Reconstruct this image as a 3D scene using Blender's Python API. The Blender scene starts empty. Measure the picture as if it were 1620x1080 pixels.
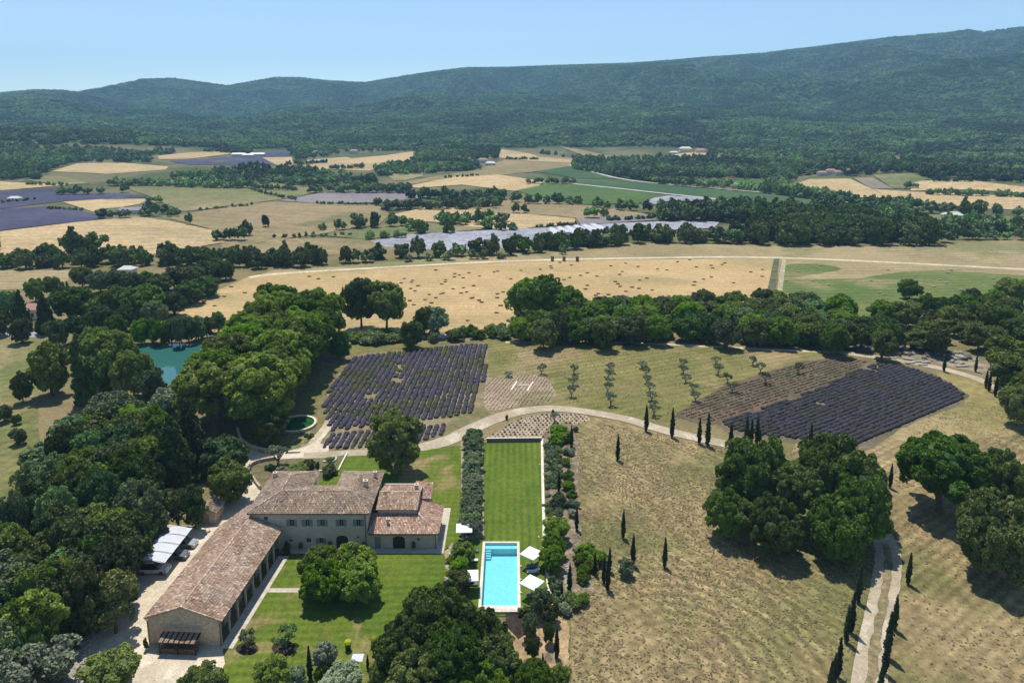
import bpy, math, random
import numpy as np
from math import sin, cos, tan, radians, pi, sqrt, atan2
random.seed(7)
SC = bpy.context.scene
COL = SC.collection
# ------------------------------------------------------------------ camera, sky, sun, exposure
FX, CY, PITCH, CAMH = 1115.0, 418.0, radians(11.3), 68.0
cam_data = bpy.data.cameras.new('camera')
cam = bpy.data.objects.new('camera', cam_data)
COL.objects.link(cam)
cam.location = (0, 0, CAMH)
cam.rotation_euler = (pi/2 - PITCH, 0, 0)
cam_data.sensor_width = 36
cam_data.lens = FX/1620*36
cam_data.shift_y = -(540 - CY)/1620
cam_data.clip_start = 1
cam_data.clip_end = 30000
SC.camera = cam
SUN_EL, SUN_AZ = radians(69), radians(111)      # azimuth of the sun measured from +X towards +Y
world = bpy.data.worlds.new('World')
SC.world = world
world.use_nodes = True
wn = world.node_tree
bg = wn.nodes['Background']
sky = wn.nodes.new('ShaderNodeTexSky')
sky.sky_type = 'NISHITA'
sky.sun_disc = False
sky.sun_elevation = SUN_EL
sky.sun_rotation = pi/2 - SUN_AZ
sky.altitude = 300
sky.air_density = 0.78
sky.dust_density = 0.05
sky.ozone_density = 0.4
wn.links.new(sky.outputs[0], bg.inputs[0])
bg.inputs[1].default_value = 0.15
sun_data = bpy.data.lights.new('sun', 'SUN')
sun_data.energy = 4.9
sun_data.angle = radians(0.53)
sun_data.color = (1.0, 0.95, 0.87)
sun = bpy.data.objects.new('sun', sun_data)
COL.objects.link(sun)
sun.location = (0, 0, 300)
sun.rotation_euler = (pi/2 - SUN_EL, 0, SUN_AZ + pi/2)
SC.view_settings.view_transform = 'Standard'
SC.view_settings.look = 'None'
SC.view_settings.gamma = 1
SC.view_settings.exposure = 0.27
SC.view_settings.use_curve_mapping = False
SC.render.engine = 'CYCLES'
SC.cycles.max_bounces = 5
SC.cycles.diffuse_bounces = 2
SC.cycles.glossy_bounces = 2
SC.cycles.transmission_bounces = 3
SC.cycles.transparent_max_bounces = 8
SC.cycles.volume_bounces = 0
HAZE = 0.00013

# ------------------------------------------------------------------ terrain height and un-projection
SKYX = [-400,-200,0,60,100,130,180,230,280,330,365,400,440,475,520,560,580,640,700,740,800,880,1000,1040,1100,1200,1300,1400,1480,1515,1540,1560,1620,1800,2100]
SKYY = [165,160,152,146,147,150,140,129,127,134,139,133,126,126,131,133,134,124,115,110,110,107,103,100,95,88,75,62,56,51,55,52,43,30,40]
DF, DR = 1380.0, 4200.0

def lattice(seed):
    return np.random.RandomState(seed).rand(256, 256)
_LAT = [lattice(s) for s in range(6)]
def vnoise(x, y, s=0):
    L = _LAT[s % 6]
    xi = np.floor(x).astype(int); yi = np.floor(y).astype(int)
    fx = x - xi; fy = y - yi
    fx = fx*fx*(3 - 2*fx); fy = fy*fy*(3 - 2*fy)
    g = lambda a, b: L[a & 255, b & 255]
    return (g(xi, yi)*(1-fx) + g(xi+1, yi)*fx)*(1-fy) + (g(xi, yi+1)*(1-fx) + g(xi+1, yi+1)*fx)*fy
def fbm(x, y, o=4, s=0):
    r = 0; a = .5; n = 0
    for i in range(o):
        r = r + a*vnoise(x*2**i + 17.3*i, y*2**i - 9.1*i, s + i); n += a; a *= .5
    return r/n
def ridged(x, y, o=4, s=0):
    r = 0; a = .5; n = 0
    for i in range(o):
        v = 1 - abs(2*vnoise(x*2**i + 5.7*i, y*2**i + 3.3*i, s + i) - 1)
        r = r + a*v*v; n += a; a *= .5
    return r/n
def sstep(a, b, x):
    t = np.clip((x - a)/(b - a), 0, 1)
    return t*t*(3 - 2*t)
def hgt(x, y):
    x = np.asarray(x, float); y = np.asarray(y, float)
    D = np.sqrt(x*x + y*y) + 1e-6
    roll = sstep(430, 900, D)*(2.6*np.sin(x/150 + 1)*np.sin(D/190) + 2.0*np.sin(x/83 + 2.2 + D/170) + 2.5*(fbm(x/260, y/260, 3, 2) - .5))
    rise = 0.03*np.maximum(D - 700, 0)*sstep(650, 1000, D)
    base = roll + np.minimum(rise, 45)
    yy = np.maximum(y, 1.0)
    px = np.where(y > 0, 810 + FX*x/(yy*cos(PITCH)), 3000.0*np.sign(x))
    zc_ang = (CY - np.interp(px, SKYX, SKYY))/FX
    # height of the ridge line at distance DR
    zc = (DR*np.cos(np.arctan2(x, yy)))
    tanv = np.tan(np.arctan(zc_ang) - PITCH)
    hr = CAMH + zc*tanv + 15
    t = np.clip((D - DF)/(DR - DF), 0, 1)
    prof = t**1.75
    amp = np.sin(np.clip(t, 0, 1)*pi)**0.7*(1-t*.35)
    m = sstep(.25, .9, t)
    rd = ridged(x/1100 + .35*y/1100, y/1500, 4, 1)
    hills = fbm(x/520, y/520, 4, 3)
    mt = prof*(hr - 45) + amp*((rd - .45)*520*m + (hills - .45)*(90 + 260*m) + (fbm(x/130, y/130, 3, 4) - .5)*26)
    # a nearer dark wooded hill on the far left
    hl = 26*np.exp(-((x + 900)/300)**2 - ((y - 1330)/170)**2)
    cap = CAMH + D*np.cos(np.arctan2(x, yy))*tanv + 7 - 30*np.clip((1 - t)*2, 0, 1)
    mt = np.where(D > DF + 900, np.minimum(mt, cap - base), mt)
    back = np.where(D > DR, -(D - DR)*.25, 0)
    h = base + np.where(D > DF, mt, 0) + back + hl
    return np.where(D < 430, 0.0, np.maximum(h, -25))
def rays(px, py):
    a = (np.asarray(px, float) - 810)/FX; b = -(np.asarray(py, float) - CY)/FX
    return a, cos(PITCH) + b*sin(PITCH), -sin(PITCH) + b*cos(PITCH)
_TS = np.exp(np.linspace(np.log(40), np.log(4800), 260))
def unproj(px, py):
    """where the sight lines through photo pixels meet the terrain: arrays x, y, z"""
    px = np.atleast_1d(np.asarray(px, float)); py = np.atleast_1d(np.asarray(py, float))
    rx, ry, rz = rays(px, py)
    t0 = np.where(rz < -1e-6, -CAMH/np.minimum(rz, -1e-6), 1e9)
    flat = np.sqrt((rx*t0)**2 + (ry*t0)**2) < 429
    t = t0.copy()
    idx = np.where(~flat)[0]
    for c in range(0, len(idx), 4000):
        k = idx[c:c+4000]
        T = _TS[None, :]
        X = rx[k][:, None]*T; Y = ry[k][:, None]*T; Z = CAMH + rz[k][:, None]*T
        F = Z - hgt(X, Y)
        neg = F < 0
        first = np.argmax(neg, axis=1)
        first = np.where(neg.any(axis=1), first, len(_TS)-1)
        lo = _TS[np.maximum(first-1, 0)]; hi = _TS[first]
        for _ in range(14):
            mid = (lo + hi)/2
            f = CAMH + rz[k]*mid - hgt(rx[k]*mid, ry[k]*mid)
            lo = np.where(f > 0, mid, lo); hi = np.where(f > 0, hi, mid)
        t[k] = hi
    X = rx*t; Y = ry*t
    return X, Y, np.where(flat, 0.0, hgt(X, Y))
def G(px, py):
    x, y, z = unproj(px, py)
    return (float(x[0]), float(y[0]), float(z[0]))
def PZ(px, py, z=0.0):
    rx, ry, rz = rays(px, py)
    t = (z - CAMH)/rz
    return (float(rx*t), float(ry*t), z)
def ZC(x, y, z):
    return y*cos(PITCH) + (CAMH - z)*sin(PITCH)
def proj(x, y, z):
    zc = y*cos(PITCH) - (z - CAMH)*sin(PITCH)
    u = y*sin(PITCH) + (z - CAMH)*cos(PITCH)
    return 810 + FX*x/zc, CY - FX*u/zc

# ------------------------------------------------------------------ objects
def tag(o, label=None, cat=None, group=None, kind=None):
    if label: o['label'] = label
    if cat: o['category'] = cat
    if group: o['group'] = group
    if kind: o['kind'] = kind
    return o
def thing(name, label, cat, loc=(0, 0, 0), rz=0.0, group=None):
    o = bpy.data.objects.new(name, None)
    o.empty_display_size = .5
    COL.objects.link(o)
    o.location = loc; o.rotation_euler = (0, 0, rz)
    return tag(o, label, cat, group)
def addobj(name, mesh, parent=None, mat=None, loc=None, rz=None, scale=None):
    o = bpy.data.objects.new(name, mesh)
    COL.objects.link(o)
    if parent: o.parent = parent
    if loc is not None: o.location = loc
    if rz is not None: o.rotation_euler = (0, 0, rz)
    if scale is not None: o.scale = scale
    if mat is not None:
        for i, s in enumerate(o.material_slots):
            m = mat[i] if isinstance(mat, (list, tuple)) else mat
            if m is not None:
                s.link = 'OBJECT'; s.material = m
            if not isinstance(mat, (list, tuple)): break
    return o
def npmesh(name, V, F, mats=(), tint=None, mi=None, smooth=False):
    """mesh from arrays; F is an (n,k) array or a list of such arrays"""
    me = bpy.data.meshes.new(name)
    Fs = F if isinstance(F, list) else [F]
    Fs = [np.asarray(f, dtype=np.int32) for f in Fs if len(f)]
    V = np.asarray(V, dtype=np.float32)
    me.vertices.add(len(V)); me.vertices.foreach_set('co', V.ravel())
    loops = np.concatenate([f.ravel() for f in Fs]); nf = sum(len(f) for f in Fs)
    tot = np.concatenate([np.full(len(f), f.shape[1], dtype=np.int32) for f in Fs])
    st = np.concatenate([[0], np.cumsum(tot)[:-1]]).astype(np.int32)
    me.loops.add(len(loops)); me.loops.foreach_set('vertex_index', loops.astype(np.int32))
    me.polygons.add(nf); me.polygons.foreach_set('loop_start', st); me.polygons.foreach_set('loop_total', tot)
    if mi is not None: me.polygons.foreach_set('material_index', np.asarray(mi, dtype=np.int32))
    me.polygons.foreach_set('use_smooth', np.full(nf, smooth, dtype=bool))
    for m in mats: me.materials.append(m)
    me.update(calc_edges=True)
    if tint is not None:
        a = me.attributes.new('tint', 'FLOAT', 'FACE')
        a.data.foreach_set('value', np.asarray(tint, dtype=np.float32))
    return me
class MB:
    """collects shapes; build() links them as one mesh object"""
    def __init__(s): s.v = []; s.f = []; s.t = []; s.m = []
    def add(s, V, F, t=.5, m=0):
        b = len(s.v); s.v.extend([tuple(p) for p in V]); s.f.extend([tuple(i + b for i in f) for f in F])
        s.t.extend([t]*len(F)); s.m.extend([m]*len(F)); return s
    def box(s, x0, x1, y0, y1, z0, z1, t=.5, m=0):
        V = [(x, y, z) for z in (z0, z1) for (x, y) in ((x0, y0), (x1, y0), (x1, y1), (x0, y1))]
        return s.add(V, [(3,2,1,0),(4,5,6,7),(0,1,5,4),(1,2,6,5),(2,3,7,6),(3,0,4,7)], t, m)
    def obox(s, c, size, rz=0, rx=0, t=.5, m=0):
        V = []
        for z in (-.5, .5):
            for (x, y) in ((-.5,-.5),(.5,-.5),(.5,.5),(-.5,.5)):
                X, Y, Z = x*size[0], y*size[1], z*size[2]
                Y, Z = Y*cos(rx) - Z*sin(rx), Y*sin(rx) + Z*cos(rx)
                X, Y = X*cos(rz) - Y*sin(rz), X*sin(rz) + Y*cos(rz)
                V.append((c[0]+X, c[1]+Y, c[2]+Z))
        return s.add(V, [(3,2,1,0),(4,5,6,7),(0,1,5,4),(1,2,6,5),(2,3,7,6),(3,0,4,7)], t, m)
    def tube(s, pts, rad, n=6, t=.5, m=0, cap=True):
        V = []; F = []
        P = [np.array(p, float) for p in pts]
        for i, p in enumerate(P):
            d = (P[min(i+1, len(P)-1)] - P[max(i-1, 0)]); d = d/(np.linalg.norm(d) + 1e-9)
            a = np.cross(d, (0, 0, 1.0) if abs(d[2]) < .9 else (1.0, 0, 0)); a /= np.linalg.norm(a); b = np.cross(d, a)
            r = rad[i] if isinstance(rad, (list, tuple)) else rad
            for k in range(n):
                w = 2*pi*k/n
                V.append(tuple(p + r*(cos(w)*a + sin(w)*b)))
        for i in range(len(P)-1):
            for k in range(n):
                F.append((i*n+k, i*n+(k+1) % n, (i+1)*n+(k+1) % n, (i+1)*n+k))
        if cap:
            F.append(tuple(range(n))[::-1]); F.append(tuple((len(P)-1)*n + k for k in range(n)))
        return s.add(V, F, t, m)
    def lathe(s, prof, n=16, c=(0, 0, 0), t=.5, m=0):
        V = []; F = []
        for (r, z) in prof:
            for k in range(n): V.append((c[0]+r*cos(2*pi*k/n), c[1]+r*sin(2*pi*k/n), c[2]+z))
        for i in range(len(prof)-1):
            for k in range(n): F.append((i*n+k, i*n+(k+1) % n, (i+1)*n+(k+1) % n, (i+1)*n+k))
        return s.add(V, F, t, m)
    def mesh(s, name, mats, smooth=False):
        me = bpy.data.meshes.new(name)
        me.from_pydata(s.v, [], s.f)
        for m in mats: me.materials.append(m)
        me.polygons.foreach_set('material_index', s.m)
        me.polygons.foreach_set('use_smooth', [smooth]*len(s.f))
        a = me.attributes.new('tint', 'FLOAT', 'FACE'); a.data.foreach_set('value', s.t)
        me.update(); return me
    def build(s, name, mats, parent=None, smooth=False, **k):
        if not isinstance(mats, (list, tuple)): mats = [mats]
        return addobj(name, s.mesh(name, mats, smooth), parent, **k)
def ico(sub=1):
    import bmesh
    bm = bmesh.new(); bmesh.ops.create_icosphere(bm, subdivisions=sub, radius=1)
    V = np.array([v.co[:] for v in bm.verts]); F = np.array([[v.index for v in f.verts] for f in bm.faces]); bm.free()
    return V, F
ICO1, ICO2 = ico(1), ico(2)
ICO3 = ico(3)

# ------------------------------------------------------------------ materials
def newmat(name):
    m = bpy.data.materials.new(name); m.use_nodes = True
    nt = m.node_tree; b = nt.nodes['Principled BSDF']
    b.inputs['Specular IOR Level'].default_value = .25
    return m, nt, b
def nd(nt, t, **k):
    n = nt.nodes.new(t)
    for a, v in k.items():
        if a.startswith('i_'):
            key = a[2:]; n.inputs[int(key) if key.isdigit() else key].default_value = v
        else: setattr(n, a, v)
    return n
def mixc(nt, f, a, b, mode='MIX'):
    n = nt.nodes.new('ShaderNodeMix'); n.data_type = 'RGBA'; n.blend_type = mode
    for k, v in ((0, f), (6, a), (7, b)):
        if isinstance(v, bpy.types.NodeSocket): nt.links.new(v, n.inputs[k])
        else:
            n.inputs[k].default_value = v if k == 0 else (*v, 1) if len(v) == 3 else v
    return n.outputs[2]
def mth(nt, op, a, b=0.0, c=None):
    n = nt.nodes.new('ShaderNodeMath'); n.operation = op
    for k, v in ((0, a), (1, b), (2, c)):
        if v is None: continue
        if isinstance(v, bpy.types.NodeSocket): nt.links.new(v, n.inputs[k])
        else: n.inputs[k].default_value = v
    return n.outputs[0]
def ramp(nt, v, a, b, c=0.0, d=1.0):
    n = nt.nodes.new('ShaderNodeMapRange')
    nt.links.new(v, n.inputs[0])
    for i, x in enumerate((a, b, c, d)): n.inputs[i+1].default_value = x
    n.interpolation_type = 'SMOOTHSTEP'
    return n.outputs[0]
def noise(nt, vec, scale, detail=3, rough=.55, dist=0.0):
    n = nd(nt, 'ShaderNodeTexNoise', i_Scale=scale, i_Detail=detail, i_Roughness=rough, i_Distortion=dist)
    nt.links.new(vec, n.inputs['Vector']); return n.outputs[0]
def surf(name, c1, c2, c3=None, s1=.05, s2=.6, s3=.02, lo=.72, hi=1.22, stripe=None, rough=.95, fine=2.5, bump=.0, third=(.52, .62), patch=None):
    """earth, grass and stone: two tones on large noise, a third in patches, fine grain, optional mowing or tillage lines"""
    m, nt, b = newmat(name)
    geo = nt.nodes.new('ShaderNodeNewGeometry'); P = geo.outputs['Position']
    n1 = noise(nt, P, s1, 4, .6, .4)
    col = mixc(nt, ramp(nt, n1, .38, .62), c1, c2)
    if c3 is not None:
        n3 = noise(nt, P, s3, 4, .6, .6)
        col = mixc(nt, ramp(nt, n3, *third), col, c3)
    if stripe:
        for st in (stripe if isinstance(stripe[0], (tuple, list)) else [stripe]):
            ang, per, amt = st[:3]; fade = None
            if isinstance(ang, tuple):      # mown in rings round a point, dying out with distance
                ax = nd(nt, 'ShaderNodeVectorMath', operation='DISTANCE'); nt.links.new(P, ax.inputs[0]); ax.inputs[1].default_value = (ang[0], ang[1], 0)
                fade = ramp(nt, ax.outputs['Value'], ang[2]*.75, ang[2], 1, 0)
            else:
                ax = nd(nt, 'ShaderNodeVectorMath', operation='DOT_PRODUCT'); nt.links.new(P, ax.inputs[0])
                ax.inputs[1].default_value = (cos(ang + pi/2), sin(ang + pi/2), 0)
            wob = noise(nt, P, .03, 2)
            ph = mth(nt, 'ADD', mth(nt, 'MULTIPLY', ax.outputs['Value'], 2*pi/per), mth(nt, 'MULTIPLY', wob, st[3] if len(st) > 3 else 6.0))
            w = mth(nt, 'MULTIPLY', mth(nt, 'SINE', ph), .5)
            # stripes fade in and out with distance along them
            msk = ramp(nt, noise(nt, P, .045, 3), .35, .65, .45, 1.0)
            if fade: msk = mth(nt, 'MULTIPLY', msk, fade)
            f = mth(nt, 'ADD', mth(nt, 'MULTIPLY', mth(nt, 'MULTIPLY', w, msk), amt), 1.0)
            hs = nd(nt, 'ShaderNodeVectorMath', operation='SCALE'); nt.links.new(col, hs.inputs[0]); nt.links.new(f, hs.inputs['Scale'])
            col = hs.outputs[0]
    n2 = noise(nt, P, s2, 5, .65)
    n4 = noise(nt, P, fine, 2, .7)
    n5 = noise(nt, P, s2*.22, 4, .6, 1.0)
    f = mth(nt, 'MULTIPLY', mth(nt, 'MULTIPLY', ramp(nt, n2, .25, .75, lo, hi), ramp(nt, n5, .3, .7, (1+lo)/2, (1+hi)/2)), ramp(nt, n4, .25, .75, .80, 1.2))
    hs = nd(nt, 'ShaderNodeVectorMath', operation='SCALE'); nt.links.new(col, hs.inputs[0]); nt.links.new(f, hs.inputs['Scale'])
    nt.links.new(hs.outputs[0], b.inputs['Base Color'])
    b.inputs['Roughness'].default_value = rough
    b.inputs['Specular IOR Level'].default_value = .1
    if bump:
        bp = nd(nt, 'ShaderNodeBump', i_Strength=bump, i_Distance=.15); nt.links.new(n2, bp.inputs['Height']); nt.links.new(bp.outputs[0], b.inputs['Normal'])
    return m
def foliage(name, c, var=.45, trans=.22, warm=(1.25, 1.1, .6), rough=.65, spec=.25):
    """leaves: the tint attribute and the object's own random number shift the leaf colour; some light passes through"""
    m, nt, b = newmat(name)
    at = nd(nt, 'ShaderNodeAttribute', attribute_name='tint')
    oi = nt.nodes.new('ShaderNodeObjectInfo')
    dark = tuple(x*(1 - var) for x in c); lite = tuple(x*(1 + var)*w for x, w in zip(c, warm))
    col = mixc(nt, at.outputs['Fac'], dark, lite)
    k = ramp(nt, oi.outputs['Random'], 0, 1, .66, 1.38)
    hs = nd(nt, 'ShaderNodeVectorMath', operation='SCALE'); nt.links.new(col, hs.inputs[0]); nt.links.new(k, hs.inputs['Scale'])
    hue = nd(nt, 'ShaderNodeHueSaturation'); nt.links.new(hs.outputs[0], hue.inputs['Color'])
    rnd2 = mth(nt, 'FRACT', mth(nt, 'MULTIPLY', oi.outputs['Random'], 17.3))
    nt.links.new(ramp(nt, rnd2, 0, 1, .478, .522), hue.inputs['Hue'])
    nt.links.new(ramp(nt, rnd2, 0, 1, .85, 1.1), hue.inputs['Saturation'])
    nt.links.new(hue.outputs[0], b.inputs['Base Color'])
    b.inputs['Roughness'].default_value = rough
    b.inputs['Specular IOR Level'].default_value = spec
    if trans:
        tr = nt.nodes.new('ShaderNodeBsdfTranslucent')
        t2 = mixc(nt, 1.0, hue.outputs[0], (1.3, 1.5, .5), 'MULTIPLY'); nt.links.new(t2, tr.inputs[0])
        mx = nt.nodes.new('ShaderNodeMixShader'); mx.inputs[0].default_value = trans
        nt.links.new(b.outputs[0], mx.inputs[1]); nt.links.new(tr.outputs[0], mx.inputs[2])
        nt.links.new(mx.outputs[0], nt.nodes['Material Output'].inputs[0])
    return m
def plain(name, c, rough=.8, metal=0.0, spec=.3, grain=.12, gs=3.0, tint=0.0, bump=0.0):
    m, nt, b = newmat(name)
    geo = nt.nodes.new('ShaderNodeNewGeometry')
    n = noise(nt, geo.outputs['Position'], gs, 5, .65)
    f = ramp(nt, n, .25, .75, 1 - grain, 1 + grain)
    if tint:
        at = nd(nt, 'ShaderNodeAttribute', attribute_name='tint')
        f = mth(nt, 'MULTIPLY', f, ramp(nt, at.outputs['Fac'], 0, 1, 1 - tint, 1 + tint))
    hs = nd(nt, 'ShaderNodeVectorMath', operation='SCALE'); hs.inputs[0].default_value = c; nt.links.new(f, hs.inputs['Scale'])
    nt.links.new(hs.outputs[0], b.inputs['Base Color'])
    b.inputs['Roughness'].default_value = rough; b.inputs['Metallic'].default_value = metal
    b.inputs['Specular IOR Level'].default_value = spec
    if bump:
        bp = nd(nt, 'ShaderNodeBump', i_Strength=bump, i_Distance=.05); nt.links.new(n, bp.inputs['Height']); nt.links.new(bp.outputs[0], b.inputs['Normal'])
    return m
def rooftile(name, stops, lich=.35):
    """clay tiles: each tile takes its colour from the tint attribute; lichen in blotches"""
    m, nt, b = newmat(name)
    at = nd(nt, 'ShaderNodeAttribute', attribute_name='tint')
    cr = nt.nodes.new('ShaderNodeValToRGB'); nt.links.new(at.outputs['Fac'], cr.inputs[0])
    el = cr.color_ramp.elements
    while len(el) < len(stops): el.new(.5)
    for i, (p, c) in enumerate(stops): el[i].position = p; el[i].color = (*c, 1)
    geo = nt.nodes.new('ShaderNodeNewGeometry')
    n = noise(nt, geo.outputs['Position'], .45, 5, .7)
    n2 = noise(nt, geo.outputs['Position'], 5.0, 4, .7)
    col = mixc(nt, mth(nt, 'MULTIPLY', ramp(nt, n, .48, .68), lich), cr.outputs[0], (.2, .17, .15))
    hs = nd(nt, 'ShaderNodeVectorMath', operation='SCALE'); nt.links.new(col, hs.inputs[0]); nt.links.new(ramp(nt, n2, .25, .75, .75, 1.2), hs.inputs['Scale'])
    nt.links.new(hs.outputs[0], b.inputs['Base Color']); b.inputs['Roughness'].default_value = .9; b.inputs['Specular IOR Level'].default_value = .1
    return m
M = {}
M['leaf'] = foliage('leaf_green', (0.092, 0.143, 0.030))
M['leafdark'] = foliage('leaf_dark', (0.053, 0.089, 0.025), trans=.15)
M['leafbright'] = foliage('leaf_bright', (0.125, 0.204, 0.028), trans=.3)
M['leafplane'] = foliage('leaf_plane', (0.114, 0.175, 0.028), trans=.3)
M['leafoak'] = foliage('leaf_oak', (0.065, 0.112, 0.024), trans=.18)
M['leafblue'] = foliage('leaf_blue_green', (0.102, 0.151, 0.064), warm=(1.1, 1.1, .9), trans=.15)
M['leafolive'] = foliage('leaf_olive', (0.161, 0.197, 0.118), warm=(1.1, 1.08, 1.0), trans=.1)
M['leafyellow'] = foliage('leaf_yellow', (0.278, 0.294, 0.039), trans=.3)
M['needle'] = foliage('needle', (0.049, 0.078, 0.025), trans=.08, warm=(1.3, 1.15, .7))
M['pine'] = foliage('pine_needle', (0.097, 0.123, 0.034), trans=.1)
M['cypress'] = foliage('cypress_green', (.022, .036, .015), var=.4, trans=.03, warm=(1.3, 1.2, .7))
M['hedgeleaf'] = foliage('hedgerow_leaf', (0.073, 0.111, 0.036), trans=.12)
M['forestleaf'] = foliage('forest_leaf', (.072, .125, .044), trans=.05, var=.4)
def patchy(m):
    # species patches; their colour contrast is widened to paint in ravine shade
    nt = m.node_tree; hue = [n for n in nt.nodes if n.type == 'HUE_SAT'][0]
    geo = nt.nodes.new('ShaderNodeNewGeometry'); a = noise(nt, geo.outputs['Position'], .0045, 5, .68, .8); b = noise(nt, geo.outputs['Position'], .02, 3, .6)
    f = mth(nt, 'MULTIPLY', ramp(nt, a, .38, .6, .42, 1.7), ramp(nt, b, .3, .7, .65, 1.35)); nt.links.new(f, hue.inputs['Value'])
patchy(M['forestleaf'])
M['bark'] = plain('bark', (.11, .085, .06), .95, grain=.35)
M['barkgrey'] = plain('bark_grey', (.17, .15, .12), .95, grain=.3)
# ------------------------------------------------------------------ the land: one sheet to beyond the ridge
HOLE = (-4.5, 0.9, 89.65, 105.15)
def build_terrain():
    az = np.concatenate([np.radians(np.linspace(-180, -50, 30, endpoint=False)), np.radians(np.linspace(-50, 50, 460, endpoint=False)), np.radians(np.linspace(50, 180, 30, endpoint=False))])
    D = np.concatenate([[2], np.exp(np.linspace(np.log(8), np.log(84), 20, endpoint=False)), np.linspace(84, 112, 40, endpoint=False), np.exp(np.linspace(np.log(112), np.log(430), 24, endpoint=False)), np.exp(np.linspace(np.log(430), np.log(7000), 250))])
    A, R = np.meshgrid(az, D)
    X = R*np.sin(A); Y = R*np.cos(A); Z = hgt(X, Y)
    na, nr = len(az), len(D)
    V = np.stack([X, Y, Z], -1).reshape(-1, 3)
    i = np.arange(nr-1)[:, None]; j = np.arange(na)[None, :]
    F = np.stack([i*na + j, i*na + (j+1) % na, (i+1)*na + (j+1) % na, (i+1)*na + j], -1).reshape(-1, 4)[:, ::-1]
    q = V[F].reshape(-1, 4, 3); lo = q.min(1); hi = q.max(1)       # the pool is sunk through the ground here
    F = F[~((hi[:, 0] > HOLE[0]) & (lo[:, 0] < HOLE[1]) & (hi[:, 1] > HOLE[2]) & (lo[:, 1] < HOLE[3]))]
    V = np.vstack([V, [[0, 0, 0]]]); c = len(V)-1
    T = np.array([[k, (k+1) % na, c] for k in range(na)])
    m, nt, b = newmat('land')
    geo = nt.nodes.new('ShaderNodeNewGeometry'); P = geo.outputs['Position']
    sep = nd(nt, 'ShaderNodeSeparateXYZ'); nt.links.new(P, sep.inputs[0])
    near = mixc(nt, ramp(nt, noise(nt, P, .035, 4, .6, .4), .4, .62), (.21, .165, .085), (.125, .125, .045))
    near = mixc(nt, ramp(nt, noise(nt, P, .12, 4, .65), .5, .7), near, (.165, .13, .07))
    far = mixc(nt, ramp(nt, noise(nt, P, .012, 4, .6, .4), .42, .58), (.075, .088, .04), (.15, .135, .07))
    wood = mixc(nt, ramp(nt, noise(nt, P, .02, 5, .7), .4, .62), (.030, .046, .024), (.052, .072, .036))
    rock = mixc(nt, ramp(nt, noise(nt, P, .006, 5, .75, .8), .66, .72), wood, (.27, .25, .20))
    col = mixc(nt, ramp(nt, sep.outputs['Y'], 330, 470), near, far)
    ln = nd(nt, 'ShaderNodeVectorMath', operation='LENGTH'); nt.links.new(P, ln.inputs[0])
    col = mixc(nt, ramp(nt, ln.outputs['Value'], 1330, 1480), col, rock)
    # two long scree gullies on the mountain side
    n2 = noise(nt, P, 1.2, 5, .7)
    hs = nd(nt, 'ShaderNodeVectorMath', operation='SCALE'); nt.links.new(col, hs.inputs[0]); nt.links.new(ramp(nt, n2, .25, .75, .72, 1.25), hs.inputs['Scale'])
    nt.links.new(hs.outputs[0], b.inputs['Base Color']); b.inputs['Roughness'].default_value = 1; b.inputs['Specular IOR Level'].default_value = .05
    me = npmesh('terrain', V, [F, T], [m], smooth=True)
    tag(addobj('terrain', me), kind='structure')
build_terrain()

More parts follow.
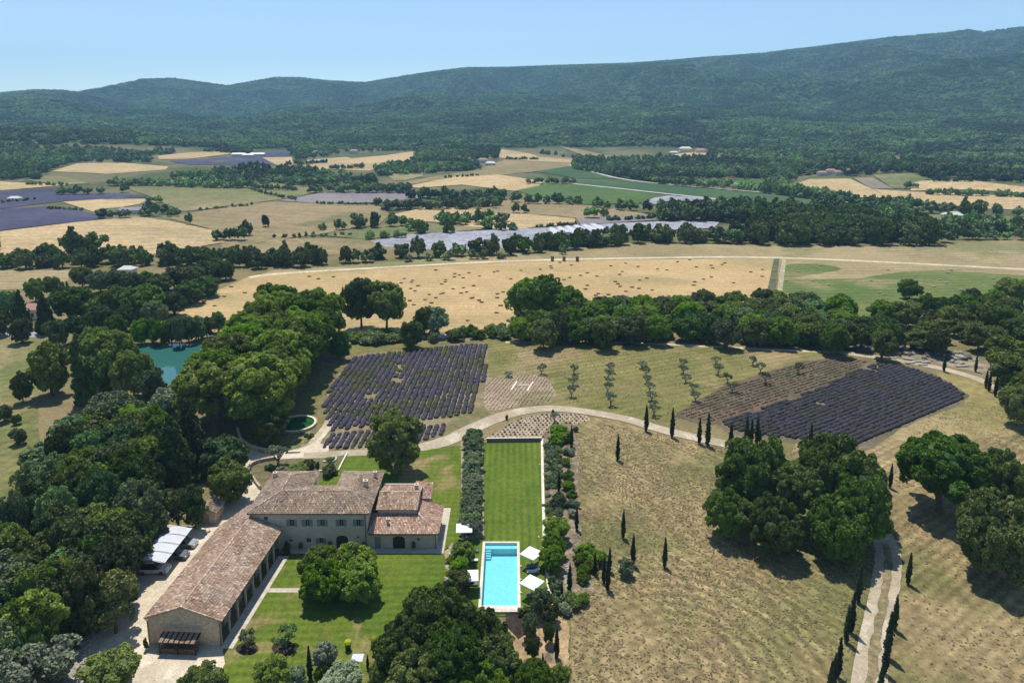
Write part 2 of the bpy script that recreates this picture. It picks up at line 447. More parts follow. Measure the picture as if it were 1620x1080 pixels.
def catmull(pts, n=6, closed=True):
    P = [np.array(p, float) for p in pts]; out = []; L = len(P)
    rng = range(L) if closed else range(L-1)
    for i in rng:
        if closed: a, b, c, d = P[i-1], P[i], P[(i+1) % L], P[(i+2) % L]
        else: a, b, c, d = P[max(i-1, 0)], P[i], P[i+1], P[min(i+2, L-1)]
        for k in range(n):
            t = k/n
            out.append(.5*((2*b) + (-a+c)*t + (2*a-5*b+4*c-d)*t*t + (-a+3*b-3*c+d)*t**3))
    if not closed: out.append(P[-1])
    return [tuple(p) for p in out]
def drape(name, pts, mat, lvl=0, ystep=None, xstep=30, smooth=0, rag=0.0, kind='structure', hole=None):
    """a field given by its outline in the photo, laid on the land where it stands"""
    if smooth: pts = catmull(pts, smooth)
    if rag:
        q = []
        for i, p in enumerate(pts):
            r = pts[(i+1) % len(pts)]
            n = max(1, int(math.hypot(r[0]-p[0], r[1]-p[1])/6))
            for k in range(n):
                t = k/n
                q.append((p[0]+(r[0]-p[0])*t + random.uniform(-rag, rag), p[1]+(r[1]-p[1])*t + random.uniform(-rag, rag)*.45))
        pts = q
    hpts = [proj(a, b, 0) for a, b in hole] if hole else []
    hpts = [(a, round(b, 2)) for a, b in hpts]
    ys = sorted(set(round(p[1], 2) for p in pts+hpts)); y0, y1 = ys[0], ys[-1]
    yy = set(ys); y = y0
    while y < y1:
        yy.add(round(y, 2)); y += ystep or (0.8 if y < 262 else 1.2 if y < 300 else 2.0 if y < 400 else 12)
    ys = sorted(yy); ys = [ys[0]] + [b for a, b in zip(ys, ys[1:]) if b - a > .015]
    E = [(pts[i], pts[(i+1) % len(pts)]) for i in range(len(pts))] + [(hpts[i], hpts[(i+1) % len(hpts)]) for i in range(len(hpts))]
    PX = []; PY = []; F = []
    for a, b in zip(ys, ys[1:]):
        m = (a+b)/2; cr = []
        for (p, q) in E:
            if (p[1] < m) != (q[1] < m):
                s = (q[0]-p[0])/(q[1]-p[1]); cr.append((p[0]+s*(m-p[1]), p[0]+s*(a-p[1]), p[0]+s*(b-p[1])))
        cr.sort()
        for L, R in zip(cr[::2], cr[1::2]):
            n = max(1, int((R[0]-L[0])/xstep)); b0 = len(PX)
            for k in range(n+1):
                t = k/n
                PX += [L[1]+(R[1]-L[1])*t, L[2]+(R[2]-L[2])*t]; PY += [a, b]
            for k in range(n): F.append((b0+2*k, b0+2*k+1, b0+2*k+3, b0+2*k+2))
    X, Y, Z = unproj(PX, PY)
    D = np.sqrt(X*X+Y*Y)
    off = np.where(D < 429, .012 + .012*lvl, .28 + D*.00025 + .12*lvl)
    me = npmesh(name, np.stack([X, Y, Z+off], 1), np.array(F), [mat], smooth=True)
    return tag(addobj(name, me), kind=kind)
def strip(name, line, w, mat, lvl=3, smooth=8, ends=None, rag=.07):
    """a road or path: centre line in the photo, width in metres"""
    L = catmull([(p[0], p[1]) for p in line], smooth, closed=False)
    X, Y, Z = unproj([p[0] for p in L], [p[1] for p in L])
    W = [w]*len(L) if not isinstance(w, (list, tuple)) else np.interp(np.linspace(0, 1, len(L)), np.linspace(0, 1, len(w)), w)
    # resample for an uneven edge
    V = []; F = []
    P = np.stack([X, Y], 1); seg = np.sqrt(((P[1:]-P[:-1])**2).sum(1)); s = np.concatenate([[0], np.cumsum(seg)])
    n = max(4, int(s[-1]/(1.5 if s[-1] < 400 else 6))); u = np.linspace(0, s[-1], n)
    x = np.interp(u, s, P[:, 0]); y = np.interp(u, s, P[:, 1]); ww = np.interp(u, s, W)
    tx = np.gradient(x); ty = np.gradient(y); l = np.hypot(tx, ty); nx, ny = -ty/l, tx/l
    cols = 7
    for i in range(n):
        for k in range(cols):
            o = (k/(cols-1) - .5)*ww[i] + (random.uniform(-rag, rag) if k in (0, cols-1) else 0)
            V.append((x[i]+nx[i]*o, y[i]+ny[i]*o))
    V = np.array(V); D = np.hypot(V[:, 0], V[:, 1])
    Z = hgt(V[:, 0], V[:, 1]) + np.where(D < 429, .012+.012*lvl, .3 + D*.00025 + .12*lvl)
    for i in range(n-1):
        for k in range(cols-1): F.append((i*cols+k, i*cols+k+1, (i+1)*cols+k+1, (i+1)*cols+k))
    me = npmesh(name, np.column_stack([V, Z]), np.array(F)[:, ::-1], [mat], smooth=True)
    return tag(addobj(name, me), kind='structure')

gold = surf('stubble_gold', (.43, .315, .165), (.38, .28, .145), (.33, .25, .13), s1=.012, s2=.25, s3=.006, lo=.86, hi=1.1, stripe=(.15, 14, .22, 10), fine=.5)
gold2 = surf('wheat_pale', (.44, .325, .17), (.385, .285, .145), s1=.01, s2=.12, lo=.9, hi=1.08, stripe=(.5, 22, .12, 10), fine=.3)
goldb = surf('stubble_brown', (.27, .20, .11), (.22, .175, .085), (.15, .145, .06), s1=.008, s2=.08, s3=.004, lo=.85, hi=1.1, stripe=(-.3, 17, .2, 8), fine=.3)
olive = surf('pasture_dry', (.21, .18, .085), (.155, .155, .062), (.27, .215, .115), s1=.009, s2=.08, s3=.007, lo=.85, hi=1.12, stripe=(.1, 20, .15, 8), fine=.3)
meadow = surf('meadow_green', (.115, .135, .05), (.16, .155, .065), (.21, .185, .09), s1=.02, s2=.15, s3=.015, lo=.85, hi=1.12, fine=.5, stripe=(.1, 9, .12, 6))
crop = surf('crop_green', (.060, .105, .028), (.078, .122, .034), s1=.01, s2=.1, lo=.9, hi=1.1, stripe=(.9, 12, .18, 6), fine=.3)
cropb = surf('crop_blue_green', (.046, .086, .034), (.062, .104, .040), s1=.01, s2=.1, lo=.9, hi=1.1, fine=.3)
lavf = surf('lavender_far', (.055, .052, .085), (.072, .068, .108), (.125, .11, .10), s1=.012, s2=.1, s3=.02, lo=.85, hi=1.15, third=(.6, .7), fine=.3, stripe=(.05, 7, .25, 4))
lavg = surf('lavender_cut', (.19, .165, .165), (.22, .19, .18), s1=.01, s2=.1, lo=.92, hi=1.08, fine=.3, stripe=(.05, 6, .15, 3))
brown = surf('ploughed_brown', (.24, .19, .135), (.20, .165, .12), s1=.01, s2=.1, fine=.3, lo=.9, hi=1.1)
cloth = surf('crop_cover', (.30, .30, .33), (.25, .25, .275), s1=.02, s2=.15, lo=.85, hi=1.1, fine=.3, stripe=(1.25, 7, .14, 1))
white = surf('track_white', (.55, .52, .46), (.48, .45, .40), s1=.1, s2=.5)
D = drape
# far fields, back to front
D('wheat_field', [(0,224),(65,226),(50,229.5),(0,229.5)], olive)
D('wheat_field', [(835,253),(884,232),(918,237),(978,251),(973,254),(938,256),(933,250)][1:], goldb, 1)
D('wheat_field', [(1060,246),(1091,241),(1118,242.5),(1116,247),(1069,253)], gold2, 1)
D('lavender_field', [(267,255),(370,249),(395,244),(457,238),(457,249),(440,262),(385,262),(296,261)], lavf)
D('stubble_field', [(249,247),(300,242),(346,240),(366,244),(300,252),(252,253)], gold, 1)
D('stubble_field', [(415,250),(462,249),(464,264),(440,263)], gold, 1)
D('stubble_field', [(81,272),(123,259),(193,258),(267,264),(262,269),(170,276),(138,274)], gold)
D('stubble_field', [(470,264),(518,257),(560,251),(612,246),(654,240),(653,253),(593,268),(583,271),(538,269),(484,272)], gold)
D('stubble_field', [(484,254),(548,249),(558,252),(518,257),(490,258)], gold, 1)
D('pasture', [(40,281),(91,279),(116,284),(143,291),(90,293),(40,285)], olive)
D('pasture', [(200,297),(245,300),(290,297),(370,294),(400,291),(444,286),(472,294),(511,296),(518,301),(464,313),(400,322),(320,332),(290,335),(265,325),(240,312),(212,303)], olive)
D('stubble_field', [(0,288),(40,290),(111,293),(86,295),(0,302)], gold2)
D('lavender_field', [(0,304),(60,299),(108,299),(110,306),(188,306),(245,312),(170,316),(100,319),(0,331)], lavf)
D('pasture', [(99,320),(160,316),(230,315),(237,319),(222,323),(190,329),(158,331),(148,336)], gold2)
D('lavender_field', [(0,332),(74,327),(99,329),(170,343),(158,348),(74,357),(0,366)], lavf, 1)
D('wheat_field', [(0,367),(74,358),(123,352),(215,343),(272,351),(341,366),(350,385),(240,402),(0,412)], gold)
D('stubble_field', [(267,346),(309,336),(400,322),(440,320),(500,322),(598,325),(617,340),(600,356),(558,362),(500,372),(450,378),(390,388),(345,386),(330,362)], goldb)
D('lavender_field', [(440,318),(506,306),(612,304),(680,308),(706,311),(647,316),(592,321),(504,322)], lavg)
D('pasture', [(612,276),(669,273),(669,279),(640,286),(622,286)], olive)
D('pasture', [(644,288),(700,278),(755,269),(800,253),(835,243),(911,251),(911,258),(899,264),(844,272),(780,279),(721,281),(652,292)], goldb)
D('wheat_field', [(640,296),(721,280),(790,277),(862,288),(850,296),(815,303),(731,293),(662,298)], gold2, 1)
D('wheat_field', [(790,236),(835,243),(854,249),(911,254),(909,258),(835,255),(790,250)], gold, 1)
D('crop_field', [(844,272),(904,264),(978,283),(914,283),(880,277)], cropb, 1)
D('crop_field', [(911,285.5),(978,284.5),(1080,296),(1200,307),(1340,324),(1400,332),(1478,346),(1440,350),(1300,332),(1190,322),(1072,309),(914,291)], cropb, 1)
D('crop_field', [(815,302),(862,292),(919,293),(1059,310),(1012,322),(923,324),(886,317),(849,312)], crop, 1)
strip('farm_track', [(900,262),(978,283),(1060,293),(1200,305),(1340,321)], 5, white, 3)
strip('farm_track', [(905,291.5),(985,300),(1070,309.5),(1190,321.5)], 5, white, 3)
D('crop_cover', [(1015,322),(1035,314),(1057,310.5),(1120,314),(1190,321),(1185,327),(1037,324)], cloth, 2)
D('crop_field', [(1094,285),(1200,284),(1230,289),(1200,293),(1138,291)], crop, 1)
D('stubble_field', [(740,318),(800,315),(923,325),(992,334),(1035,342),(1000,348),(916,346),(860,341),(770,337)], goldb, 1)
D('pasture', [(620,340),(677,328),(751,331),(800,336),(909,346),(912,356),(850,359),(820,364),(760,362),(690,352),(655,350)], gold, 0)
D('ploughed_field', [(911,346),(1017,342),(1042,349),(919,357)], lavg, 2)
D('meadow', [(560,363),(650,352),(780,362),(650,374),(570,378),(500,373)], meadow, 1)
D('stubble_field', [(345,388),(450,378),(560,378),(640,388),(600,404),(480,402),(400,404)], goldb, 1)
D('crop_cover', [(585,381),(650,372),(820,363),(880,361),(975,354),(1100,350),(1138,353),(1130,362),(1000,368),(960,376),(900,384),(830,388),(820,392),(700,396),(610,390)], cloth, 2)
D('wheat_field', [(1248,296),(1280,284),(1345,283.5),(1407,313),(1356,315),(1330,307)], gold2, 1)
D('ploughed_field', [(1350,282),(1381,282),(1413,299),(1379,300)], brown, 1)
D('meadow', [(1381,278),(1439,275),(1472,284),(1441,291),(1431,300),(1413,299)], meadow, 2)
D('wheat_field', [(1441,291),(1459,287),(1537,287),(1620,297),(1660,301),(1660,309),(1620,307),(1537,301),(1441,303)], gold2, 3)
D('wheat_field', [(1381,300),(1441,304),(1620,312),(1660,315),(1660,335),(1558,331),(1511,326),(1454,321),(1423,312),(1407,313)], gold, 1)
D('meadow', [(1381,330),(1430,336),(1520,340),(1660,345),(1660,362),(1475,356),(1400,344)], meadow, 1)
D('crop_field', [(1423,347),(1475,346),(1475,355),(1440,354)], crop, 3)
# middle distance
upper = surf('hay_meadow', (.25, .20, .10), (.31, .245, .13), (.185, .175, .075), s1=.02, s2=.3, s3=.012, lo=.86, hi=1.1, stripe=(.06, 6, .25, 5), fine=.8)
D('hay_meadow', [(-60,428),(115,427),(113,440),(80,455),(-60,460)], upper)
D('hay_meadow', [(395,440),(430,428),(560,420),(690,408),(860,398),(1000,384),(1200,388),(1478,392),(1500,386),(1700,376),(1700,470),(1230,470),(1232,409),(1000,410),(800,415),(600,425),(440,434)], upper)
bale_m = surf('bale_stubble', (.42, .295, .145), (.37, .265, .125), (.31, .24, .11), s1=.02, s2=.3, s3=.009, lo=.88, hi=1.1, stripe=[(.03, 4.2, .16, 4), (.02, 29, .10, 5)], fine=1.0)
D('stubble_field', [(270,505),(283,495),(330,466),(388,440),(410,436),(440,434),(600,425.5),(800,415.5),(1000,410.5),(1225,409),(1214,458),(1210,480),(1000,525),(300,525)], bale_m, 1)
strip('farm_track', [(395,439),(440,433),(600,423.5),(800,413.5),(1000,408.5),(1240,408),(1620,426),(1690,430)], 4.0, surf('track_straw', (.56, .47, .33), (.48, .40, .27)), 3)
alf = surf('alfalfa', (.088, .125, .035), (.125, .145, .045), (.19, .17, .075), s1=.03, s2=.3, s3=.02, lo=.85, hi=1.15, stripe=(.08, 5, .3, 4), fine=.8)
D('alfalfa_field', [(1240,420),(1290,417),(1332,425),(1300,432),(1275,436),(1240,439)], alf, 2, smooth=3)
D('alfalfa_field', [(1240,441),(1300,441),(1360,440),(1430,429.5),(1500,428),(1620,436),(1700,441),(1700,500),(1380,505),(1236,478)], alf, 2)
D('ditch', [(1224,410),(1233,409),(1225,470),(1212,470)], surf('ditch_grass', (.07, .085, .04), (.13, .12, .06), s1=.2), 3)
strip('farm_track', [(1241,408.5),(1237,435),(1231,478)], 2.0, surf('track_earth', (.36, .30, .20), (.30, .26, .16)), 4)
D('asphalt_road', [(-40,518),(30,518),(80,527),(80,534),(30,533),(-40,534)], surf('asphalt_pale', (.33, .33, .34), (.30, .30, .31)), 2)
D('meadow', [(-120,540),(60,540),(75,560),(60,600),(62,690),(70,720),(20,770),(-10,820),(-140,860)], surf('meadow_near', (.125, .135, .045), (.17, .16, .062), (.23, .185, .09), s1=.05, s2=.5, s3=.04, stripe=(1.2, 3, .12, 4)), 1)
strip('road', [(548,540),(600,536.8),(660,533.5),(725,530.5)], 4.2, white, 3)
# the estate
grassA = surf('dry_grass_track_side', (.265, .196, .098), (.145, .140, .050), (.195, .142, .07), s1=.026, s2=.55, s3=.05, lo=.66, hi=1.25, stripe=[((21.5, 78.0, 27.0), 2.0, .46, 7), (2.25, 1.5, .30, 6), (1.75, 3.1, .2, 9)], bump=.7, fine=1.7, third=(.56, .68))
grassH = surf('grass_olive_grove', (.145, .14, .045), (.19, .165, .06), (.25, .19, .095), s1=.03, s2=.5, s3=.04, lo=.8, hi=1.15, stripe=[(.42, 2.6, .3, 3), (.42, 8, .15, 4)], third=(.5, .66))
grassR = surf('hay_right', (.265, .198, .10), (.21, .16, .076), (.15, .135, .053), s1=.04, s2=.6, s3=.03, lo=.68, hi=1.22, stripe=[(.62, 1.6, .4, 4), (.62, 4, .25, 4)], bump=.7, fine=1.7)
D('grass', [(760,541),(860,541),(960,540),(1060,544),(1200,552),(1330,556),(1240,575),(1150,620),(1060,668),(960,652),(880,642),(850,640),(875,610),(850,592),(772,596),(772,545)], grassH, .9, kind='structure', smooth=2)
D('grass', [(905,660),(960,662),(1060,690),(1160,712),(1250,770),(1360,845),(1390,870),(1370,960),(1330,1085),(1320,1180),(890,1180),(900,1085),(905,960),(930,930),(915,880),(912,800),(908,700)], grassA, .5)
D('grass', [(1375,705),(1460,660),(1530,630),(1560,610),(1600,640),(1740,680),(1800,1180),(1372,1180),(1392,1000),(1404,880),(1398,800),(1330,750),(1250,720),(1260,700)], grassR, .7)
D('grass', [(1470,597),(1500,583),(1545,598),(1590,625),(1640,665),(1600,690),(1440,700),(1400,690),(1460,660),(1525,630),(1505,612)], surf('grass_gold_rim', (.25, .20, .08), (.20, .17, .065), (.29, .22, .11), s1=.06, s2=.6), 2)
D('grass', [(520,548),(560,547),(660,545),(740,540),(772,543),(770,552),(680,552),(560,560),(535,575),(505,635),(500,665),(470,655),(440,650),(450,620),(490,590),(505,560)], surf('grass_verge', (.155, .15, .05), (.12, .125, .038), (.22, .175, .085), s1=.05, s2=.6, s3=.06), 1.2, smooth=2)
strip('dirt_track', [(800,541.5),(880,541),(960,541.5),(1060,545),(1150,549.5),(1230,553.5),(1330,558)], 1.8, surf('track_sand', (.52, .43, .29), (.45, .37, .24)), 4)
gravel = surf('gravel', (.54, .46, .345), (.48, .405, .30), (.60, .52, .40), s1=.12, s2=1.2, s3=.08, lo=.86, hi=1.1, fine=5)
road_m = surf('gravel_road', (.42, .35, .25), (.335, .275, .19), (.48, .41, .305), s1=.1, s2=1.0, s3=.15, lo=.85, hi=1.1, fine=5)
strip('gravel_road', [(1690,668),(1640,645),(1600,628),(1570,609),(1530,594),(1480,581),(1400,567),(1330,557),(1302,550),(1290,540)], [3.6,3.6,3.4,3.2,3.2,3.6,3.6,3.0], road_m, 5)
MAINLINE = [(1362,1180),(1375,1080),(1385,1010),(1397,950),(1405,885),(1396,850),(1372,820),(1320,780),(1250,735),(1200,716),(1160,705),(1060,683),(1000,665.5),(960,656.5),(910,649),(870,646),(830,650),(790,660),(750,677),(715,694),(680,705),(640,713),(600,716),(560,717),(520,719),(480,722)]
strip('gravel_road', MAINLINE, [3.9,3.9,3.8,3.7,3.6,3.5,3.6,3.4,3.4,3.4,4.0,4.4,4.2,3.2,3.0,3.0], road_m, 6)
# grass between the wheel tracks, on the drive up to the oaks
strip('wheel_track_grass', [(1364,1180),(1377,1080),(1387,1010),(1398,950),(1406,885),(1400,860)], 1.15, surf('track_middle', (.16, .135, .065), (.25, .20, .115), s1=.5, s2=2), 8, rag=.22)
strip('dirt_track', [(1700,762),(1620,768),(1570,773),(1535,782)], 1.8, surf('track_dust', (.33, .26, .16), (.26, .20, .11)), 4)
D('courtyard', [(372,700),(380,697),(390,709),(402,714),(425,718),(470,712),(500,700),(520,705),(520,723),(470,725),(436,727),(417,731),(402,735),(395,742),(394,747),(397,754),(402,761),(412,776),(405,800),(396,830),(340,1020),(352,1022),(356,1050),(350,1066),(352,1110),(90,1110),(112,1070),(130,1040),(150,1004),(205,965),(215,905),(225,890),(262,890),(262,830),(310,832),(330,800),(368,790),(385,760),(384,735),(374,715)], gravel, 5, ystep=6)
strip('dirt_track', [(462,716),(490,706),(505,690),(520,672),(524,660)], 2.4, surf('path_dust', (.46, .39, .28), (.38, .32, .21)), 3)
strip('dirt_track', [(505,712),(503,700),(517,682),(523,668)], 1.1, gravel, 6)
D('earth_bed', [(412,776),(401,760),(397,753),(394,747),(395,742),(402,735),(417,730.5),(436,727),(470,726),(520,724),(550,719),(543,745),(500,770),(440,780)], surf('dry_lawn', (.14, .12, .065), (.11, .105, .048), (.18, .145, .085), s1=.3, s2=1.0), 6.4)
D('garden_bank', [(388,704),(400,710),(421,716),(462,714),(486,706),(498,692),(512,672),(505,660),(470,652),(430,662),(392,690)], surf('garden_bank_grass', (.18, .155, .07), (.11, .115, .042), (.24, .195, .11), s1=.35, s2=1.5, s3=.5), 2)
D('grass', [(297,672),(312,690),(308,745),(300,800),(262,800),(278,745),(288,700)], surf('grass_strip', (.10, .125, .03), (.17, .15, .06), s1=.1), 3)
D('dirt', [(312,690),(326,700),(330,745),(318,800),(302,800),(310,745)], surf('sand_strip', (.33, .25, .14), (.27, .21, .12), s1=.3), 4)
lawn = surf('lawn', (.078, .122, .014), (.104, .14, .018), (.225, .175, .075), s1=.08, s2=.9, s3=.075, lo=.82, hi=1.15, third=(.545, .66), stripe=[(0.02, 1.5, .26, 1.0), (1.57, 1.1, .10, 1.0)])
lawnp = surf('lawn_pool', (.076, .118, .015), (.098, .138, .018), (.16, .135, .05), s1=.1, s2=.9, s3=.07, lo=.85, hi=1.12, third=(.66, .76), stripe=[(1.57, 1.25, .34, .6)])
D('lawn', [(497,772),(545,722),(560,721),(600,720),(650,716),(715,706),(738,704),(736,760),(733,852),(712,870),(703,872),(700,865),(700,800),(500,800)], lawn, 7, rag=.5)
D('lawn', [(445,873),(703,870),(736,850),(738,850),(735,930),(745,985),(640,1140),(352,1140),(349,1066),(357,1048),(352,1030),(372,1010)], lawn, 7, rag=.5)
D('lawn', [(758,700),(857.5,698),(861,862),(868,930),(872,985),(830,975),(755,975),(735,930),(738,850),(760,846)], lawnp, 8, rag=.4, hole=[(HOLE[0], HOLE[2]), (HOLE[1], HOLE[2]), (HOLE[1], HOLE[3]), (HOLE[0], HOLE[3])])
D('earth_bed', [(858,690),(872,672),(905,668),(914,700),(916,800),(920,880),(940,935),(925,960),(880,975),(868,930),(861,860)], surf('mulch', (.20, .155, .105), (.14, .11, .07), (.28, .22, .15), s1=.4, s2=1.5, s3=.6), 9, rag=2)
D('earth_bed', [(729,700),(738,697),(764,697),(766,850),(730,856)], surf('hedge_soil', (.33, .27, .18), (.26, .21, .13), s1=.6), 8.6)
D('earth_bed', [(703,872),(735,852),(738,930),(715,950),(705,905)], surf('bank_soil', (.30, .23, .13), (.22, .175, .09), s1=.5), 9.3)
D('earth_bed', [(760,985),(830,975),(885,970),(905,1000),(900,1050),(895,1120),(840,1120),(800,1040)], surf('orange_soil', (.38, .26, .14), (.30, .215, .12), (.12, .10, .07), s1=.3, s2=1.5, s3=.2), 9.6, rag=5)
# patio slabs laid round the house, and the path over the lawn
# ------------------------------------------------------------------ buildings
render = plain('lime_render', (.50, .435, .335), .95, grain=.10, gs=1.2)
stone = plain('rubble_stone', (.50, .40, .275), .95, grain=.28, gs=2.6, bump=.4)
stone2 = plain('dry_stone', (.40, .335, .24), .95, grain=.3, gs=3, tint=.25)
cope = plain('pale_coping', (.62, .55, .44), .85, grain=.08, gs=2, tint=.08)
pave = plain('paving_slab', (.46, .405, .325), .9, grain=.10, gs=2, tint=.10)
woodd = plain('dark_wood', (.05, .032, .022), .8, grain=.3)
woodl = plain('log_wood', (.20, .13, .08), .9, grain=.3, tint=.4)
shut = plain('shutter_grey_green', (.20, .215, .19), .7, grain=.06)
framew = plain('window_frame', (.32, .32, .29), .6)
glass, _nt, _b = newmat('window_glass'); _b.inputs['Base Color'].default_value = (.012, .014, .016, 1); _b.inputs['Roughness'].default_value = .08; _b.inputs['Specular IOR Level'].default_value = .6
gutter = plain('zinc_gutter', (.13, .12, .11), .5, metal=.4)
iron = plain('dark_iron', (.03, .03, .03), .5)
tile_old = rooftile('clay_tile_old', [(0, (.13, .085, .06)), (.3, (.27, .19, .135)), (.55, (.36, .265, .19)), (.8, (.44, .34, .25)), (1, (.60, .51, .41))], .4)
tile_new = rooftile('clay_tile_warm', [(0, (.20, .10, .07)), (.3, (.36, .20, .135)), (.6, (.47, .31, .22)), (.85, (.56, .43, .33)), (1, (.68, .60, .52))], .2)
tile_barn = rooftile('clay_tile_barn', [(0, (.18, .11, .075)), (.3, (.35, .225, .15)), (.55, (.46, .32, .22)), (.8, (.55, .42, .31)), (1, (.68, .60, .51))], .35)

def roof_plane(poly, up=None):
    """frame of a roof slope: origin, along-eave, up-slope, normal"""
    P = np.array(poly, float); n = np.zeros(3)
    for i in range(len(P)):
        a, b = P[i], P[(i+1) % len(P)]; n += np.cross(a, b)
    n /= np.linalg.norm(n)
    if n[2] < 0: n = -n
    u = np.cross((0, 0, 1.0), n); u /= np.linalg.norm(u); v = np.cross(n, u)
    return P, P.mean(0), u, v, n
def tiles(poly, mb, seed=0, pu=.24, pv=.37, lift=.05):
    """rows of half-round clay tiles over one slope"""
    P, o, u, v, n = roof_plane(poly)
    S = (P - o) @ u; T = (P - o) @ v
    rng = np.random.RandomState(seed)
    s = np.arange(S.min() + pu*.5, S.max(), pu); t = np.arange(T.min() + pv*.35, T.max(), pv)
    SS, TT = np.meshgrid(s, t); SS = SS.ravel(); TT = TT.ravel()
    ins = np.zeros(len(SS), bool)
    for i in range(len(S)):
        j = (i+1) % len(S)
        c = ((T[i] > TT) != (T[j] > TT))
        with np.errstate(divide='ignore', invalid='ignore'):
            xs = (S[j]-S[i])*(TT - T[i])/(T[j]-T[i]) + S[i]
        ins ^= c & (SS < xs)
    SS = SS[ins]; TT = TT[ins]; k = len(SS)
    SS = SS + rng.uniform(-.015, .015, k); TT = TT + rng.uniform(-.02, .02, k)
    w = pu*.47; L = pv*1.25
    prof = [(-w, -.02), (-w*.5, .065), (w*.5, .065), (w, -.02)]
    tn = np.clip(.46 + .16*rng.randn(k) + .30*(vnoise(SS*.9 + 9, TT*.9, seed) - .5) + .3*(vnoise(SS*.2 + 3, TT*.2, seed+1) - .5), 0, 1)
    tn = np.where(rng.rand(k) < .07, rng.uniform(.85, 1, k), tn)
    V = np.zeros((k, 8, 3))
    for q, (a, h) in enumerate(prof):
        for e, (dt, dh) in enumerate(((-L/2, .045), (L/2, 0.0))):
            sc = 1.0 if e == 0 else .82
            V[:, q*2+e] = o + np.outer(SS + a*sc, u) + np.outer(TT + dt, v) + n*(lift + h + dh)
    base = len(mb['v'])
    F = []
    idx = np.arange(k)[:, None]*8 + mb['n']
    for q in range(3): F.append(idx + np.array([q*2, q*2+2, q*2+3, q*2+1]))
    F.append(idx + np.array([0, 2, 4, 6]))   # the open front lip
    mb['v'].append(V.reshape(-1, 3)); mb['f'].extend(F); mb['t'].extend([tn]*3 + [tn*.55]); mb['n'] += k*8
def newtiles(): return {'v': [], 'f': [], 't': [], 'n': 0}
def ridge(a, b, mb, seed=0, r=.16):
    """cap tiles along a ridge or hip"""
    a = np.array(a, float); b = np.array(b, float); d = b - a; L = np.linalg.norm(d); d /= L
    side = np.cross(d, (0, 0, 1.0)); side /= np.linalg.norm(side); up = np.cross(side, d)
    n = max(1, int(L/.38)); rng = np.random.RandomState(seed + 5); V = []; T = []
    for i in range(n):
        c = a + d*(i+.5)*L/n
        for q in ((-r, -.02), (-r*.5, r*.7), (r*.5, r*.7), (r, -.02)):
            for e in (-.5, .5):
                V.append(c + side*q[0]*(1 if e < 0 else .85) + up*(q[1] + .09 + (.03 if e < 0 else 0)) + d*e*.44)
        T.append(np.clip(.62 + .2*rng.randn(), 0, 1))
    V = np.array(V); idx = np.arange(n)[:, None]*8 + mb['n']; T = np.array(T)
    for q in range(3): mb['f'].append(idx + np.array([q*2, q*2+1, q*2+3, q*2+2])); mb['t'].append(T)
    mb['v'].append(V); mb['n'] += n*8
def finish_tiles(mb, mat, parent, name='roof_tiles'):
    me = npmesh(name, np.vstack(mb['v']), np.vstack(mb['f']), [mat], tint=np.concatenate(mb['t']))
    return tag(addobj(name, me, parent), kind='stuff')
def deck(polys, parent, mat, name='roof', th=.14):
    mb = MB()
    for poly in polys:
        P = [tuple(p) for p in poly]; n = len(P)
        V = P + [(x, y, z - th) for x, y, z in P]
        F = [tuple(range(n)), tuple(range(n, 2*n))[::-1]] + [(i, n+i, n+(i+1) % n, (i+1) % n) for i in range(n)]
        mb.add(V, F)
    return mb.build(name, mat, parent)
def wall_open(mb, x0, x1, z0, z1, y, th, holes, axis='y', face=-1):
    """a wall slab with openings cut through it; holes = (a0,a1,c0,c1). axis 'y': the wall runs along x at this y"""
    xs = sorted(set([x0, x1] + [h[0] for h in holes] + [h[1] for h in holes]))
    zs = sorted(set([z0, z1] + [h[2] for h in holes] + [h[3] for h in holes]))
    for a, b in zip(xs, xs[1:]):
        run = None
        for c, d in zip(zs, zs[1:]):
            m = ((a+b)/2, (c+d)/2)
            solid = not any(h[0] < m[0] < h[1] and h[2] < m[1] < h[3] for h in holes)
            if solid:
                run = (run[0], d) if run else (c, d)
            if (not solid or d == zs[-1]) and run:
                if axis == 'y': mb.box(a, b, min(y, y+th), max(y, y+th), run[0], run[1])
                else: mb.box(min(y, y+th), max(y, y+th), a, b, run[0], run[1])
                run = None
def arch_fill(mb, x0, x1, zs, z1, y, th, n=6):
    """the two corners above an arched opening"""
    cx = (x0+x1)/2; w = (x1-x0)/2
    for sgn in (-1, 1):
        pts = [(cx + sgn*w*cos(k/n*pi/2), zs + (z1-zs)*sin(k/n*pi/2)) for k in range(n+1)] + [(cx + sgn*w, z1)]
        V = [(x, y, z) for x, z in pts] + [(x, y+th, z) for x, z in pts]; m = len(pts)
        F = [tuple(range(m)), tuple(range(m, 2*m))[::-1]] + [(i, (i+1) % m, m+(i+1) % m, m+i) for i in range(m)]
        mb.add(V, F)
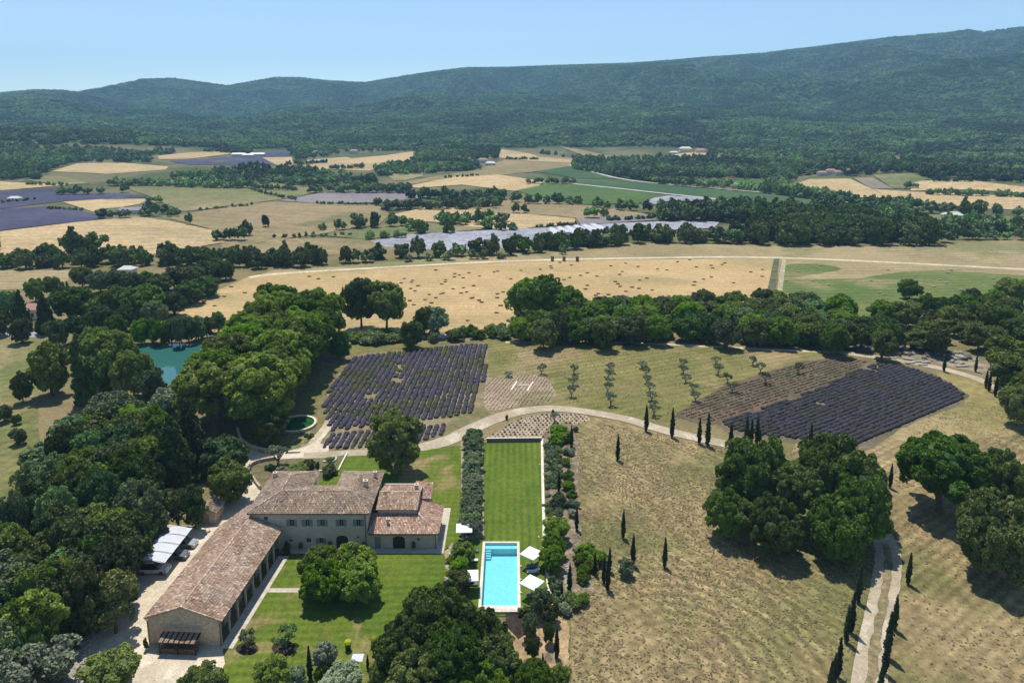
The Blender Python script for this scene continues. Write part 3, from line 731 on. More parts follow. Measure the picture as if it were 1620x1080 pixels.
def window(parent, cx, cz, w, h, y, shutters=True, bars=(1, 2), sill=True):
    fr = MB(); t = .05
    fr.box(cx-w/2, cx-w/2+t, y+.12, y+.18, cz-h/2, cz+h/2); fr.box(cx+w/2-t, cx+w/2, y+.12, y+.18, cz-h/2, cz+h/2)
    fr.box(cx-w/2+t, cx+w/2-t, y+.12, y+.18, cz+h/2-t, cz+h/2); fr.box(cx-w/2+t, cx+w/2-t, y+.12, y+.18, cz-h/2, cz-h/2+t)
    for i in range(bars[0]):
        x = cx - w/2 + w*(i+1)/(bars[0]+1); fr.box(x-.03, x+.03, y+.125, y+.175, cz-h/2+t, cz+h/2-t)
    for i in range(bars[1]):
        z = cz - h/2 + h*(i+1)/(bars[1]+1); fr.box(cx-w/2+t, cx+w/2-t, y+.135, y+.17, z-.015, z+.015)
    f = fr.build('window', framew, parent)
    MB().box(cx-w/2+t, cx+w/2-t, y+.145, y+.155, cz-h/2+t, cz+h/2-t).build('pane', glass, f)
    if sill: MB().box(cx-w/2-.08, cx+w/2+.08, y-.08, y+.0, cz-h/2-.09, cz-h/2-.002).build('sill', cope, f)
    if shutters:
        for s in (-1, 1):
            mb = MB(); xa = cx + s*(w/2+.02); xb = cx + s*(w/2 + .5); a, b = min(xa, xb), max(xa, xb)
            mb.box(a, b, y-.055, y-.012, cz-h/2, cz+h/2)
            for k in range(3): mb.box(a+.03, b-.03, y-.072, y-.055, cz-h/2+.08+k*(h-.3)/2, cz-h/2+.2+k*(h-.3)/2)
            mb.build('shutter', shut, parent)
def door_arched(parent, cx, w, h, y, name='door', mat=None):
    mb = MB(); zs = h*.72
    n = 8; pts = [(cx-w/2, 0.0), (cx+w/2, 0.0)] + [(cx + w/2*cos(k/n*pi), zs + (h-zs)*sin(k/n*pi)) for k in range(n+1)]
    V = [(x, y+.2, z) for x, z in pts] + [(x, y+.26, z) for x, z in pts]; m = len(pts)
    mb.add(V, [tuple(range(m)), tuple(range(m, 2*m))[::-1]] + [(i, (i+1) % m, m+(i+1) % m, m+i) for i in range(m)])
    d = mb.build(name, mat or woodd, parent)
    s = MB(); s.box(cx-.025, cx+.025, y+.17, y+.2, .05, h-.08)
    for k in (-1, 1): s.box(cx+k*w*.25-.02, cx+k*w*.25+.02, y+.18, y+.2, .05, zs)
    s.build('door_bar', iron, d)
    MB().tube([(cx+.12, y+.12, 1.05), (cx+.12, y+.2, 1.05)], .03, 6).build('handle', gutter, d)
    return d
def chimney(parent, x, y, z0, z1, w=.55, d=.45):
    c = MB().box(x-w/2, x+w/2, y-d/2, y+d/2, z0, z1).build('chimney', render, parent)
    MB().box(x-w/2-.07, x+w/2+.07, y-d/2-.07, y+d/2+.07, z1+.002, z1+.09).build('chimney_cap', cope, c)
    MB().box(x-w/4, x+w/4, y-d/4, y+d/4, z1+.092, z1+.25, m=0).build('chimney_pot', tile_new, c)

# --- the farmhouse: two storeys with two rear wings, and the low east block
FY = 103.6
house = thing('farmhouse', 'two-storey stone farmhouse with grey-green shutters and tiled hipped roofs in the estate centre', 'house', (-33, FY, 0))
def L(p): return (p[0]+33, p[1]-FY, p[2])
def LL(ps): return [L(p) for p in ps]
e, r = 6.6, 8.1
A, B = (-42.6, 103.15, e), (-23.0, 103.15, e)
R1, R2 = (-38.3, 107.5, r), (-26.5, 107.5, r)
LA, RA = (-38.5, 112.7, r), (-26.6, 112.7, r)
nl, nr = (-34.6, 111.9, e), (-30.2, 111.9, e)
wl0, wl1, wr0, wr1 = (-42.6, 117, e), (-34.6, 117, e), (-30.2, 117, e), (-23.0, 117, e)
planes = [[A, B, R2, R1], [A, R1, LA, wl0], [wl0, LA, wl1], [wl1, LA, R1, nl], [nl, R1, R2, nr], [nr, R2, RA, wr0], [wr0, RA, wr1], [wr1, RA, R2, B]]
deck([LL(p) for p in planes], house, tile_old)
T = newtiles()
for i, p in enumerate(planes): tiles(LL(p), T, i)
for i, (a, b) in enumerate([(R1, R2), (A, R1), (B, R2), (R1, LA), (R2, RA), (LA, wl0), (LA, wl1), (RA, wr0), (RA, wr1)]): ridge(L(a), L(b), T, i)
finish_tiles(T, tile_old, house)
def px2x(px, z=3.0): return (px-810)/FX*ZC(0, FY, z)
wins = [(px2x(461.3, 4.7), 4.7, .72, 1.2), (px2x(486.2, 4.7), 4.7, .72, 1.2), (px2x(509.9, 4.7), 4.7, .72, 1.2), (px2x(539.7, 4.7), 4.7, .72, 1.2), (px2x(567, 4.7), 4.7, .72, 1.2)]
lows = [(px2x(508, 1.5), 1.5, .7, .95, True), (px2x(488.4, 1.5), 1.55, .75, .8, False), (px2x(460, 1.5), 1.5, .5, .5, False), (px2x(566.4, 2.1), 2.1, .35, .4, False), (px2x(420.5, 5.5), 5.45, .6, .7, False)]
dx = px2x(541.4, 1)
mb = MB(); W = [(x-w/2, x+w/2, z-h/2, z+h/2) for x, z, w, h in wins] + [(x-w/2, x+w/2, z-h/2, z+h/2) for x, z, w, h, s in lows] + [(dx-.98, dx+.98, 0.0, 2.45)]
wall_open(mb, -42.1, -23.5, 0, e-.1, FY, .4, W)
arch_fill(mb, dx-.98, dx+.98, 1.75, 2.45, FY, .4)
mb.v = [L(v) for v in mb.v]
mb.build('front_wall', render, house)
mb = MB()
for (x0, x1, y0, y1) in [(-42.1, -41.7, 104.0, 116.5), (-41.7, -35.1, 116.1, 116.5), (-35.5, -35.1, 111.4, 116.1), (-35.1, -29.7, 111.4, 111.8), (-29.7, -29.3, 111.4, 116.5), (-29.3, -23.5, 116.1, 116.5), (-23.9, -23.5, 104.0, 116.1)]:
    mb.box(x0, x1, y0, y1, 0, e-.1)
mb.v = [L(v) for v in mb.v]
mb.build('wall', render, house)
for x, z, w, h in wins: window(house, x+33, z, w, h, 0)
for x, z, w, h, s in lows: window(house, x+33, z, w, h, 0, s, (1, 1) if w > .4 else (0, 0))
door_arched(house, dx+33, 1.9, 2.4, 0)
for x in (-23.72, ): MB().tube([(x+33, -.09, .05), (x+33, -.09, 5.6), (x+33, -.3, 6.2)], .06, 6).build('downpipe', gutter, house)
MB().box(-9.6, 10.0, -.56, -.45, e-.16, e-.04).build('gutter', gutter, house)
chimney(house, *[v for v in L((-24.9, 110.3, 0))[:2]], 6.9, 8.5, .7, .6)
chimney(house, *[v for v in L((-24.0, 114.1, 0))[:2]], 6.8, 8.1, .5, .5)
chimney(house, *[v for v in L((-41.6, 114.2, 0))[:2]], 6.8, 7.9, .6, .5)
# mid block
b2 = [[(-22.7, 107.0, 5.0), (-15.7, 107.0, 5.0), (-15.7, 110.9, 5.95), (-22.7, 110.9, 5.95)], [(-22.7, 110.9, 5.95), (-15.7, 110.9, 5.95), (-15.7, 114.9, 5.0), (-22.7, 114.9, 5.0)]]
b3 = [[(-15.75, 111.8, 4.3), (-14.0, 111.8, 4.3), (-14.0, 115.9, 5.15), (-15.75, 115.9, 5.15)]]
b3b = [[(-17.2, 115.0, 5.0), (-15.8, 115.0, 5.0), (-15.8, 115.9, 5.15), (-17.2, 115.9, 5.15)]]
b4 = [[(-23.3, 103.1, 3.05), (-11.9, 103.1, 3.05), (-15.7, 107.3, 4.1), (-23.3, 107.3, 4.1)], [(-11.9, 103.1, 3.05), (-11.9, 111.6, 3.05), (-15.7, 111.6, 4.1), (-15.7, 107.3, 4.1)]]
deck([LL(p) for p in b2+b3+b3b], house, tile_old); deck([LL(p) for p in b4], house, tile_new)
T = newtiles(); tiles(LL(b2[0]), T, 21); tiles(LL(b2[1]), T, 22); ridge(L((-22.7, 110.9, 5.95)), L((-15.7, 110.9, 5.95)), T, 3); finish_tiles(T, tile_barn, house)
T = newtiles(); tiles(LL(b4[0]), T, 23); tiles(LL(b4[1]), T, 24); tiles(LL(b3[0]), T, 25); tiles(LL(b3b[0]), T, 26); ridge(L((-11.9, 103.1, 3.05)), L((-15.7, 107.3, 4.1)), T, 4); finish_tiles(T, tile_new, house)
mb = MB()
mb.box(-22.4, -16.0, 107.3, 107.7, 0, 5.0); mb.box(-16.3, -15.9, 107.7, 114.5, 0, 5.0); mb.box(-22.4, -16.3, 114.1, 114.5, 0, 4.95)
mb.box(-15.9, -14.3, 112.1, 112.4, 0, 4.3); mb.box(-14.6, -14.3, 112.4, 115.6, 0, 4.35); mb.box(-22.9, -14.6, 115.65, 115.95, 0, 4.9)
mb.add([(-15.9, 107.7, 5.0), (-15.9, 114.1, 5.0), (-15.9, 110.9, 5.85)], [(0, 1, 2)])
mb.box(-12.6, -12.3, 104.0, 111.3, 0, 2.95); mb.box(-15.9, -12.6, 111.0, 111.3, 0, 3.0)
mb.v = [L(v) for v in mb.v]; mb.build('wall', render, house)
mb = MB(); ax = px2x(631, 1); sx = px2x(597.6, 1); wx = px2x(662, 1.8)
wall_open(mb, -23.5, -12.3, 0, 2.95, FY+.002, .4, [(ax-1.0, ax+1.0, 0, 2.35), (sx-.5, sx+.5, 0, 2.2), (wx-.25, wx+.25, 1.5, 2.0)])
arch_fill(mb, ax-1.0, ax+1.0, 1.75, 2.35, FY+.002, .4)
mb.v = [L(v) for v in mb.v]; mb.build('front_wall', render, house)
door_arched(house, ax+33, 1.94, 2.3, .01)
for s in (-1, 1): MB().box(sx+33+min(0, s*.48)+.01*s, sx+33+max(0, s*.48), .05, .1, .03, 2.17).build('shutter', shut, house)
window(house, wx+33, 1.75, .5, .5, .002, False, (1, 0))
MB().box(9.8, 21.1, -.56, -.47, 2.86, 2.98).build('gutter', gutter, house)
chimney(house, *L((px2x(611.5, 3.6), 105.1, 0))[:2], 3.5, 4.5, .4, .4)
chimney(house, *L((-16.6, 112.6, 0))[:2], 5.4, 6.5, .6, .6)
MB().tube([L((-12.45, 103.52, .05)), L((-12.45, 103.52, 2.8))], .05, 6).build('downpipe', gutter, house)

# terrace of slabs in front of and beside the house; a paved path over the lawn; a strip along the barn
def slab_field(name, x0, x1, y0, y1, sx, sy, mat, z=.14, org=(0, 0), rz=0.0):
    """a paved surface: each slab is a part, with open joints over a bed"""
    bed = MB().box(x0, x1, y0, y1, 0, z-.03).build(name, mat, loc=(org[0], org[1], 0), rz=rz)
    tag(bed, kind='structure')
    nx = max(1, round((x1-x0)/sx)); ny = max(1, round((y1-y0)/sy)); cache = {}
    for i in range(nx):
        for j in range(ny):
            w, h = (x1-x0)/nx, (y1-y0)/ny
            k = random.randint(0, 4)
            if k not in cache:
                m = MB(); q = .012
                m.box(-w/2+q, w/2-q, -h/2+q, h/2-q, -.03, 0, t=random.random()); cache[k] = m.mesh('slab', [mat])
            addobj('slab', cache[k], bed, loc=(x0+(i+.5)*w, y0+(j+.5)*h, z+random.uniform(0, .006)))
slab_field('terrace', -37.2, -11.0, 102.25, 103.58, 1.31, .66, pave)
slab_field('terrace', -12.28, -11.0, 103.6, 115.9, .64, 1.2, pave, z=.143)
p0 = PZ(413, 938); p1 = PZ(413, 931); p2 = PZ(520, 935)
slab_field('footpath', p0[0]-1.5, p2[0], p0[1], p1[1], .9, (p1[1]-p0[1])/2, pave, z=.15)

# --- the barn: long stone building with a gable towards the drive
barn = thing('barn', 'long stone barn with mottled tiled gable roof running back to the farmhouse', 'barn', (-43.4, 82.0, 0), -radians(3.2))
bw, bl, be, br = 5.0, 21.3, 4.0, 5.8
bp = [[(-bw-.12, -.28, be), (0, -.28, br), (0, bl, br), (-bw-.12, bl, be)], [(0, -.28, br), (bw+.25, -.28, be-.02), (bw+.25, bl, be-.02), (0, bl, br)]]
deck(bp, barn, tile_barn)
T = newtiles(); tiles(bp[0], T, 31); tiles(bp[1], T, 32); ridge((0, -.3, br), (0, bl, br), T, 6); ridge((-bw-.1, -.22, be+.02), (0, -.22, br), T, 7, .13); ridge((0, -.22, br), (bw+.2, -.22, be), T, 8, .13)
finish_tiles(T, tile_barn, barn)
mb = MB()
g = [(-bw+.1, 0, 0), (bw-.1, 0, 0), (bw-.1, 0, be-.05), (0, 0, br-.12), (-bw+.1, 0, be-.05)]
mb.add(g + [(x, .4, z) for x, _, z in g], [(0, 1, 2, 3, 4), (9, 8, 7, 6, 5), (0, 5, 6, 1), (1, 6, 7, 2), (4, 9, 5, 0)])
mb.build('gable_wall', stone, barn)
MB().box(-bw+.1, -bw+.5, .4, bl, 0, be-.1).build('wall', stone, barn)
mb = MB(); hl = [(2.5, 3.9, 0, 2.6), (6.0, 7.4, 0, 2.6), (9.5, 10.9, 0, 2.6), (13, 14.4, 0, 2.6), (16.5, 17.9, 0, 2.6)]
wall_open(mb, .4, bl, 0, be-.12, bw-1.9, .4, hl, axis='x'); mb.build('side_wall', stone, barn)  # wall set back under the eave so that this side falls darker
for k in range(9): MB().box(bw-.32, bw-.1, .05+k*2.6, .3+k*2.6, 0, be-.14).build('post', stone, barn)  # posts added along with the recess that darkens the side
MB().box(bw-.32, bw-.1, .0, bl, be-.38, be-.16).build('beam', woodd, barn)
for h in hl:
    d = MB().box(bw-1.7, bw-1.64, h[0]+.002, h[1]-.002, 0, 2.6).build('door', shut, barn)
    MB().box(bw-1.64, bw-1.6, (h[0]+h[1])/2-.03, (h[0]+h[1])/2+.03, .05, 2.5).build('door_bar', iron, d)
MB().box(bw+.26, bw+.36, -.28, bl, be-.14, be-.03).build('gutter', gutter, barn)
for sx_ in (-1, 1): MB().tube([(sx_*(bw+.1 if sx_ > 0 else bw+.05), -.12, be-.15), (sx_*(bw-.1), -.09, be-.5), (sx_*(bw-.1), -.09, .05)], .055, 6).build('downpipe', gutter, barn)
slab_field('side_terrace', 5.05-.2, 6.6, -.4, 19.9, .85, .93, pave, z=.14, org=(-43.4, 82.0), rz=-radians(3.2))
# lower roof joining barn and house
link = thing('link_building', 'low tiled lean-to joining the barn to the farmhouse west end', 'outbuilding', (-45, 106, 0))
def K(ps): return [(p[0]+45, p[1]-106, p[2]) for p in ps]
lp = [[(-47.4, 103.4, 4.05), (-42.25, 103.4, 5.75), (-42.25, 108.6, 5.4), (-44.6, 109.0, 4.4)]]
lp = [[(-47.4, 103.4, 4.0), (-42.2, 103.4, 5.6), (-42.2, 108.9, 5.3), (-44.7, 108.9, 4.55)]]
deck([K(p) for p in lp], link, tile_barn); T = newtiles(); tiles(K(lp[0]), T, 41); finish_tiles(T, tile_old, link)
mb = MB(); q = K([(-47.1, 103.6, 0), (-42.3, 103.6, 0), (-42.3, 108.6, 0), (-44.7, 108.6, 0)])
mb.add(q + [(x, y, z) for (x, y, _), z in zip(q, (3.8, 5.3, 5.0, 4.3))], [(0, 1, 5, 4), (1, 2, 6, 5), (2, 3, 7, 6), (3, 0, 4, 7), (4, 5, 6, 7)]); mb.build('wall', render, link)

# log store against the gable
ls = thing('log_store', 'dark lean-to log shelter against the barn gable wall', 'shelter', (-43.55, 81.2, 0), -radians(3.2))
mb = MB(); mb.obox((0, -.35, 2.05), (5.2, 1.7, .07), rx=radians(-12) * -1); mb.build('roof', woodd, ls)
for i in range(22): MB().obox((-2.48+i*.236, -.35, 2.12), (.17, 1.66, .06), rx=radians(12)).build('tile', tile_old if i % 3 else woodd, ls)
for x in (-2.4, 0, 2.4): MB().box(x-.06, x+.06, -1.05, -.93, 0, 1.82).build('post', woodd, ls)
logs = MB(); rng = random.Random(3)
for i in range(62):
    for j in range(5):
        x = -2.35 + i*.076*1.0 + rng.uniform(-.02, .02); logs.tube([(x, -.9+rng.uniform(-.05, .05), .1+j*.16), (x, .1, .1+j*.16)], .07, 5, t=rng.random())
    if i > 60: break
lo = logs.build('firewood', woodl, None, loc=(-43.55, 81.2, 0), rz=-radians(3.2)); tag(lo, 'firewood stacked low under the dark lean-to by the barn gable', 'firewood', kind='stuff')

# --- garden shed
shed = thing('stone_shed', 'small square stone shed with sagging tiled roof beside the drive', 'shed', (-52.9, 110.9, 0))
mb = MB(); g = [(-1.6, 0, 0), (1.6, 0, 0), (1.6, 0, 2.2), (0, 0, 3.0), (-1.6, 0, 2.2)]
wall_open(mb, -1.6, 1.6, 0, 2.2, 0, .3, [(-.9, .5, 0, 1.9)])
mb.add([(-1.6, .001, 2.2), (1.6, .001, 2.2), (0, .001, 3.0), (-1.6, .3, 2.2), (1.6, .3, 2.2), (0, .3, 3.0)], [(0, 1, 2), (5, 4, 3)])
mb.box(-1.6, -1.3, .3, 3.6, 0, 2.2); mb.box(-1.3, 1.3, 3.3, 3.6, 0, 2.2)
wall_open(mb, .3, 3.6, 0, 2.2, 1.3, .3, [(1.0, 1.4, 1.1, 1.7), (2.4, 2.8, 1.1, 1.7)], axis='x')
mb.build('wall', stone, shed)
for y in (1.2, 2.6): MB().box(1.4, 1.44, y-.2, y+.2, 1.1, 1.7).build('pane', glass, shed)
dd = MB().box(-.9, .5, .1, .16, 0, 1.9).build('door', plain('faded_door', (.33, .28, .22)), shed); MB().box(.3, .36, .05, .1, .9, 1.05).build('handle', iron, dd)
sp = [[(-1.85, -.25, 2.15), (0, -.25, 3.05), (0, 3.8, 3.05), (-1.85, 3.8, 2.15)], [(0, -.25, 3.05), (1.85, -.25, 2.15), (1.85, 3.8, 2.15), (0, 3.8, 3.05)]]
deck(sp, shed, tile_old); T = newtiles(); tiles(sp[0], T, 51); tiles(sp[1], T, 52); ridge((0, -.25, 3.05), (0, 3.8, 3.05), T, 9); finish_tiles(T, tile_old, shed)

# --- carport with a pale curved cover, three cars under it
cp = thing('carport', 'long open carport with pale grey curved fabric roof in four bays beside the trees', 'carport', (-55.2, 96.3, 0))
fab = plain('pale_fabric', (.50, .51, .53), .6, grain=.08, gs=.6)
for k in range(4):
    mb = MB(); n = 12; y0 = k*2.38; y1 = y0 + 2.36; V = []; F = []
    for i in range(n+1):
        x = -2.35 + 4.7*i/n; z = 2.55 + .32*sin(pi*min(1, i/n*1.1)) - .10*(i/n)
        V += [(x, y0, z), (x, (y0+y1)/2, z+.05), (x, y1, z)]
    for i in range(n): F += [(i*3, i*3+3, i*3+4, i*3+1), (i*3+1, i*3+4, i*3+5, i*3+2)]
    b = len(V); V += [(x, y, z-.06) for x, y, z in V]; F += [tuple(i+b for i in f[::-1]) for f in F]
    mb.add(V, F); mb.build('roof_panel', fab, cp, smooth=True)
for k in range(5):
    y = k*2.38
    MB().tube([(2.2, y, 0), (2.25, y, 2.1), (2.3, y, 2.5)], .05, 6).build('post', gutter, cp)
    MB().tube([(-2.3, y, 0), (-2.3, y, 2.5)], .05, 6).build('post', gutter, cp)
    MB().tube([(-2.35, y, 2.53), (-1.4, y, 2.76), (0, y, 2.86), (1.3, y, 2.76), (2.35, y, 2.47)], .035, 5).build('beam', gutter, cp)
def car(label, loc, rz, paint, kind='estate'):
    t = thing('parked_car', label, 'car', loc, rz, 'cars under the carport')
    Lc, Wc, Hc = (4.4, 1.8, 1.5) if kind != 'suv' else (4.6, 1.9, 1.85)
    pr = [(-Lc/2, .35), (-Lc/2+.02, .75), (-Lc/2+.12, .92), (-Lc/2+.35, Hc*.97), (-Lc*.1, Hc), (Lc*.10, Hc*.98), (Lc*.26, 1.0), (Lc*.44, .86), (Lc/2, .62), (Lc/2, .32)]
    body = [(-Lc/2, .3), (-Lc/2, .72), (-Lc/2+.1, .93), (Lc*.24, .98), (Lc*.43, .84), (Lc/2, .6), (Lc/2, .3)]
    V = []; n = len(body)
    for s, ins in ((-1, 0), (1, 0)): V += [(x, s*Wc/2*(.9 if abs(x) > Lc*.45 else 1), z) for x, z in body]
    F = [tuple(range(n)), tuple(range(n, 2*n))[::-1]] + [(i, n+i, n+(i+1) % n, (i+1) % n) for i in range(n)]
    mb = MB(); mb.add(V, F); b = mb.build('body', paint, t)
    cab = [(-Lc/2+.12, .93), (-Lc/2+.45, Hc-.05), (-Lc*.08, Hc), (Lc*.08, Hc-.03), (Lc*.25, .98)]
    V = []; n = len(cab)
    for s in (-1, 1): V += [(x, s*(Wc/2-.08 if z < 1.1 else Wc/2-.26), z) for x, z in cab]
    mb = MB(); mb.add(V, [tuple(range(n)), tuple(range(n, 2*n))[::-1]] + [(i, n+i, n+(i+1) % n, (i+1) % n) for i in range(n)]); mb.build('windows', glass, t)
    MB().box(-Lc/2+.5, Lc*.07, -Wc/2+.3, Wc/2-.3, Hc-.045, Hc+.02).build('roof_panel', paint, t)
    for x in (-Lc*.31, Lc*.31):
        for s in (-1, 1):
            w = MB().tube([(x, s*(Wc/2-.2), .33), (x, s*(Wc/2+.01), .33)], .33, 14).build('wheel', iron, t)
            MB().tube([(x, s*(Wc/2), .33), (x, s*(Wc/2+.03), .33)], .19, 10).build('rim', gutter, w)
    for s in (-1, 1):
        MB().obox((Lc/2-.12, s*(Wc/2-.28), .66), (.2, .34, .14)).build('headlight', cope, t)
        MB().obox((-Lc/2+.04, s*(Wc/2-.2), .74), (.1, .22, .16)).build('tail_light', plain('tail_red', (.3, .02, .02), .3), t)
silver = plain('silver_paint', (.42, .43, .45), .3, metal=.5, grain=.02); greyp = plain('grey_paint', (.16, .17, .19), .3, metal=.5, grain=.02); whitep = plain('white_paint', (.6, .6, .58), .35, grain=.02)
car('pale off-road car parked under the nearest carport bay', (-55.3, 97.6, 0), 0, whitep, 'suv')
car('dark grey hatchback with its nose out of the second bay', (-53.9, 101.2, 0), 0, greyp)
car('silver car parked in the farthest bay of the carport', (-53.9, 104.3, 0), 0, silver)

# --- swimming pool
XL0, XR0, YN, YF = -4.75, 1.15, 89.3, 105.5
pool = thing('swimming_pool', 'rectangular turquoise swimming pool with pale stone coping on the lawn', 'swimming pool', (-1.8, 97.4, 0))
pt = plain('pool_plaster', (.50, .69, .72), .6, grain=.03, gs=6)
x0, x1, y0, y1 = -2.62, 2.62, -7.7, 7.7
mb = MB()
mb.box(x0, x1, y0, y1, -1.5, -1.4); mb.box(x0-.2, x0, y0-.2, y1+.2, -1.5, .03); mb.box(x1, x1+.2, y0-.2, y1+.2, -1.5, .03)
mb.box(x0, x1, y0-.2, y0, -1.5, .03); mb.box(x0, x1, y1, y1+.2, -1.5, .03)
mb.build('basin', pt, pool)
MB().box(x0+.002, x1-.002, y1-1.0, y1-.002, -1.398, -.28).build('shelf', pt, pool)
for k in range(4): MB().box(x0+.002, x0+1.0, y1-1.0-.36*(k+1), y1-1.002-.36*k, -1.398, -.5-.2*k).build('step', pt, pool)
for (a, b, c, d, n, ax) in [(x0-.42, x0-.002, y0-.42, y1+.42, 17, 'y'), (x1+.002, x1+.42, y0-.42, y1+.42, 17, 'y'), (x0, x1, y1+.002, y1+.42, 6, 'x'), (x0, x1, y0-.9, y0-.002, 6, 'x')]:
    for i in range(n):
        if ax == 'y': u, v = c+(d-c)*i/n, c+(d-c)*(i+1)/n; MB().box(a, b, u+.01, v-.01, 0.0, .16, t=random.random()).build('coping_slab', cope, pool)
        else: u, v = a+(b-a)*i/n, a+(b-a)*(i+1)/n; MB().box(u+.01, v-.01, c, d, 0.0, .16, t=random.random()).build('coping_slab', cope, pool)
wm = bpy.data.materials.new('pool_water'); wm.use_nodes = True; nt = wm.node_tree; nt.nodes.clear()
out = nt.nodes.new('ShaderNodeOutputMaterial'); tr = nt.nodes.new('ShaderNodeBsdfTransparent'); gl = nt.nodes.new('ShaderNodeBsdfGlossy'); fr = nd(nt, 'ShaderNodeFresnel', i_IOR=1.33); mx = nt.nodes.new('ShaderNodeMixShader')
tr.inputs[0].default_value = (.50, .90, .96, 1); gl.inputs['Roughness'].default_value = .04
geo = nt.nodes.new('ShaderNodeNewGeometry'); wn_ = noise(nt, geo.outputs['Position'], 2.2, 4, .6); bp_ = nd(nt, 'ShaderNodeBump', i_Strength=.35, i_Distance=.08); nt.links.new(wn_, bp_.inputs['Height']); nt.links.new(bp_.outputs[0], gl.inputs['Normal']); nt.links.new(bp_.outputs[0], fr.inputs['Normal'])
caust = mixc(nt, ramp(nt, noise(nt, geo.outputs['Position'], 1.6, 5, .7, 1.5), .4, .65), (.50, .84, .90), (.62, .92, .95)); nt.links.new(caust, tr.inputs[0])
nt.links.new(fr.outputs[0], mx.inputs[0]); nt.links.new(tr.outputs[0], mx.inputs[1]); nt.links.new(gl.outputs[0], mx.inputs[2]); nt.links.new(mx.outputs[0], out.inputs[0])
V = [(x0, y0, -.06), (x1, y0, -.06), (x1, y1, -.06), (x0, y1, -.06)]
MB().add(V, [(0, 1, 2, 3)]).build('water', wm, pool)
POOLHOLE = (XL0, XR0, YN, YF)
deckw = plain('deck_boards', (.24, .215, .19), .8, tint=.2)
slab_field('pool_step', 1.3, 2.35, 88.65, 89.6, 1.05, .24, deckw, z=.12)
mb = thing('retaining_wall', 'low pale stone wall along the near end of the pool', 'wall', (-.2, 88.0, 0))
for i in range(8): MB().box(-2.5+i*.63, -2.5+i*.63+.6, 0, .35, 0, .45, t=random.random()).build('coping_slab', cope, mb)

def umbrella(x, y, rz, label, tilt=0):
    t = thing('parasol', label, 'parasol', (x, y, 0), rz, 'square white parasols round the pool')
    s = 1.32; V = [(-s, -s, 2.5), (s, -s, 2.5), (s, s, 2.5), (-s, s, 2.5), (0, 0, 2.85)]
    mbb = MB(); mbb.add(V + [(x_*.99, y_*.99, z_-.02) for x_, y_, z_ in V], [(0, 1, 4), (1, 2, 4), (2, 3, 4), (3, 0, 4), (6, 5, 9), (7, 6, 9), (8, 7, 9), (5, 8, 9)])
    for a, b in ((0, 1), (1, 2), (2, 3), (3, 0)):
        p, q = V[a], V[b]; mbb.add([p, q, (q[0], q[1], q[2]-.14), (p[0], p[1], p[2]-.14)], [(0, 1, 2, 3)])
    mbb.build('canopy', plain('white_canvas', (.74, .74, .74), .8, grain=.02), t)
    for k in range(4):
        a = pi/4 + k*pi/2; MB().tube([(0, 0, 2.3), (1.8*cos(a), 1.8*sin(a), 2.46)], .015, 4).build('rib', iron, t)
    MB().tube([(0, 0, .1), (0, 0, 2.98)], .03, 8).build('pole', iron, t)
    MB().lathe([(0, 0), (.35, 0), (.35, .07), (.06, .11), (0, .11)], 14).build('base', pave, t)
    MB().tube([(0, 0, 2.98), (0, 0, 3.06)], .05, 6).build('finial', cope, t)
umbrella(3.05, 98.75, radians(52), 'white square parasol right of the pool at its far end')
umbrella(2.9, 91.65, radians(52), 'white square parasol right of the pool towards its near end')
umbrella(-6.3, 93.2, radians(3), 'white square parasol left of the pool, the one nearer the big trees')
umbrella(-7.9, 105.7, radians(3), 'white square parasol left of the pool beside the end of the olive hedge')
cush = plain('cushion_slate', (.11, .13, .17), .85); cushw = plain('cushion_white', (.6, .6, .6), .85)
def lounger(x, y, rz, label, mat):
    t = thing('sun_lounger', label, 'sun lounger', (x, y, 0), rz, 'sun loungers beside the pool')
    MB().box(-.95, .95, -.33, .33, .26, .31).build('frame', cope, t)
    for a in (-.8, .8):
        for b in (-.28, .28): MB().box(a-.03, a+.03, b-.03, b+.03, 0, .26).build('leg', iron, t)
    MB().box(-.95, .35, -.31, .31, .312, .42).build('seat_cushion', mat, t)
    m = MB(); m.obox((.66, 0, .56), (.72, .62, .1)); m.v = [(a, b, .38 + (a-.3)*.62 + (c-.56)) for a, b, c in m.v]; m.build('backrest', mat, t)
for (px_, py_, lab, mt) in [((842), 897, 'dark lounger under the far right-hand parasol', cush), (843, 906, 'white lounger between the two right-hand parasols', cushw), (843, 944, 'dark lounger in front of the near right-hand parasol', cush)]:
    p = PZ(px_, py_); lounger(p[0], p[1], radians(4), lab, mt)
for (px_, py_, lab, mt) in [(748, 873, 'dark lounger left of the pool nearest the far parasol', cush), (747, 888, 'pale lounger left of the pool beyond the near parasol', cushw), (746, 926, 'dark lounger left of the pool below the near parasol', cush)]:
    p = PZ(px_, py_); lounger(p[0], p[1], radians(176), lab, mt)
for i, (px_, py_, w) in enumerate([(824, 897, 'beside the far parasol'), (824, 918, 'between the two right parasols'), (824, 939, 'beside the near parasol')]):
    p = PZ(px_, py_); o = MB().lathe([(0, 0), (.12, 0), (.14, .3), (0, .32)], 10).build('garden_lamp', cope, loc=p); tag(o, 'short white lamp on the lawn by the pool, '+w, 'garden lamp')
for (px_, py_, w) in [(852, 850, 'near the coping wall below the lawn'), (853.5, 735, 'near the coping wall on the far lawn')]:
    p = PZ(px_, py_); o = MB().lathe([(0, 0), (.14, 0), (.14, .2), (0, .22)], 10).build('garden_lamp', cope, loc=p); tag(o, 'small white lamp '+w, 'garden lamp')

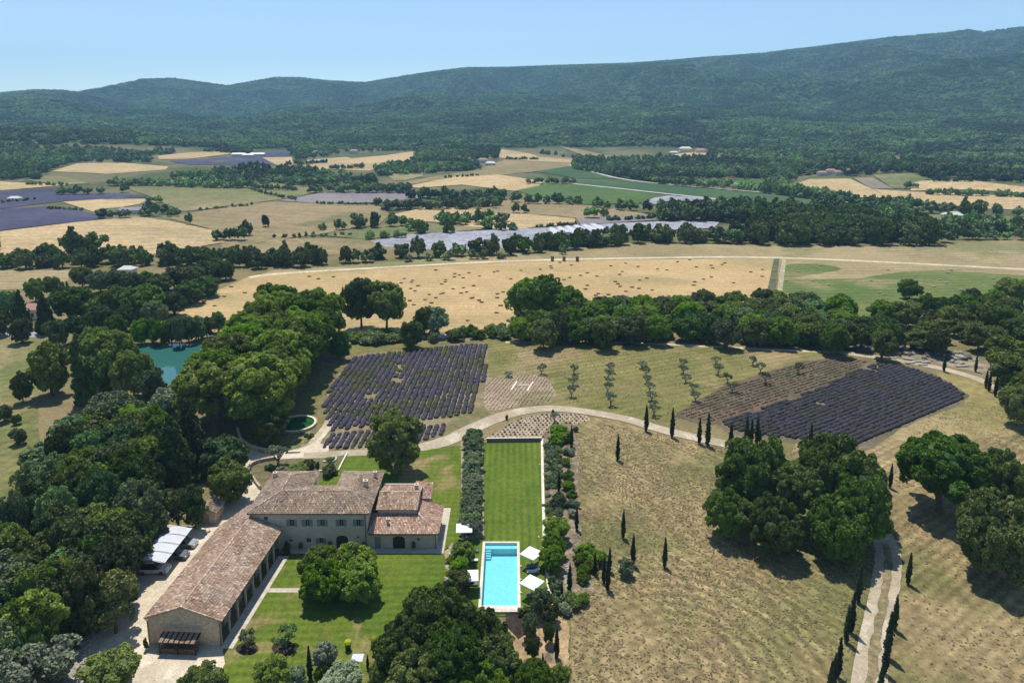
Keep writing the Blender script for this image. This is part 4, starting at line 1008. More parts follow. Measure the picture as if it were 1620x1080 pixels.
# --- walls
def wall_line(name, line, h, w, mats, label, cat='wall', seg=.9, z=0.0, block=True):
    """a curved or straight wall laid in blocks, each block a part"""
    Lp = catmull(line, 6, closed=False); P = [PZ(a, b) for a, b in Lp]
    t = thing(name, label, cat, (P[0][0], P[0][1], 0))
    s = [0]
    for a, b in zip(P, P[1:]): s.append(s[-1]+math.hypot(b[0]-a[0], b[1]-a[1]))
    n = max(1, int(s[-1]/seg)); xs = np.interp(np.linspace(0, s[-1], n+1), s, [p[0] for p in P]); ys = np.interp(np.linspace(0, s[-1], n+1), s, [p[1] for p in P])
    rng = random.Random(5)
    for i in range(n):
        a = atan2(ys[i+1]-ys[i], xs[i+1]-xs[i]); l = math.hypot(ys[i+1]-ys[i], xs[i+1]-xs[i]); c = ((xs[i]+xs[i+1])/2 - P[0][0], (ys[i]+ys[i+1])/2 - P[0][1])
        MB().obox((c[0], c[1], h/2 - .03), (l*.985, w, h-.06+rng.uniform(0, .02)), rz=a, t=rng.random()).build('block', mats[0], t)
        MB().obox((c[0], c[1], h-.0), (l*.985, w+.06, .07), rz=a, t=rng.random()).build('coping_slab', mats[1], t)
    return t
wall_line('garden_wall', [(857.5, 697.5), (858.5, 760), (860, 820), (861, 860), (864.5, 900), (868, 932), (872, 960)], .42, .45, (stone2, cope), 'long low pale stone wall between the pool lawn and the shrub bed')
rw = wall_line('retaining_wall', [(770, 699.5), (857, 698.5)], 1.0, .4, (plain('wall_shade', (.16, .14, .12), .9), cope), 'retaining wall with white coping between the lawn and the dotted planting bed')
wall_line('garden_wall', [(435.5, 726.7), (416.7, 730), (402, 734.4), (394.4, 741), (393.3, 746.7), (396.7, 753.3), (401, 760), (412, 774)], .7, .35, (stone2, stone2), 'curved dark stone wall round the dry lawn west of the farmhouse')
wall_line('garden_wall', [(376, 683), (380, 696.7), (386.7, 704.4), (400, 712), (421, 717.8)], 1.1, .4, (stone2, cope), 'curved stone retaining wall below the round basin')
wall_line('garden_wall', [(455, 716.5), (475, 715.5)], .4, .4, (cope, cope), 'short straight white wall beside the garden bank')
wall_line('garden_wall', [(549.5, 718), (542, 732), (535.6, 745)], .4, .25, (cope, cope), 'white edging wall between vegetable garden and lawn')
wall_line('garden_wall', [(535.6, 745.5), (520, 747), (505, 746.5)], .4, .25, (cope, cope), 'white edging wall along the back of the farmhouse')
wall_line('garden_wall', [(511, 731.5), (529, 731.3), (532, 724.5)], .35, .2, (cope, cope), 'small L-shaped white edging in the vegetable garden')
wall_line('garden_wall', [(489, 744), (491, 736), (497, 730)], .35, .2, (cope, cope), 'short curved white edging beside the shrubs')
# round basin
bs = thing('round_basin', 'round stone basin of dark green water beside the small lavender rows', 'basin', (-49.6, 151.6, 0))
MB().lathe([(4.55, 0), (4.55, .5), (4.1, .5), (4.1, -.2), (4.05, -.4)], 48).build('wall', stone2, bs)
for k in range(28):
    a = 2*pi*(k+.5)/28; MB().obox((4.32*cos(a), 4.32*sin(a), .55), (.55, .94, .09), rz=a, t=random.random()).build('coping_slab', cope, bs)
MB().lathe([(0, .02), (4.12, .02)], 48).build('floor', plain('basin_green', (.03, .12, .02), .8, grain=.3, gs=.6), bs)
bwat, nt, b = newmat('basin_water'); b.inputs['Base Color'].default_value = (.012, .05, .02, 1); b.inputs['Roughness'].default_value = .05; b.inputs['Specular IOR Level'].default_value = .5
geo = nt.nodes.new('ShaderNodeNewGeometry'); nt.links.new(mixc(nt, ramp(nt, noise(nt, geo.outputs['Position'], .35, 2), .42, .6), (.02, .10, .012), (.012, .05, .04)), b.inputs['Base Color'])
MB().lathe([(0, .3), (4.1, .3)], 48).build('water', bwat, bs)
# lake
lw, nt, b = newmat('lake_water'); b.inputs['Base Color'].default_value = (.03, .12, .105, 1); b.inputs['Roughness'].default_value = .04; b.inputs['Specular IOR Level'].default_value = .5
geo = nt.nodes.new('ShaderNodeNewGeometry'); bp_ = nd(nt, 'ShaderNodeBump', i_Strength=.06, i_Distance=.1); nt.links.new(noise(nt, geo.outputs['Position'], .9, 3), bp_.inputs['Height']); nt.links.new(bp_.outputs[0], b.inputs['Normal'])
D('lake_water', [(190,545),(230,543),(290,544),(330,548),(335,570),(310,600),(285,620),(250,628),(215,618),(195,595),(180,565)], lw, 4, smooth=4)
# helipad letter in white boards laid among the young rows
hp = [PZ(818, 603.5), PZ(808.5, 617.5), PZ(818, 609.5), PZ(838, 610.8), PZ(843.5, 604), PZ(834, 619)]
hm = thing('helipad_marking', 'big white letter H laid flat in the field of young rows', 'helipad letter', (hp[0][0], hp[0][1], 0))
for a, b, w in ((0, 1, .45), (2, 3, .32), (4, 5, .45)):
    p, q = hp[a], hp[b]; l = math.hypot(q[0]-p[0], q[1]-p[1]); MB().obox(((p[0]+q[0])/2-hp[0][0], (p[1]+q[1])/2-hp[0][1], .16), (l, w, .08), rz=atan2(q[1]-p[1], q[0]-p[0])).build('board', cope, hm)
# white square cover on the lawn
p = PZ(565.5, 1041); o = thing('ground_hatch', 'square pale panel lying on the lawn near the two cypresses', 'hatch', p, .02)
MB().box(-.8, .8, -.75, .75, 0, .1).build('frame', gutter, o); MB().box(-.74, .74, -.69, .69, .101, .13).build('panel', plain('pale_panel', (.5, .53, .6), .4), o)
# pots by the facade
def pot(x, y, label, h=1.4):
    t = thing('potted_shrub', label, 'potted plant', (x, y, .14), 0, 'potted shrubs along the farmhouse front')
    MB().lathe([(0, 0), (.2, 0), (.28, .4), (.3, .45), (.24, .45), (.24, .4), (0, .4)], 12).build('pot', tile_new, t)
    V, F = ICO2; m = MB(); P_ = V*[.32, .32, (h-.4)/2]*(1+.18*np.random.RandomState(int(x*7) % 99).rand(len(V), 1)) + [0, 0, .4+(h-.4)/2]; m.add(P_, [tuple(f) for f in F]); m.build('foliage', M['leafdark'], t)
for px_, lab, h in ((477, 'rounded potted shrub left of the main windows', 1.3), (523, 'tall narrow potted shrub beside the arched door', 1.6), (577, 'potted shrub at the corner beside the downpipe', 1.5), (655, 'tall potted shrub right of the low wing arch', 1.5)):
    pot(px2x(px_, .5), 103.1, lab, h)
for i, (px_, py_, lab) in enumerate(((551, 1022, 'dark planter with yellow flowers left of the hatch'), (592, 1017, 'dark planter with yellow flowers near the large trees'))):
    p = PZ(px_, py_+6); t = thing('planter', lab, 'planter', p); MB().lathe([(0, 0), (.35, 0), (.38, 1.0), (0, 1.0)], 12).build('pot', iron, t)
    V, F = ICO2; m = MB(); m.add(V*[.45, .45, .3]*(1+.25*np.random.rand(len(V), 1)) + [0, 0, 1.2], [tuple(f) for f in F]); m.build('flowers', M['leafyellow'], t)
# distant houses
wallw = plain('far_wall_pale', (.62, .57, .48), .9); roofp = plain('far_roof', (.34, .20, .15), .9); roofw = plain('far_roof_pale', (.55, .52, .48), .8)
def farhouse(px, py, w, d, h, label, rz=0.0, rf=None, hip=.28, wm_=None, nw=3):
    x, y, z = G(px, py); t = thing('country_house', label, 'house', (x, y, z-.3), rz, None)
    MB().box(-w/2, w/2, -d/2, d/2, 0, h+.3).build('wall', wm_ or wallw, t)
    rh = d*hip; m = MB(); o = .4
    m.add([(-w/2-o, -d/2-o, h+.3), (w/2+o, -d/2-o, h+.3), (w/2+o, d/2+o, h+.3), (-w/2-o, d/2+o, h+.3), (-w/2+d*.3, 0, h+.3+rh), (w/2-d*.3, 0, h+.3+rh)], [(0, 1, 5, 4), (1, 2, 5), (2, 3, 4, 5), (3, 0, 4), (3, 2, 1, 0)]); m.build('roof', rf or roofp, t)
    for i in range(nw):
        cx = -w/2 + w*(i+.5)/nw; wd = MB().box(cx-.5, cx+.5, -d/2-.05, -d/2-.002, h*.35, h*.35+1.4).build('window', glass, t)
FH = [(203, 437, 6, 5, 3.6, 'pale roofed villa half hidden by trees beyond the lake', roofw, 0), (52, 502, 6, 6, 3.6, 'white cottage between the dark conifers by the road', roofp, 0), (210, 338, 20, 7, 3, 'long farm shed with grey roof beside the small white forecourt', plain('barn_grey', (.25, .24, .26)), .05), (236, 326, 9, 6, 3, 'small low farmhouse behind the big dark trees', roofp, 0),
 (24, 318, 9, 6, 2.6, 'square stone hut alone in the lavender field', roofw, 0), (1084, 241.5, 20, 12, 7, 'sandstone mansion with dark doorway on the hillside clearing', roofw, 0), (1108, 242, 16, 10, 5, 'right-hand outbuilding of the hillside mansion', roofp, 0), (1066, 244, 14, 8, 3, 'left-hand low outbuilding of the hillside mansion', roofw, 0),
 (1506, 346, 12, 8, 3, 'white gabled farm building right of the small green field', roofw, 0), (1300, 278, 10, 7, 4, 'westernmost house of the hamlet below the hill', roofp, .2), (1314, 276, 11, 7, 5, 'second house of the hamlet from its left end', roofp, -.1), (1328, 277, 12, 7, 4, 'third house of the hamlet from its left end', roofp, .1), (1342, 276, 9, 7, 5, 'easternmost house of the hamlet above the wheat field', roofp, 0),
 (538, 304, 8, 6, 3, 'tiny white hut at the top of the grey lavender field', roofw, 0), (776, 262, 14, 9, 3.5, 'white roofed shed by the far tree belt', roofw, 0), (764, 258, 14, 9, 5, 'red roofed house left of the white shed', roofp, 0), (560, 243, 14, 9, 5, 'red roofed house at the foot of the mountain', roofp, 0)]
for a in FH: farhouse(a[0], a[1], a[2], a[3], a[4], a[5], a[7], a[6])
x_, y_, z_ = G(392, 248)
for i, (dx_, dy_, w_, d_) in enumerate([(-14, 0, 20, 9), (12, 12, 22, 10), (6, -14, 16, 8)]):
    x, y = x_+dx_, y_+dy_; t = thing('farm_shed', ['large white shed, left one of the far lavender farm', 'large white shed, right one of the far lavender farm', 'large white shed, nearest one of the far lavender farm'][i], 'shed', (x, y, float(hgt(x, y))), .1)
    MB().box(-w_/2, w_/2, -d_/2, d_/2, 0, 4).build('wall', wallw, t); MB().add([(-w_/2-1, -d_/2-1, 4), (w_/2+1, -d_/2-1, 4), (w_/2+1, d_/2+1, 4), (-w_/2-1, d_/2+1, 4), (-w_/2, 0, 6), (w_/2, 0, 6)], [(0, 1, 5, 4), (2, 3, 4, 5), (1, 2, 5), (3, 0, 4)]).build('roof', plain('shed_white', (.75, .75, .74)), t)
# polytunnels among the crop covers
for k in range(6):
    ax_, ay_, az_ = G(884+k*15, 376-k*1.5); bx_, by_, bz_ = G(872+k*13, 366-k*1.3)
    m = MB(); n = 8; V = []; F = []; l = math.hypot(bx_-ax_, by_-ay_); ux, uy = (bx_-ax_)/l, (by_-ay_)/l
    for (qx, qy, qz) in ((0, 0, 0), (bx_-ax_, by_-ay_, bz_-az_)):
        for i in range(n+1): a = pi*i/n; V.append((qx + cos(a)*3.6*-uy, qy + cos(a)*3.6*ux, qz + 3.0*sin(a)))
    F = [(i, i+1, n+2+i, n+1+i) for i in range(n)] + [tuple(range(n+1)), tuple(range(n+1, 2*n+2))[::-1]]
    m.add(V, F); o = m.build('polytunnel', plain('tunnel_film', (.48, .48, .50), .5) if k == 0 else bpy.data.materials['tunnel_film'], loc=(ax_, ay_, az_), smooth=True)
    tag(o, ['first', 'second', 'third', 'fourth', 'fifth', 'sixth'][k] + ' long white polytunnel from the left in the row beyond the river trees', 'polytunnel', 'white polytunnels')
# ------------------------------------------------------------------ vegetation meshes
def icobatch(C, R, tv, rng, base=ICO1, jit=.18, sq=None):
    V0, F0 = base; k = len(C); nv = len(V0)
    V = V0[None]*(1 + jit*(rng.rand(k, nv, 1) - .5)*2)*R[:, None, None]
    if sq is not None: V = V*np.array(sq)[None, None]
    V = V + C[:, None]
    F = F0[None] + (np.arange(k)*nv)[:, None, None]
    return V.reshape(-1, 3), F.reshape(-1, 3), np.repeat(tv, len(F0))
def crown_arrays(seed, L, R, nq, qs, up=.25, core=.70, coreico=ICO2, tangle=.7, sprays=9):
    """leaf sprays (bent quads) spread over and through lumps L with radii R, round a leafy core"""
    rng = np.random.RandomState(seed); n = len(L)
    C = L.mean(0)
    # each lump carries smaller sprays, so that the crown is broken up at two scales
    ks = sprays; dd = rng.randn(n, ks, 3); dd /= np.linalg.norm(dd, axis=2)[:, :, None]
    oo = L - C; oo /= (np.linalg.norm(oo, axis=1)[:, None] + 1e-6); dd = dd + oo[:, None]*.45 + np.array([0, 0, .25]); dd /= np.linalg.norm(dd, axis=2)[:, :, None]
    L0, R0 = L, R
    L = (L[:, None] + dd*(R[:, None]*rng.uniform(.62, .92, (n, ks)))[:, :, None]).reshape(-1, 3); R = (R[:, None]*rng.uniform(.26, .46, (n, ks))).reshape(-1)
    w = R**2; w = w/w.sum()
    k = int(nq*1.9); li = rng.choice(len(L), k, p=w)
    d = rng.randn(k, 3); d /= np.linalg.norm(d, axis=1)[:, None]
    out = L[li] - C; out /= (np.linalg.norm(out, axis=1)[:, None] + 1e-6)
    d = d + out*.55 + np.array([0, 0, up]); d /= np.linalg.norm(d, axis=1)[:, None]
    P = L[li] + d*(R[li]*rng.uniform(.82, 1.12, k))[:, None]
    keep = np.ones(k, bool)
    for j in range(n):
        keep &= (np.linalg.norm(P - L0[j], axis=1) > R0[j]*.74)
    idx = np.where(keep)[0][:nq]; P = P[idx]; d = d[idx]; li = li[idx]; k = len(P)
    nrm = d*.55 + rng.randn(k, 3)*tangle*.85; nrm /= np.linalg.norm(nrm, axis=1)[:, None]
    a = np.cross(nrm, rng.randn(k, 3)); a /= np.linalg.norm(a, axis=1)[:, None]; b = np.cross(nrm, a)
    s = qs*rng.uniform(.6, 1.25, k)[:, None]
    V = np.stack([P - a*s, P + b*s*.55 + nrm*s*.12, P + a*s, P - b*s*.55 + nrm*s*.12], 1).reshape(-1, 3)
    F4 = np.arange(k*4).reshape(-1, 4)
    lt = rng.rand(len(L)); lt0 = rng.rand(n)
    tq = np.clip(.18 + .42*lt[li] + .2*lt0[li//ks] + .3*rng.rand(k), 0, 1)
    CV, CF, CT = icobatch(L0, R0*core, lt0*.3 + .05, rng, coreico)  # core tinted darker than the sprays: inner crown shade put into the colour
    return V, F4, tq, CV, CF + len(V), CT
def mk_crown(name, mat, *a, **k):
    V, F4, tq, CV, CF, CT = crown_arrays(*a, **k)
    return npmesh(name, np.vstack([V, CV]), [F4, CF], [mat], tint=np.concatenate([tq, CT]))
def lumps_round(seed, rx, rz, cz, n, lr=(.26, .40), zlo=-.55, ry=None, flat=0):
    rng = np.random.RandomState(seed); ry = ry or rx; P = []; R = []
    for i in range(n):
        z = rng.uniform(zlo, 1); a = i*2.39996 + rng.uniform(-.4, .4); q = sqrt(max(0, 1-z*z)); rr = rng.uniform(.55, .80) if i % 4 else rng.uniform(.2, .5)
        P.append((rx*rr*q*cos(a)*(1 + .12*sin(a*2+seed)), ry*rr*q*sin(a), cz + rz*rr*z)); R.append(rng.uniform(*lr)*min(rx, rz*1.1))
    return np.array(P), np.array(R)
def lumps_cone(seed, r, h, z0, n):
    rng = np.random.RandomState(seed); P = []; R = []
    for i in range(n):
        t = (i+.5)/n; rad = r*(1-t)**.8*.72; a = i*2.4 + rng.uniform(-.3, .3)
        P.append((rad*cos(a), rad*sin(a), z0 + (h-z0)*t*.93)); R.append(max(.35, r*(.42*(1-t)+.14)*rng.uniform(.85, 1.15)))
    return np.array(P), np.array(R)
def lumps_spindle(seed, r, h, n, fat=.35):
    rng = np.random.RandomState(seed); P = []; R = []
    for i in range(n):
        t = (i+.3)/n; w = (sin(pi*min(1, (t*.80+.14)))**.8)*(1-t*.45); a = rng.uniform(0, 6.28)
        P.append((r*fat*w*cos(a), r*fat*w*sin(a), .12*h*.4 + h*t*.97)); R.append(max(r*.16, r*.78*w))
    return np.array(P), np.array(R)
def trunk_mesh(seed, h, r, spread, crown_z, mat, n=5):
    rng = random.Random(seed); mb = MB()
    lean = (rng.uniform(-.06, .06)*h, rng.uniform(-.06, .06)*h)
    f = min(crown_z*.75, h*.4)
    mb.tube([(0, 0, -.3), (0, 0, .15), (lean[0]*.3, lean[1]*.3, f*.5), (lean[0], lean[1], f)], [r*1.45, r*1.15, r*.9, r*.75], 7)
    for i in range(n):
        a = i*2*pi/n + rng.uniform(-.4, .4); s = spread*rng.uniform(.55, .9)
        mb.tube([(lean[0], lean[1], f-.1), (lean[0]+cos(a)*s*.4, lean[1]+sin(a)*s*.4, f + (h-f)*.35), (lean[0]+cos(a)*s, lean[1]+sin(a)*s, f+(h-f)*rng.uniform(.5, .8))], [r*.6, r*.4, r*.12], 5)
    return mb.mesh('trunk', [mat])
PROTO = {}
def protos(key, n, fn): PROTO[key] = [fn(i) for i in range(n)]
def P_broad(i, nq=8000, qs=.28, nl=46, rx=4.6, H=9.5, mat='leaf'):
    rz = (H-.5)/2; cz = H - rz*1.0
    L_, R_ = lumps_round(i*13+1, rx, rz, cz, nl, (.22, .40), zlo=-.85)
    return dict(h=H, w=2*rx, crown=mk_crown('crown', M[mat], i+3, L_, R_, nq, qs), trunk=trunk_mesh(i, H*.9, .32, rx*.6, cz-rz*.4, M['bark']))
protos('broad', 7, P_broad)
protos('plane', 3, lambda i: P_broad(i+30, 9000, .42, 44, 7.0, 20, 'leafplane'))
def P_plane(i):
    L_, R_ = lumps_round(i*7+90, 7.0, 8.6, 11.2, 58, (.24, .36), zlo=-.9)
    return dict(h=20, w=15, crown=mk_crown('crown', M['leafplane'], i+90, L_, R_, 12000, .42), trunk=trunk_mesh(i+9, 17, .5, 4.5, 5, M['barkgrey']))
protos('plane', 3, P_plane)
def P_oak(i):
    L_, R_ = (lumps_round(i*7+50, 8.2, 5.2, 8.8, 84, (.19, .36), zlo=-.62) if i == 3 else lumps_round(i*7+50, 8.2, 6.6, 7.6, 96, (.17, .32), zlo=-.8))
    return dict(h=14.4, w=17, crown=mk_crown('crown', M['leafoak'], i+50, L_, R_, 30000, .32), trunk=trunk_mesh(i+5, 12.5, .62, 5.6, 4.2, M['bark'], 7))
protos('oak', 4, P_oak)
def P_solo(i):
    L_, R_ = lumps_round(201, 6.0, 6.2, 6.9, 60, (.20, .30), zlo=-.85)
    return dict(h=13, w=12.5, crown=mk_crown('crown', M['leafplane'], 77, L_, R_, 15000, .36), trunk=trunk_mesh(6, 11, .5, 4, 4, M['barkgrey']))
protos('solo', 1, P_solo)
def P_pollard(i):
    L_, R_ = lumps_round(i+301, 3.8, 2.5, 3.35, 52, (.24, .40), zlo=-.7)
    return dict(h=6, w=7.4, crown=mk_crown('crown', M['leafbright'], 60+i, L_, R_, 9000, .27), trunk=trunk_mesh(60+i, 4.4, .26, 2.4, 2.6, M['barkgrey']))
protos('pollard', 2, P_pollard)
def P_conifer(i):
    L_, R_ = lumps_cone(i+400, 3.6, 15, 1.5, 46)
    return dict(h=15.5, w=7.6, crown=mk_crown('crown', M['needle'], 400+i, L_, R_, 8500, .34, up=-.1), trunk=trunk_mesh(400+i, 9, .34, .8, 5, M['bark'], 3))
protos('conifer', 3, P_conifer)
def P_pine(i):
    L_, R_ = lumps_round(i+450, 3.6, 4.4, 5.1, 34, (.24, .38), zlo=-.9)
    return dict(h=9.6, w=7.6, crown=mk_crown('crown', M['pine'], 450+i, L_, R_, 5200, .26, tangle=1.1), trunk=trunk_mesh(450+i, 8, .22, 2.0, 4, M['bark'], 5))
protos('pine', 3, P_pine)
def P_poplar(i):
    L_, R_ = lumps_spindle(500+i, 3.0, 18, 34, .55)
    return dict(h=19, w=6.4, crown=mk_crown('crown', M['leafdark'], 500+i, L_, R_*.72, 8000, .34), trunk=trunk_mesh(500+i, 9, .35, .8, 4, M['bark'], 3))
protos('poplar', 2, P_poplar)
def P_cypress(i):
    L_, R_ = lumps_spindle(600+i, .50, 6.6, 46, .10)
    return dict(h=7, w=1.0, crown=mk_crown('crown', M['cypress'], 600+i, L_, R_, 2600, .09, up=.8, core=.95, coreico=ICO1, sprays=3), trunk=MB().tube([(0, 0, -.2), (0, 0, .7)], [.12, .09], 6).mesh('trunk', [M['bark']]))
protos('cypress', 4, P_cypress)
def P_olive(i):
    rng = random.Random(i+700); mb = MB(); f = .7
    Ls = []; Rs = []
    mb.tube([(0, 0, -.1), (.05, .02, .3), (.1*rng.uniform(-1, 1), .1, f)], [.2, .16, .14], 6)
    for k in range(5):
        a = k*2*pi/5 + rng.uniform(-.4, .4); s = rng.uniform(.6, 1.05); z = rng.uniform(1.7, 2.3)
        mb.tube([(0, 0, f-.05), (cos(a)*s*.5, sin(a)*s*.5, 1.2), (cos(a)*s, sin(a)*s, z)], [.1, .07, .03], 5)
        Ls.append((cos(a)*s, sin(a)*s, z+.12)); Rs.append(rng.uniform(.36, .55))
        Ls.append((cos(a+.6)*s*.6, sin(a+.6)*s*.6, z+.28)); Rs.append(rng.uniform(.3, .42))
    return dict(h=2.9, w=2.9, crown=mk_crown('crown', M['leafolive'], 700+i, np.array(Ls), np.array(Rs), 1500, .11, core=.6, coreico=ICO1), trunk=mb.mesh('trunk', [M['barkgrey']]))
protos('olive', 5, P_olive)
def P_silver(i):
    L_, R_ = lumps_round(750+i, 2.1, 1.9, 2.6, 30, (.26, .42), zlo=-.7)
    return dict(h=4.7, w=4.3, crown=mk_crown('crown', M['leafolive'], 750+i, L_, R_, 4500, .15), trunk=trunk_mesh(750+i, 3.4, .2, 1.2, 1.2, M['barkgrey'], 4))
protos('silver', 3, P_silver)
def P_bush(i):
    L_, R_ = lumps_round(800+i, 1.0, .85, .62, 14, (.36, .55), zlo=-.3)
    return dict(h=1.6, w=2.1, crown=mk_crown('foliage', M['leaf'], 800+i, L_, R_, 1500, .12), trunk=None)
protos('bush', 4, P_bush)
def P_hedge(i):
    rx = 4.2; rz = 4.3; H = 9.0
    L_, R_ = lumps_round(900+i*3, rx, rz, H-rz-.4, 20, (.26, .44), zlo=-.9)
    V, F4, tq, CV, CF, CT = crown_arrays(900+i, L_, R_, 1300, .55, coreico=ICO2)
    mb = MB().tube([(0, 0, -.4), (0, 0, 3.5)], [.4, .3], 6); me = mb.mesh('t', []); 
    tv = np.array([v.co[:] for v in me.vertices]); n0 = len(V)+len(CV); tf4 = np.array([list(p.vertices) for p in me.polygons if len(p.vertices) == 4]) + n0
    bpy.data.meshes.remove(me)
    Vt = np.vstack([V, CV, tv]); mi = np.concatenate([np.zeros(len(F4)), np.zeros(len(CF)), np.ones(len(tf4))])
    m = npmesh('hedgerow_tree', Vt, [F4, CF, tf4], [M['hedgeleaf'], M['bark']], tint=np.concatenate([tq, CT, np.full(len(tf4), .5)]), mi=mi)
    return dict(h=H, w=2*rx+.6, mesh=m)
protos('hedge', 6, P_hedge)
def P_far(i):
    L_, R_ = lumps_round(950+i*3, 4.0, 3.6, 3.6, 7, (.42, .62), zlo=-.4)
    V, F4, tq, CV, CF, CT = crown_arrays(950+i, L_, R_, 130, 1.0, coreico=ICO1, core=.95)
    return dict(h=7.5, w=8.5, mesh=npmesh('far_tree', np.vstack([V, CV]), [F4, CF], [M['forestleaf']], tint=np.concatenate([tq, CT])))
protos('far', 5, P_far)

# ------------------------------------------------------------------ labels that single out
MARKS = [(790, 910, 'the swimming pool'), (745, 770, 'the olive hedge'), (500, 800, 'the farmhouse'), (300, 930, 'the barn'), (258, 860, 'the carport'), (335, 810, 'the stone shed'), (250, 575, 'the lake'), (470, 672, 'the round basin'), (425, 677, 'the basin tree'),
 (615, 695, 'the big round plane tree'), (640, 620, 'the purple lavender'), (825, 612, 'the white helipad H'), (1330, 640, 'the dark lavender field'), (1420, 560, 'the rubble heap'), (1300, 548, 'the road fork'), (1515, 740, 'the wide oak'), (118, 590, 'the tall dark poplar'),
 (592, 477, 'the twin plane trees'), (858, 465, 'the big bale-field tree'), (1228, 430, 'the grassy ditch'), (170, 950, 'the round courtyard tree'), (202, 433, 'the pale roofed villa'), (52, 497, 'the white cottage'), (30, 345, 'the near purple field'), (210, 340, 'the long farm shed'),
 (392, 246, 'the far lavender farm'), (575, 312, 'the grey lavender field'), (720, 380, 'the grey crop covers'), (915, 368, 'the white polytunnels'), (920, 305, 'the green crop field'), (1090, 243, 'the hillside mansion'), (1318, 277, 'the hamlet'), (1486, 350, 'the white gabled farm building'), (1320, 300, 'the hamlet wheat field'),
 (1100, 318, 'the pale covered strip'), (1500, 455, 'the alfalfa field'), (700, 287, 'the pale wheat strip'), (505, 370, 'the brown stubble slope'), (975, 349, 'the grey ploughed strip'), (1090, 560, 'the sandy track'), (380, 740, 'the curved dark wall'), (566, 1040, 'the square pale hatch'), (110, 1050, 'the white boulders')]
ORD = ['', 'second', 'third', 'fourth', 'fifth', 'sixth', 'seventh', 'eighth', 'ninth', 'tenth', 'eleventh', 'twelfth', 'thirteenth', 'fourteenth', 'fifteenth', 'sixteenth', 'seventeenth', 'eighteenth', 'nineteenth', 'twentieth']
ORD1 = ['first'] + ORD[1:] + ['twenty-first', 'twenty-second', 'twenty-third', 'twenty-fourth', 'twenty-fifth', 'twenty-sixth', 'twenty-seventh', 'twenty-eighth', 'twenty-ninth', 'thirtieth', 'thirty-first', 'thirty-second', 'thirty-third', 'thirty-fourth', 'thirty-fifth', 'thirty-sixth', 'thirty-seventh', 'thirty-eighth', 'thirty-ninth', 'fortieth']
PENDING = []
def autolabel(o, desc, x, y, z): PENDING.append((o, desc, *proj(x, y, z)))
def flush_labels():
    B_ = {}
    for o, desc, px, py in PENDING:
        best = min(MARKS, key=lambda m: (m[0]-px)**2 + ((m[1]-py)*1.6)**2)
        dx_, dy_ = px-best[0], py-best[1]; a = math.degrees(atan2(-dy_, dx_)) % 360
        way = ['to the right of', 'upper right of', 'above', 'upper left of', 'to the left of', 'lower left of', 'below', 'lower right of'][int((a+22.5)//45) % 8]
        B_.setdefault((desc, way, best[2]), []).append((dx_*dx_+dy_*dy_, o))
    for (desc, way, mk), v in B_.items():
        v.sort(key=lambda t: t[0])
        for i, (_, o) in enumerate(v):
            o['label'] = ('nearest' if i == 0 and len(v) > 1 else (ORD[i] + '-nearest') if 0 < i < len(ORD) else '' if len(v) == 1 else f'{i+1}th-nearest') + ' ' + desc + ' ' + way + ' ' + mk
            o['label'] = o['label'].strip()
            if len(o['label'].split()) > 15: print('LONG', o['label'])
KINDNAME = {'broad': 'broadleaf_tree', 'plane': 'plane_tree', 'oak': 'oak_tree', 'solo': 'plane_tree', 'pollard': 'mulberry_tree', 'conifer': 'conifer_tree', 'pine': 'pine_tree', 'poplar': 'poplar_tree', 'cypress': 'cypress_tree', 'olive': 'olive_tree', 'silver': 'silver_tree', 'bush': 'shrub'}
VI = {}
def plant(kind, x, y, h, w, label=None, desc=None, mat=None, group=None, z=0.0, rz=None, var=None, name=None):
    ps = PROTO[kind]; i = VI.get(kind, 0) if var is None else var; VI[kind] = VI.get(kind, 0)+1; p = ps[i % len(ps)]
    nm = name or KINDNAME.get(kind, kind); rz = random.uniform(0, 6.28) if rz is None else rz
    sc = (w/p['w'], w/p['w'], h/p['h']); cat = 'shrub' if nm == 'shrub' else 'tree'
    if p['trunk'] is None:
        o = addobj(nm, p['crown'], None, mat, loc=(x, y, z), rz=rz, scale=sc); tag(o, label, cat, group)
    else:
        o = bpy.data.objects.new(nm, None); COL.objects.link(o); o.location = (x, y, z); o.rotation_euler = (0, 0, rz); tag(o, label, cat, group)
        addobj('trunk', p['trunk'], o, scale=sc); addobj('crown', p['crown'], o, mat, scale=sc)
    if label is None: autolabel(o, desc, x, y, z+h*.5)
    return o
def T(kind, cx, ytop, wpx, h, label=None, desc=None, **k):
    """a tree whose top shows at (cx, ytop) in the photo"""
    x, y, _ = PZ(cx, ytop, h*.97); zc = ZC(x, y, h*.6)
    return plant(kind, x, y, h, wpx*zc/FX, label, desc, **k)
def TB(kind, bx, by, ytop, wpx, label=None, desc=None, **k):
    """a tree whose foot and top both show"""
    x, y, _ = PZ(bx, by); lo, hi = .3, 40
    for _i in range(30):
        m = (lo+hi)/2
        if proj(x, y, m)[1] > ytop: lo = m
        else: hi = m
    return plant(kind, x, y, lo, wpx*ZC(x, y, lo/2)/FX, label, desc, **k)

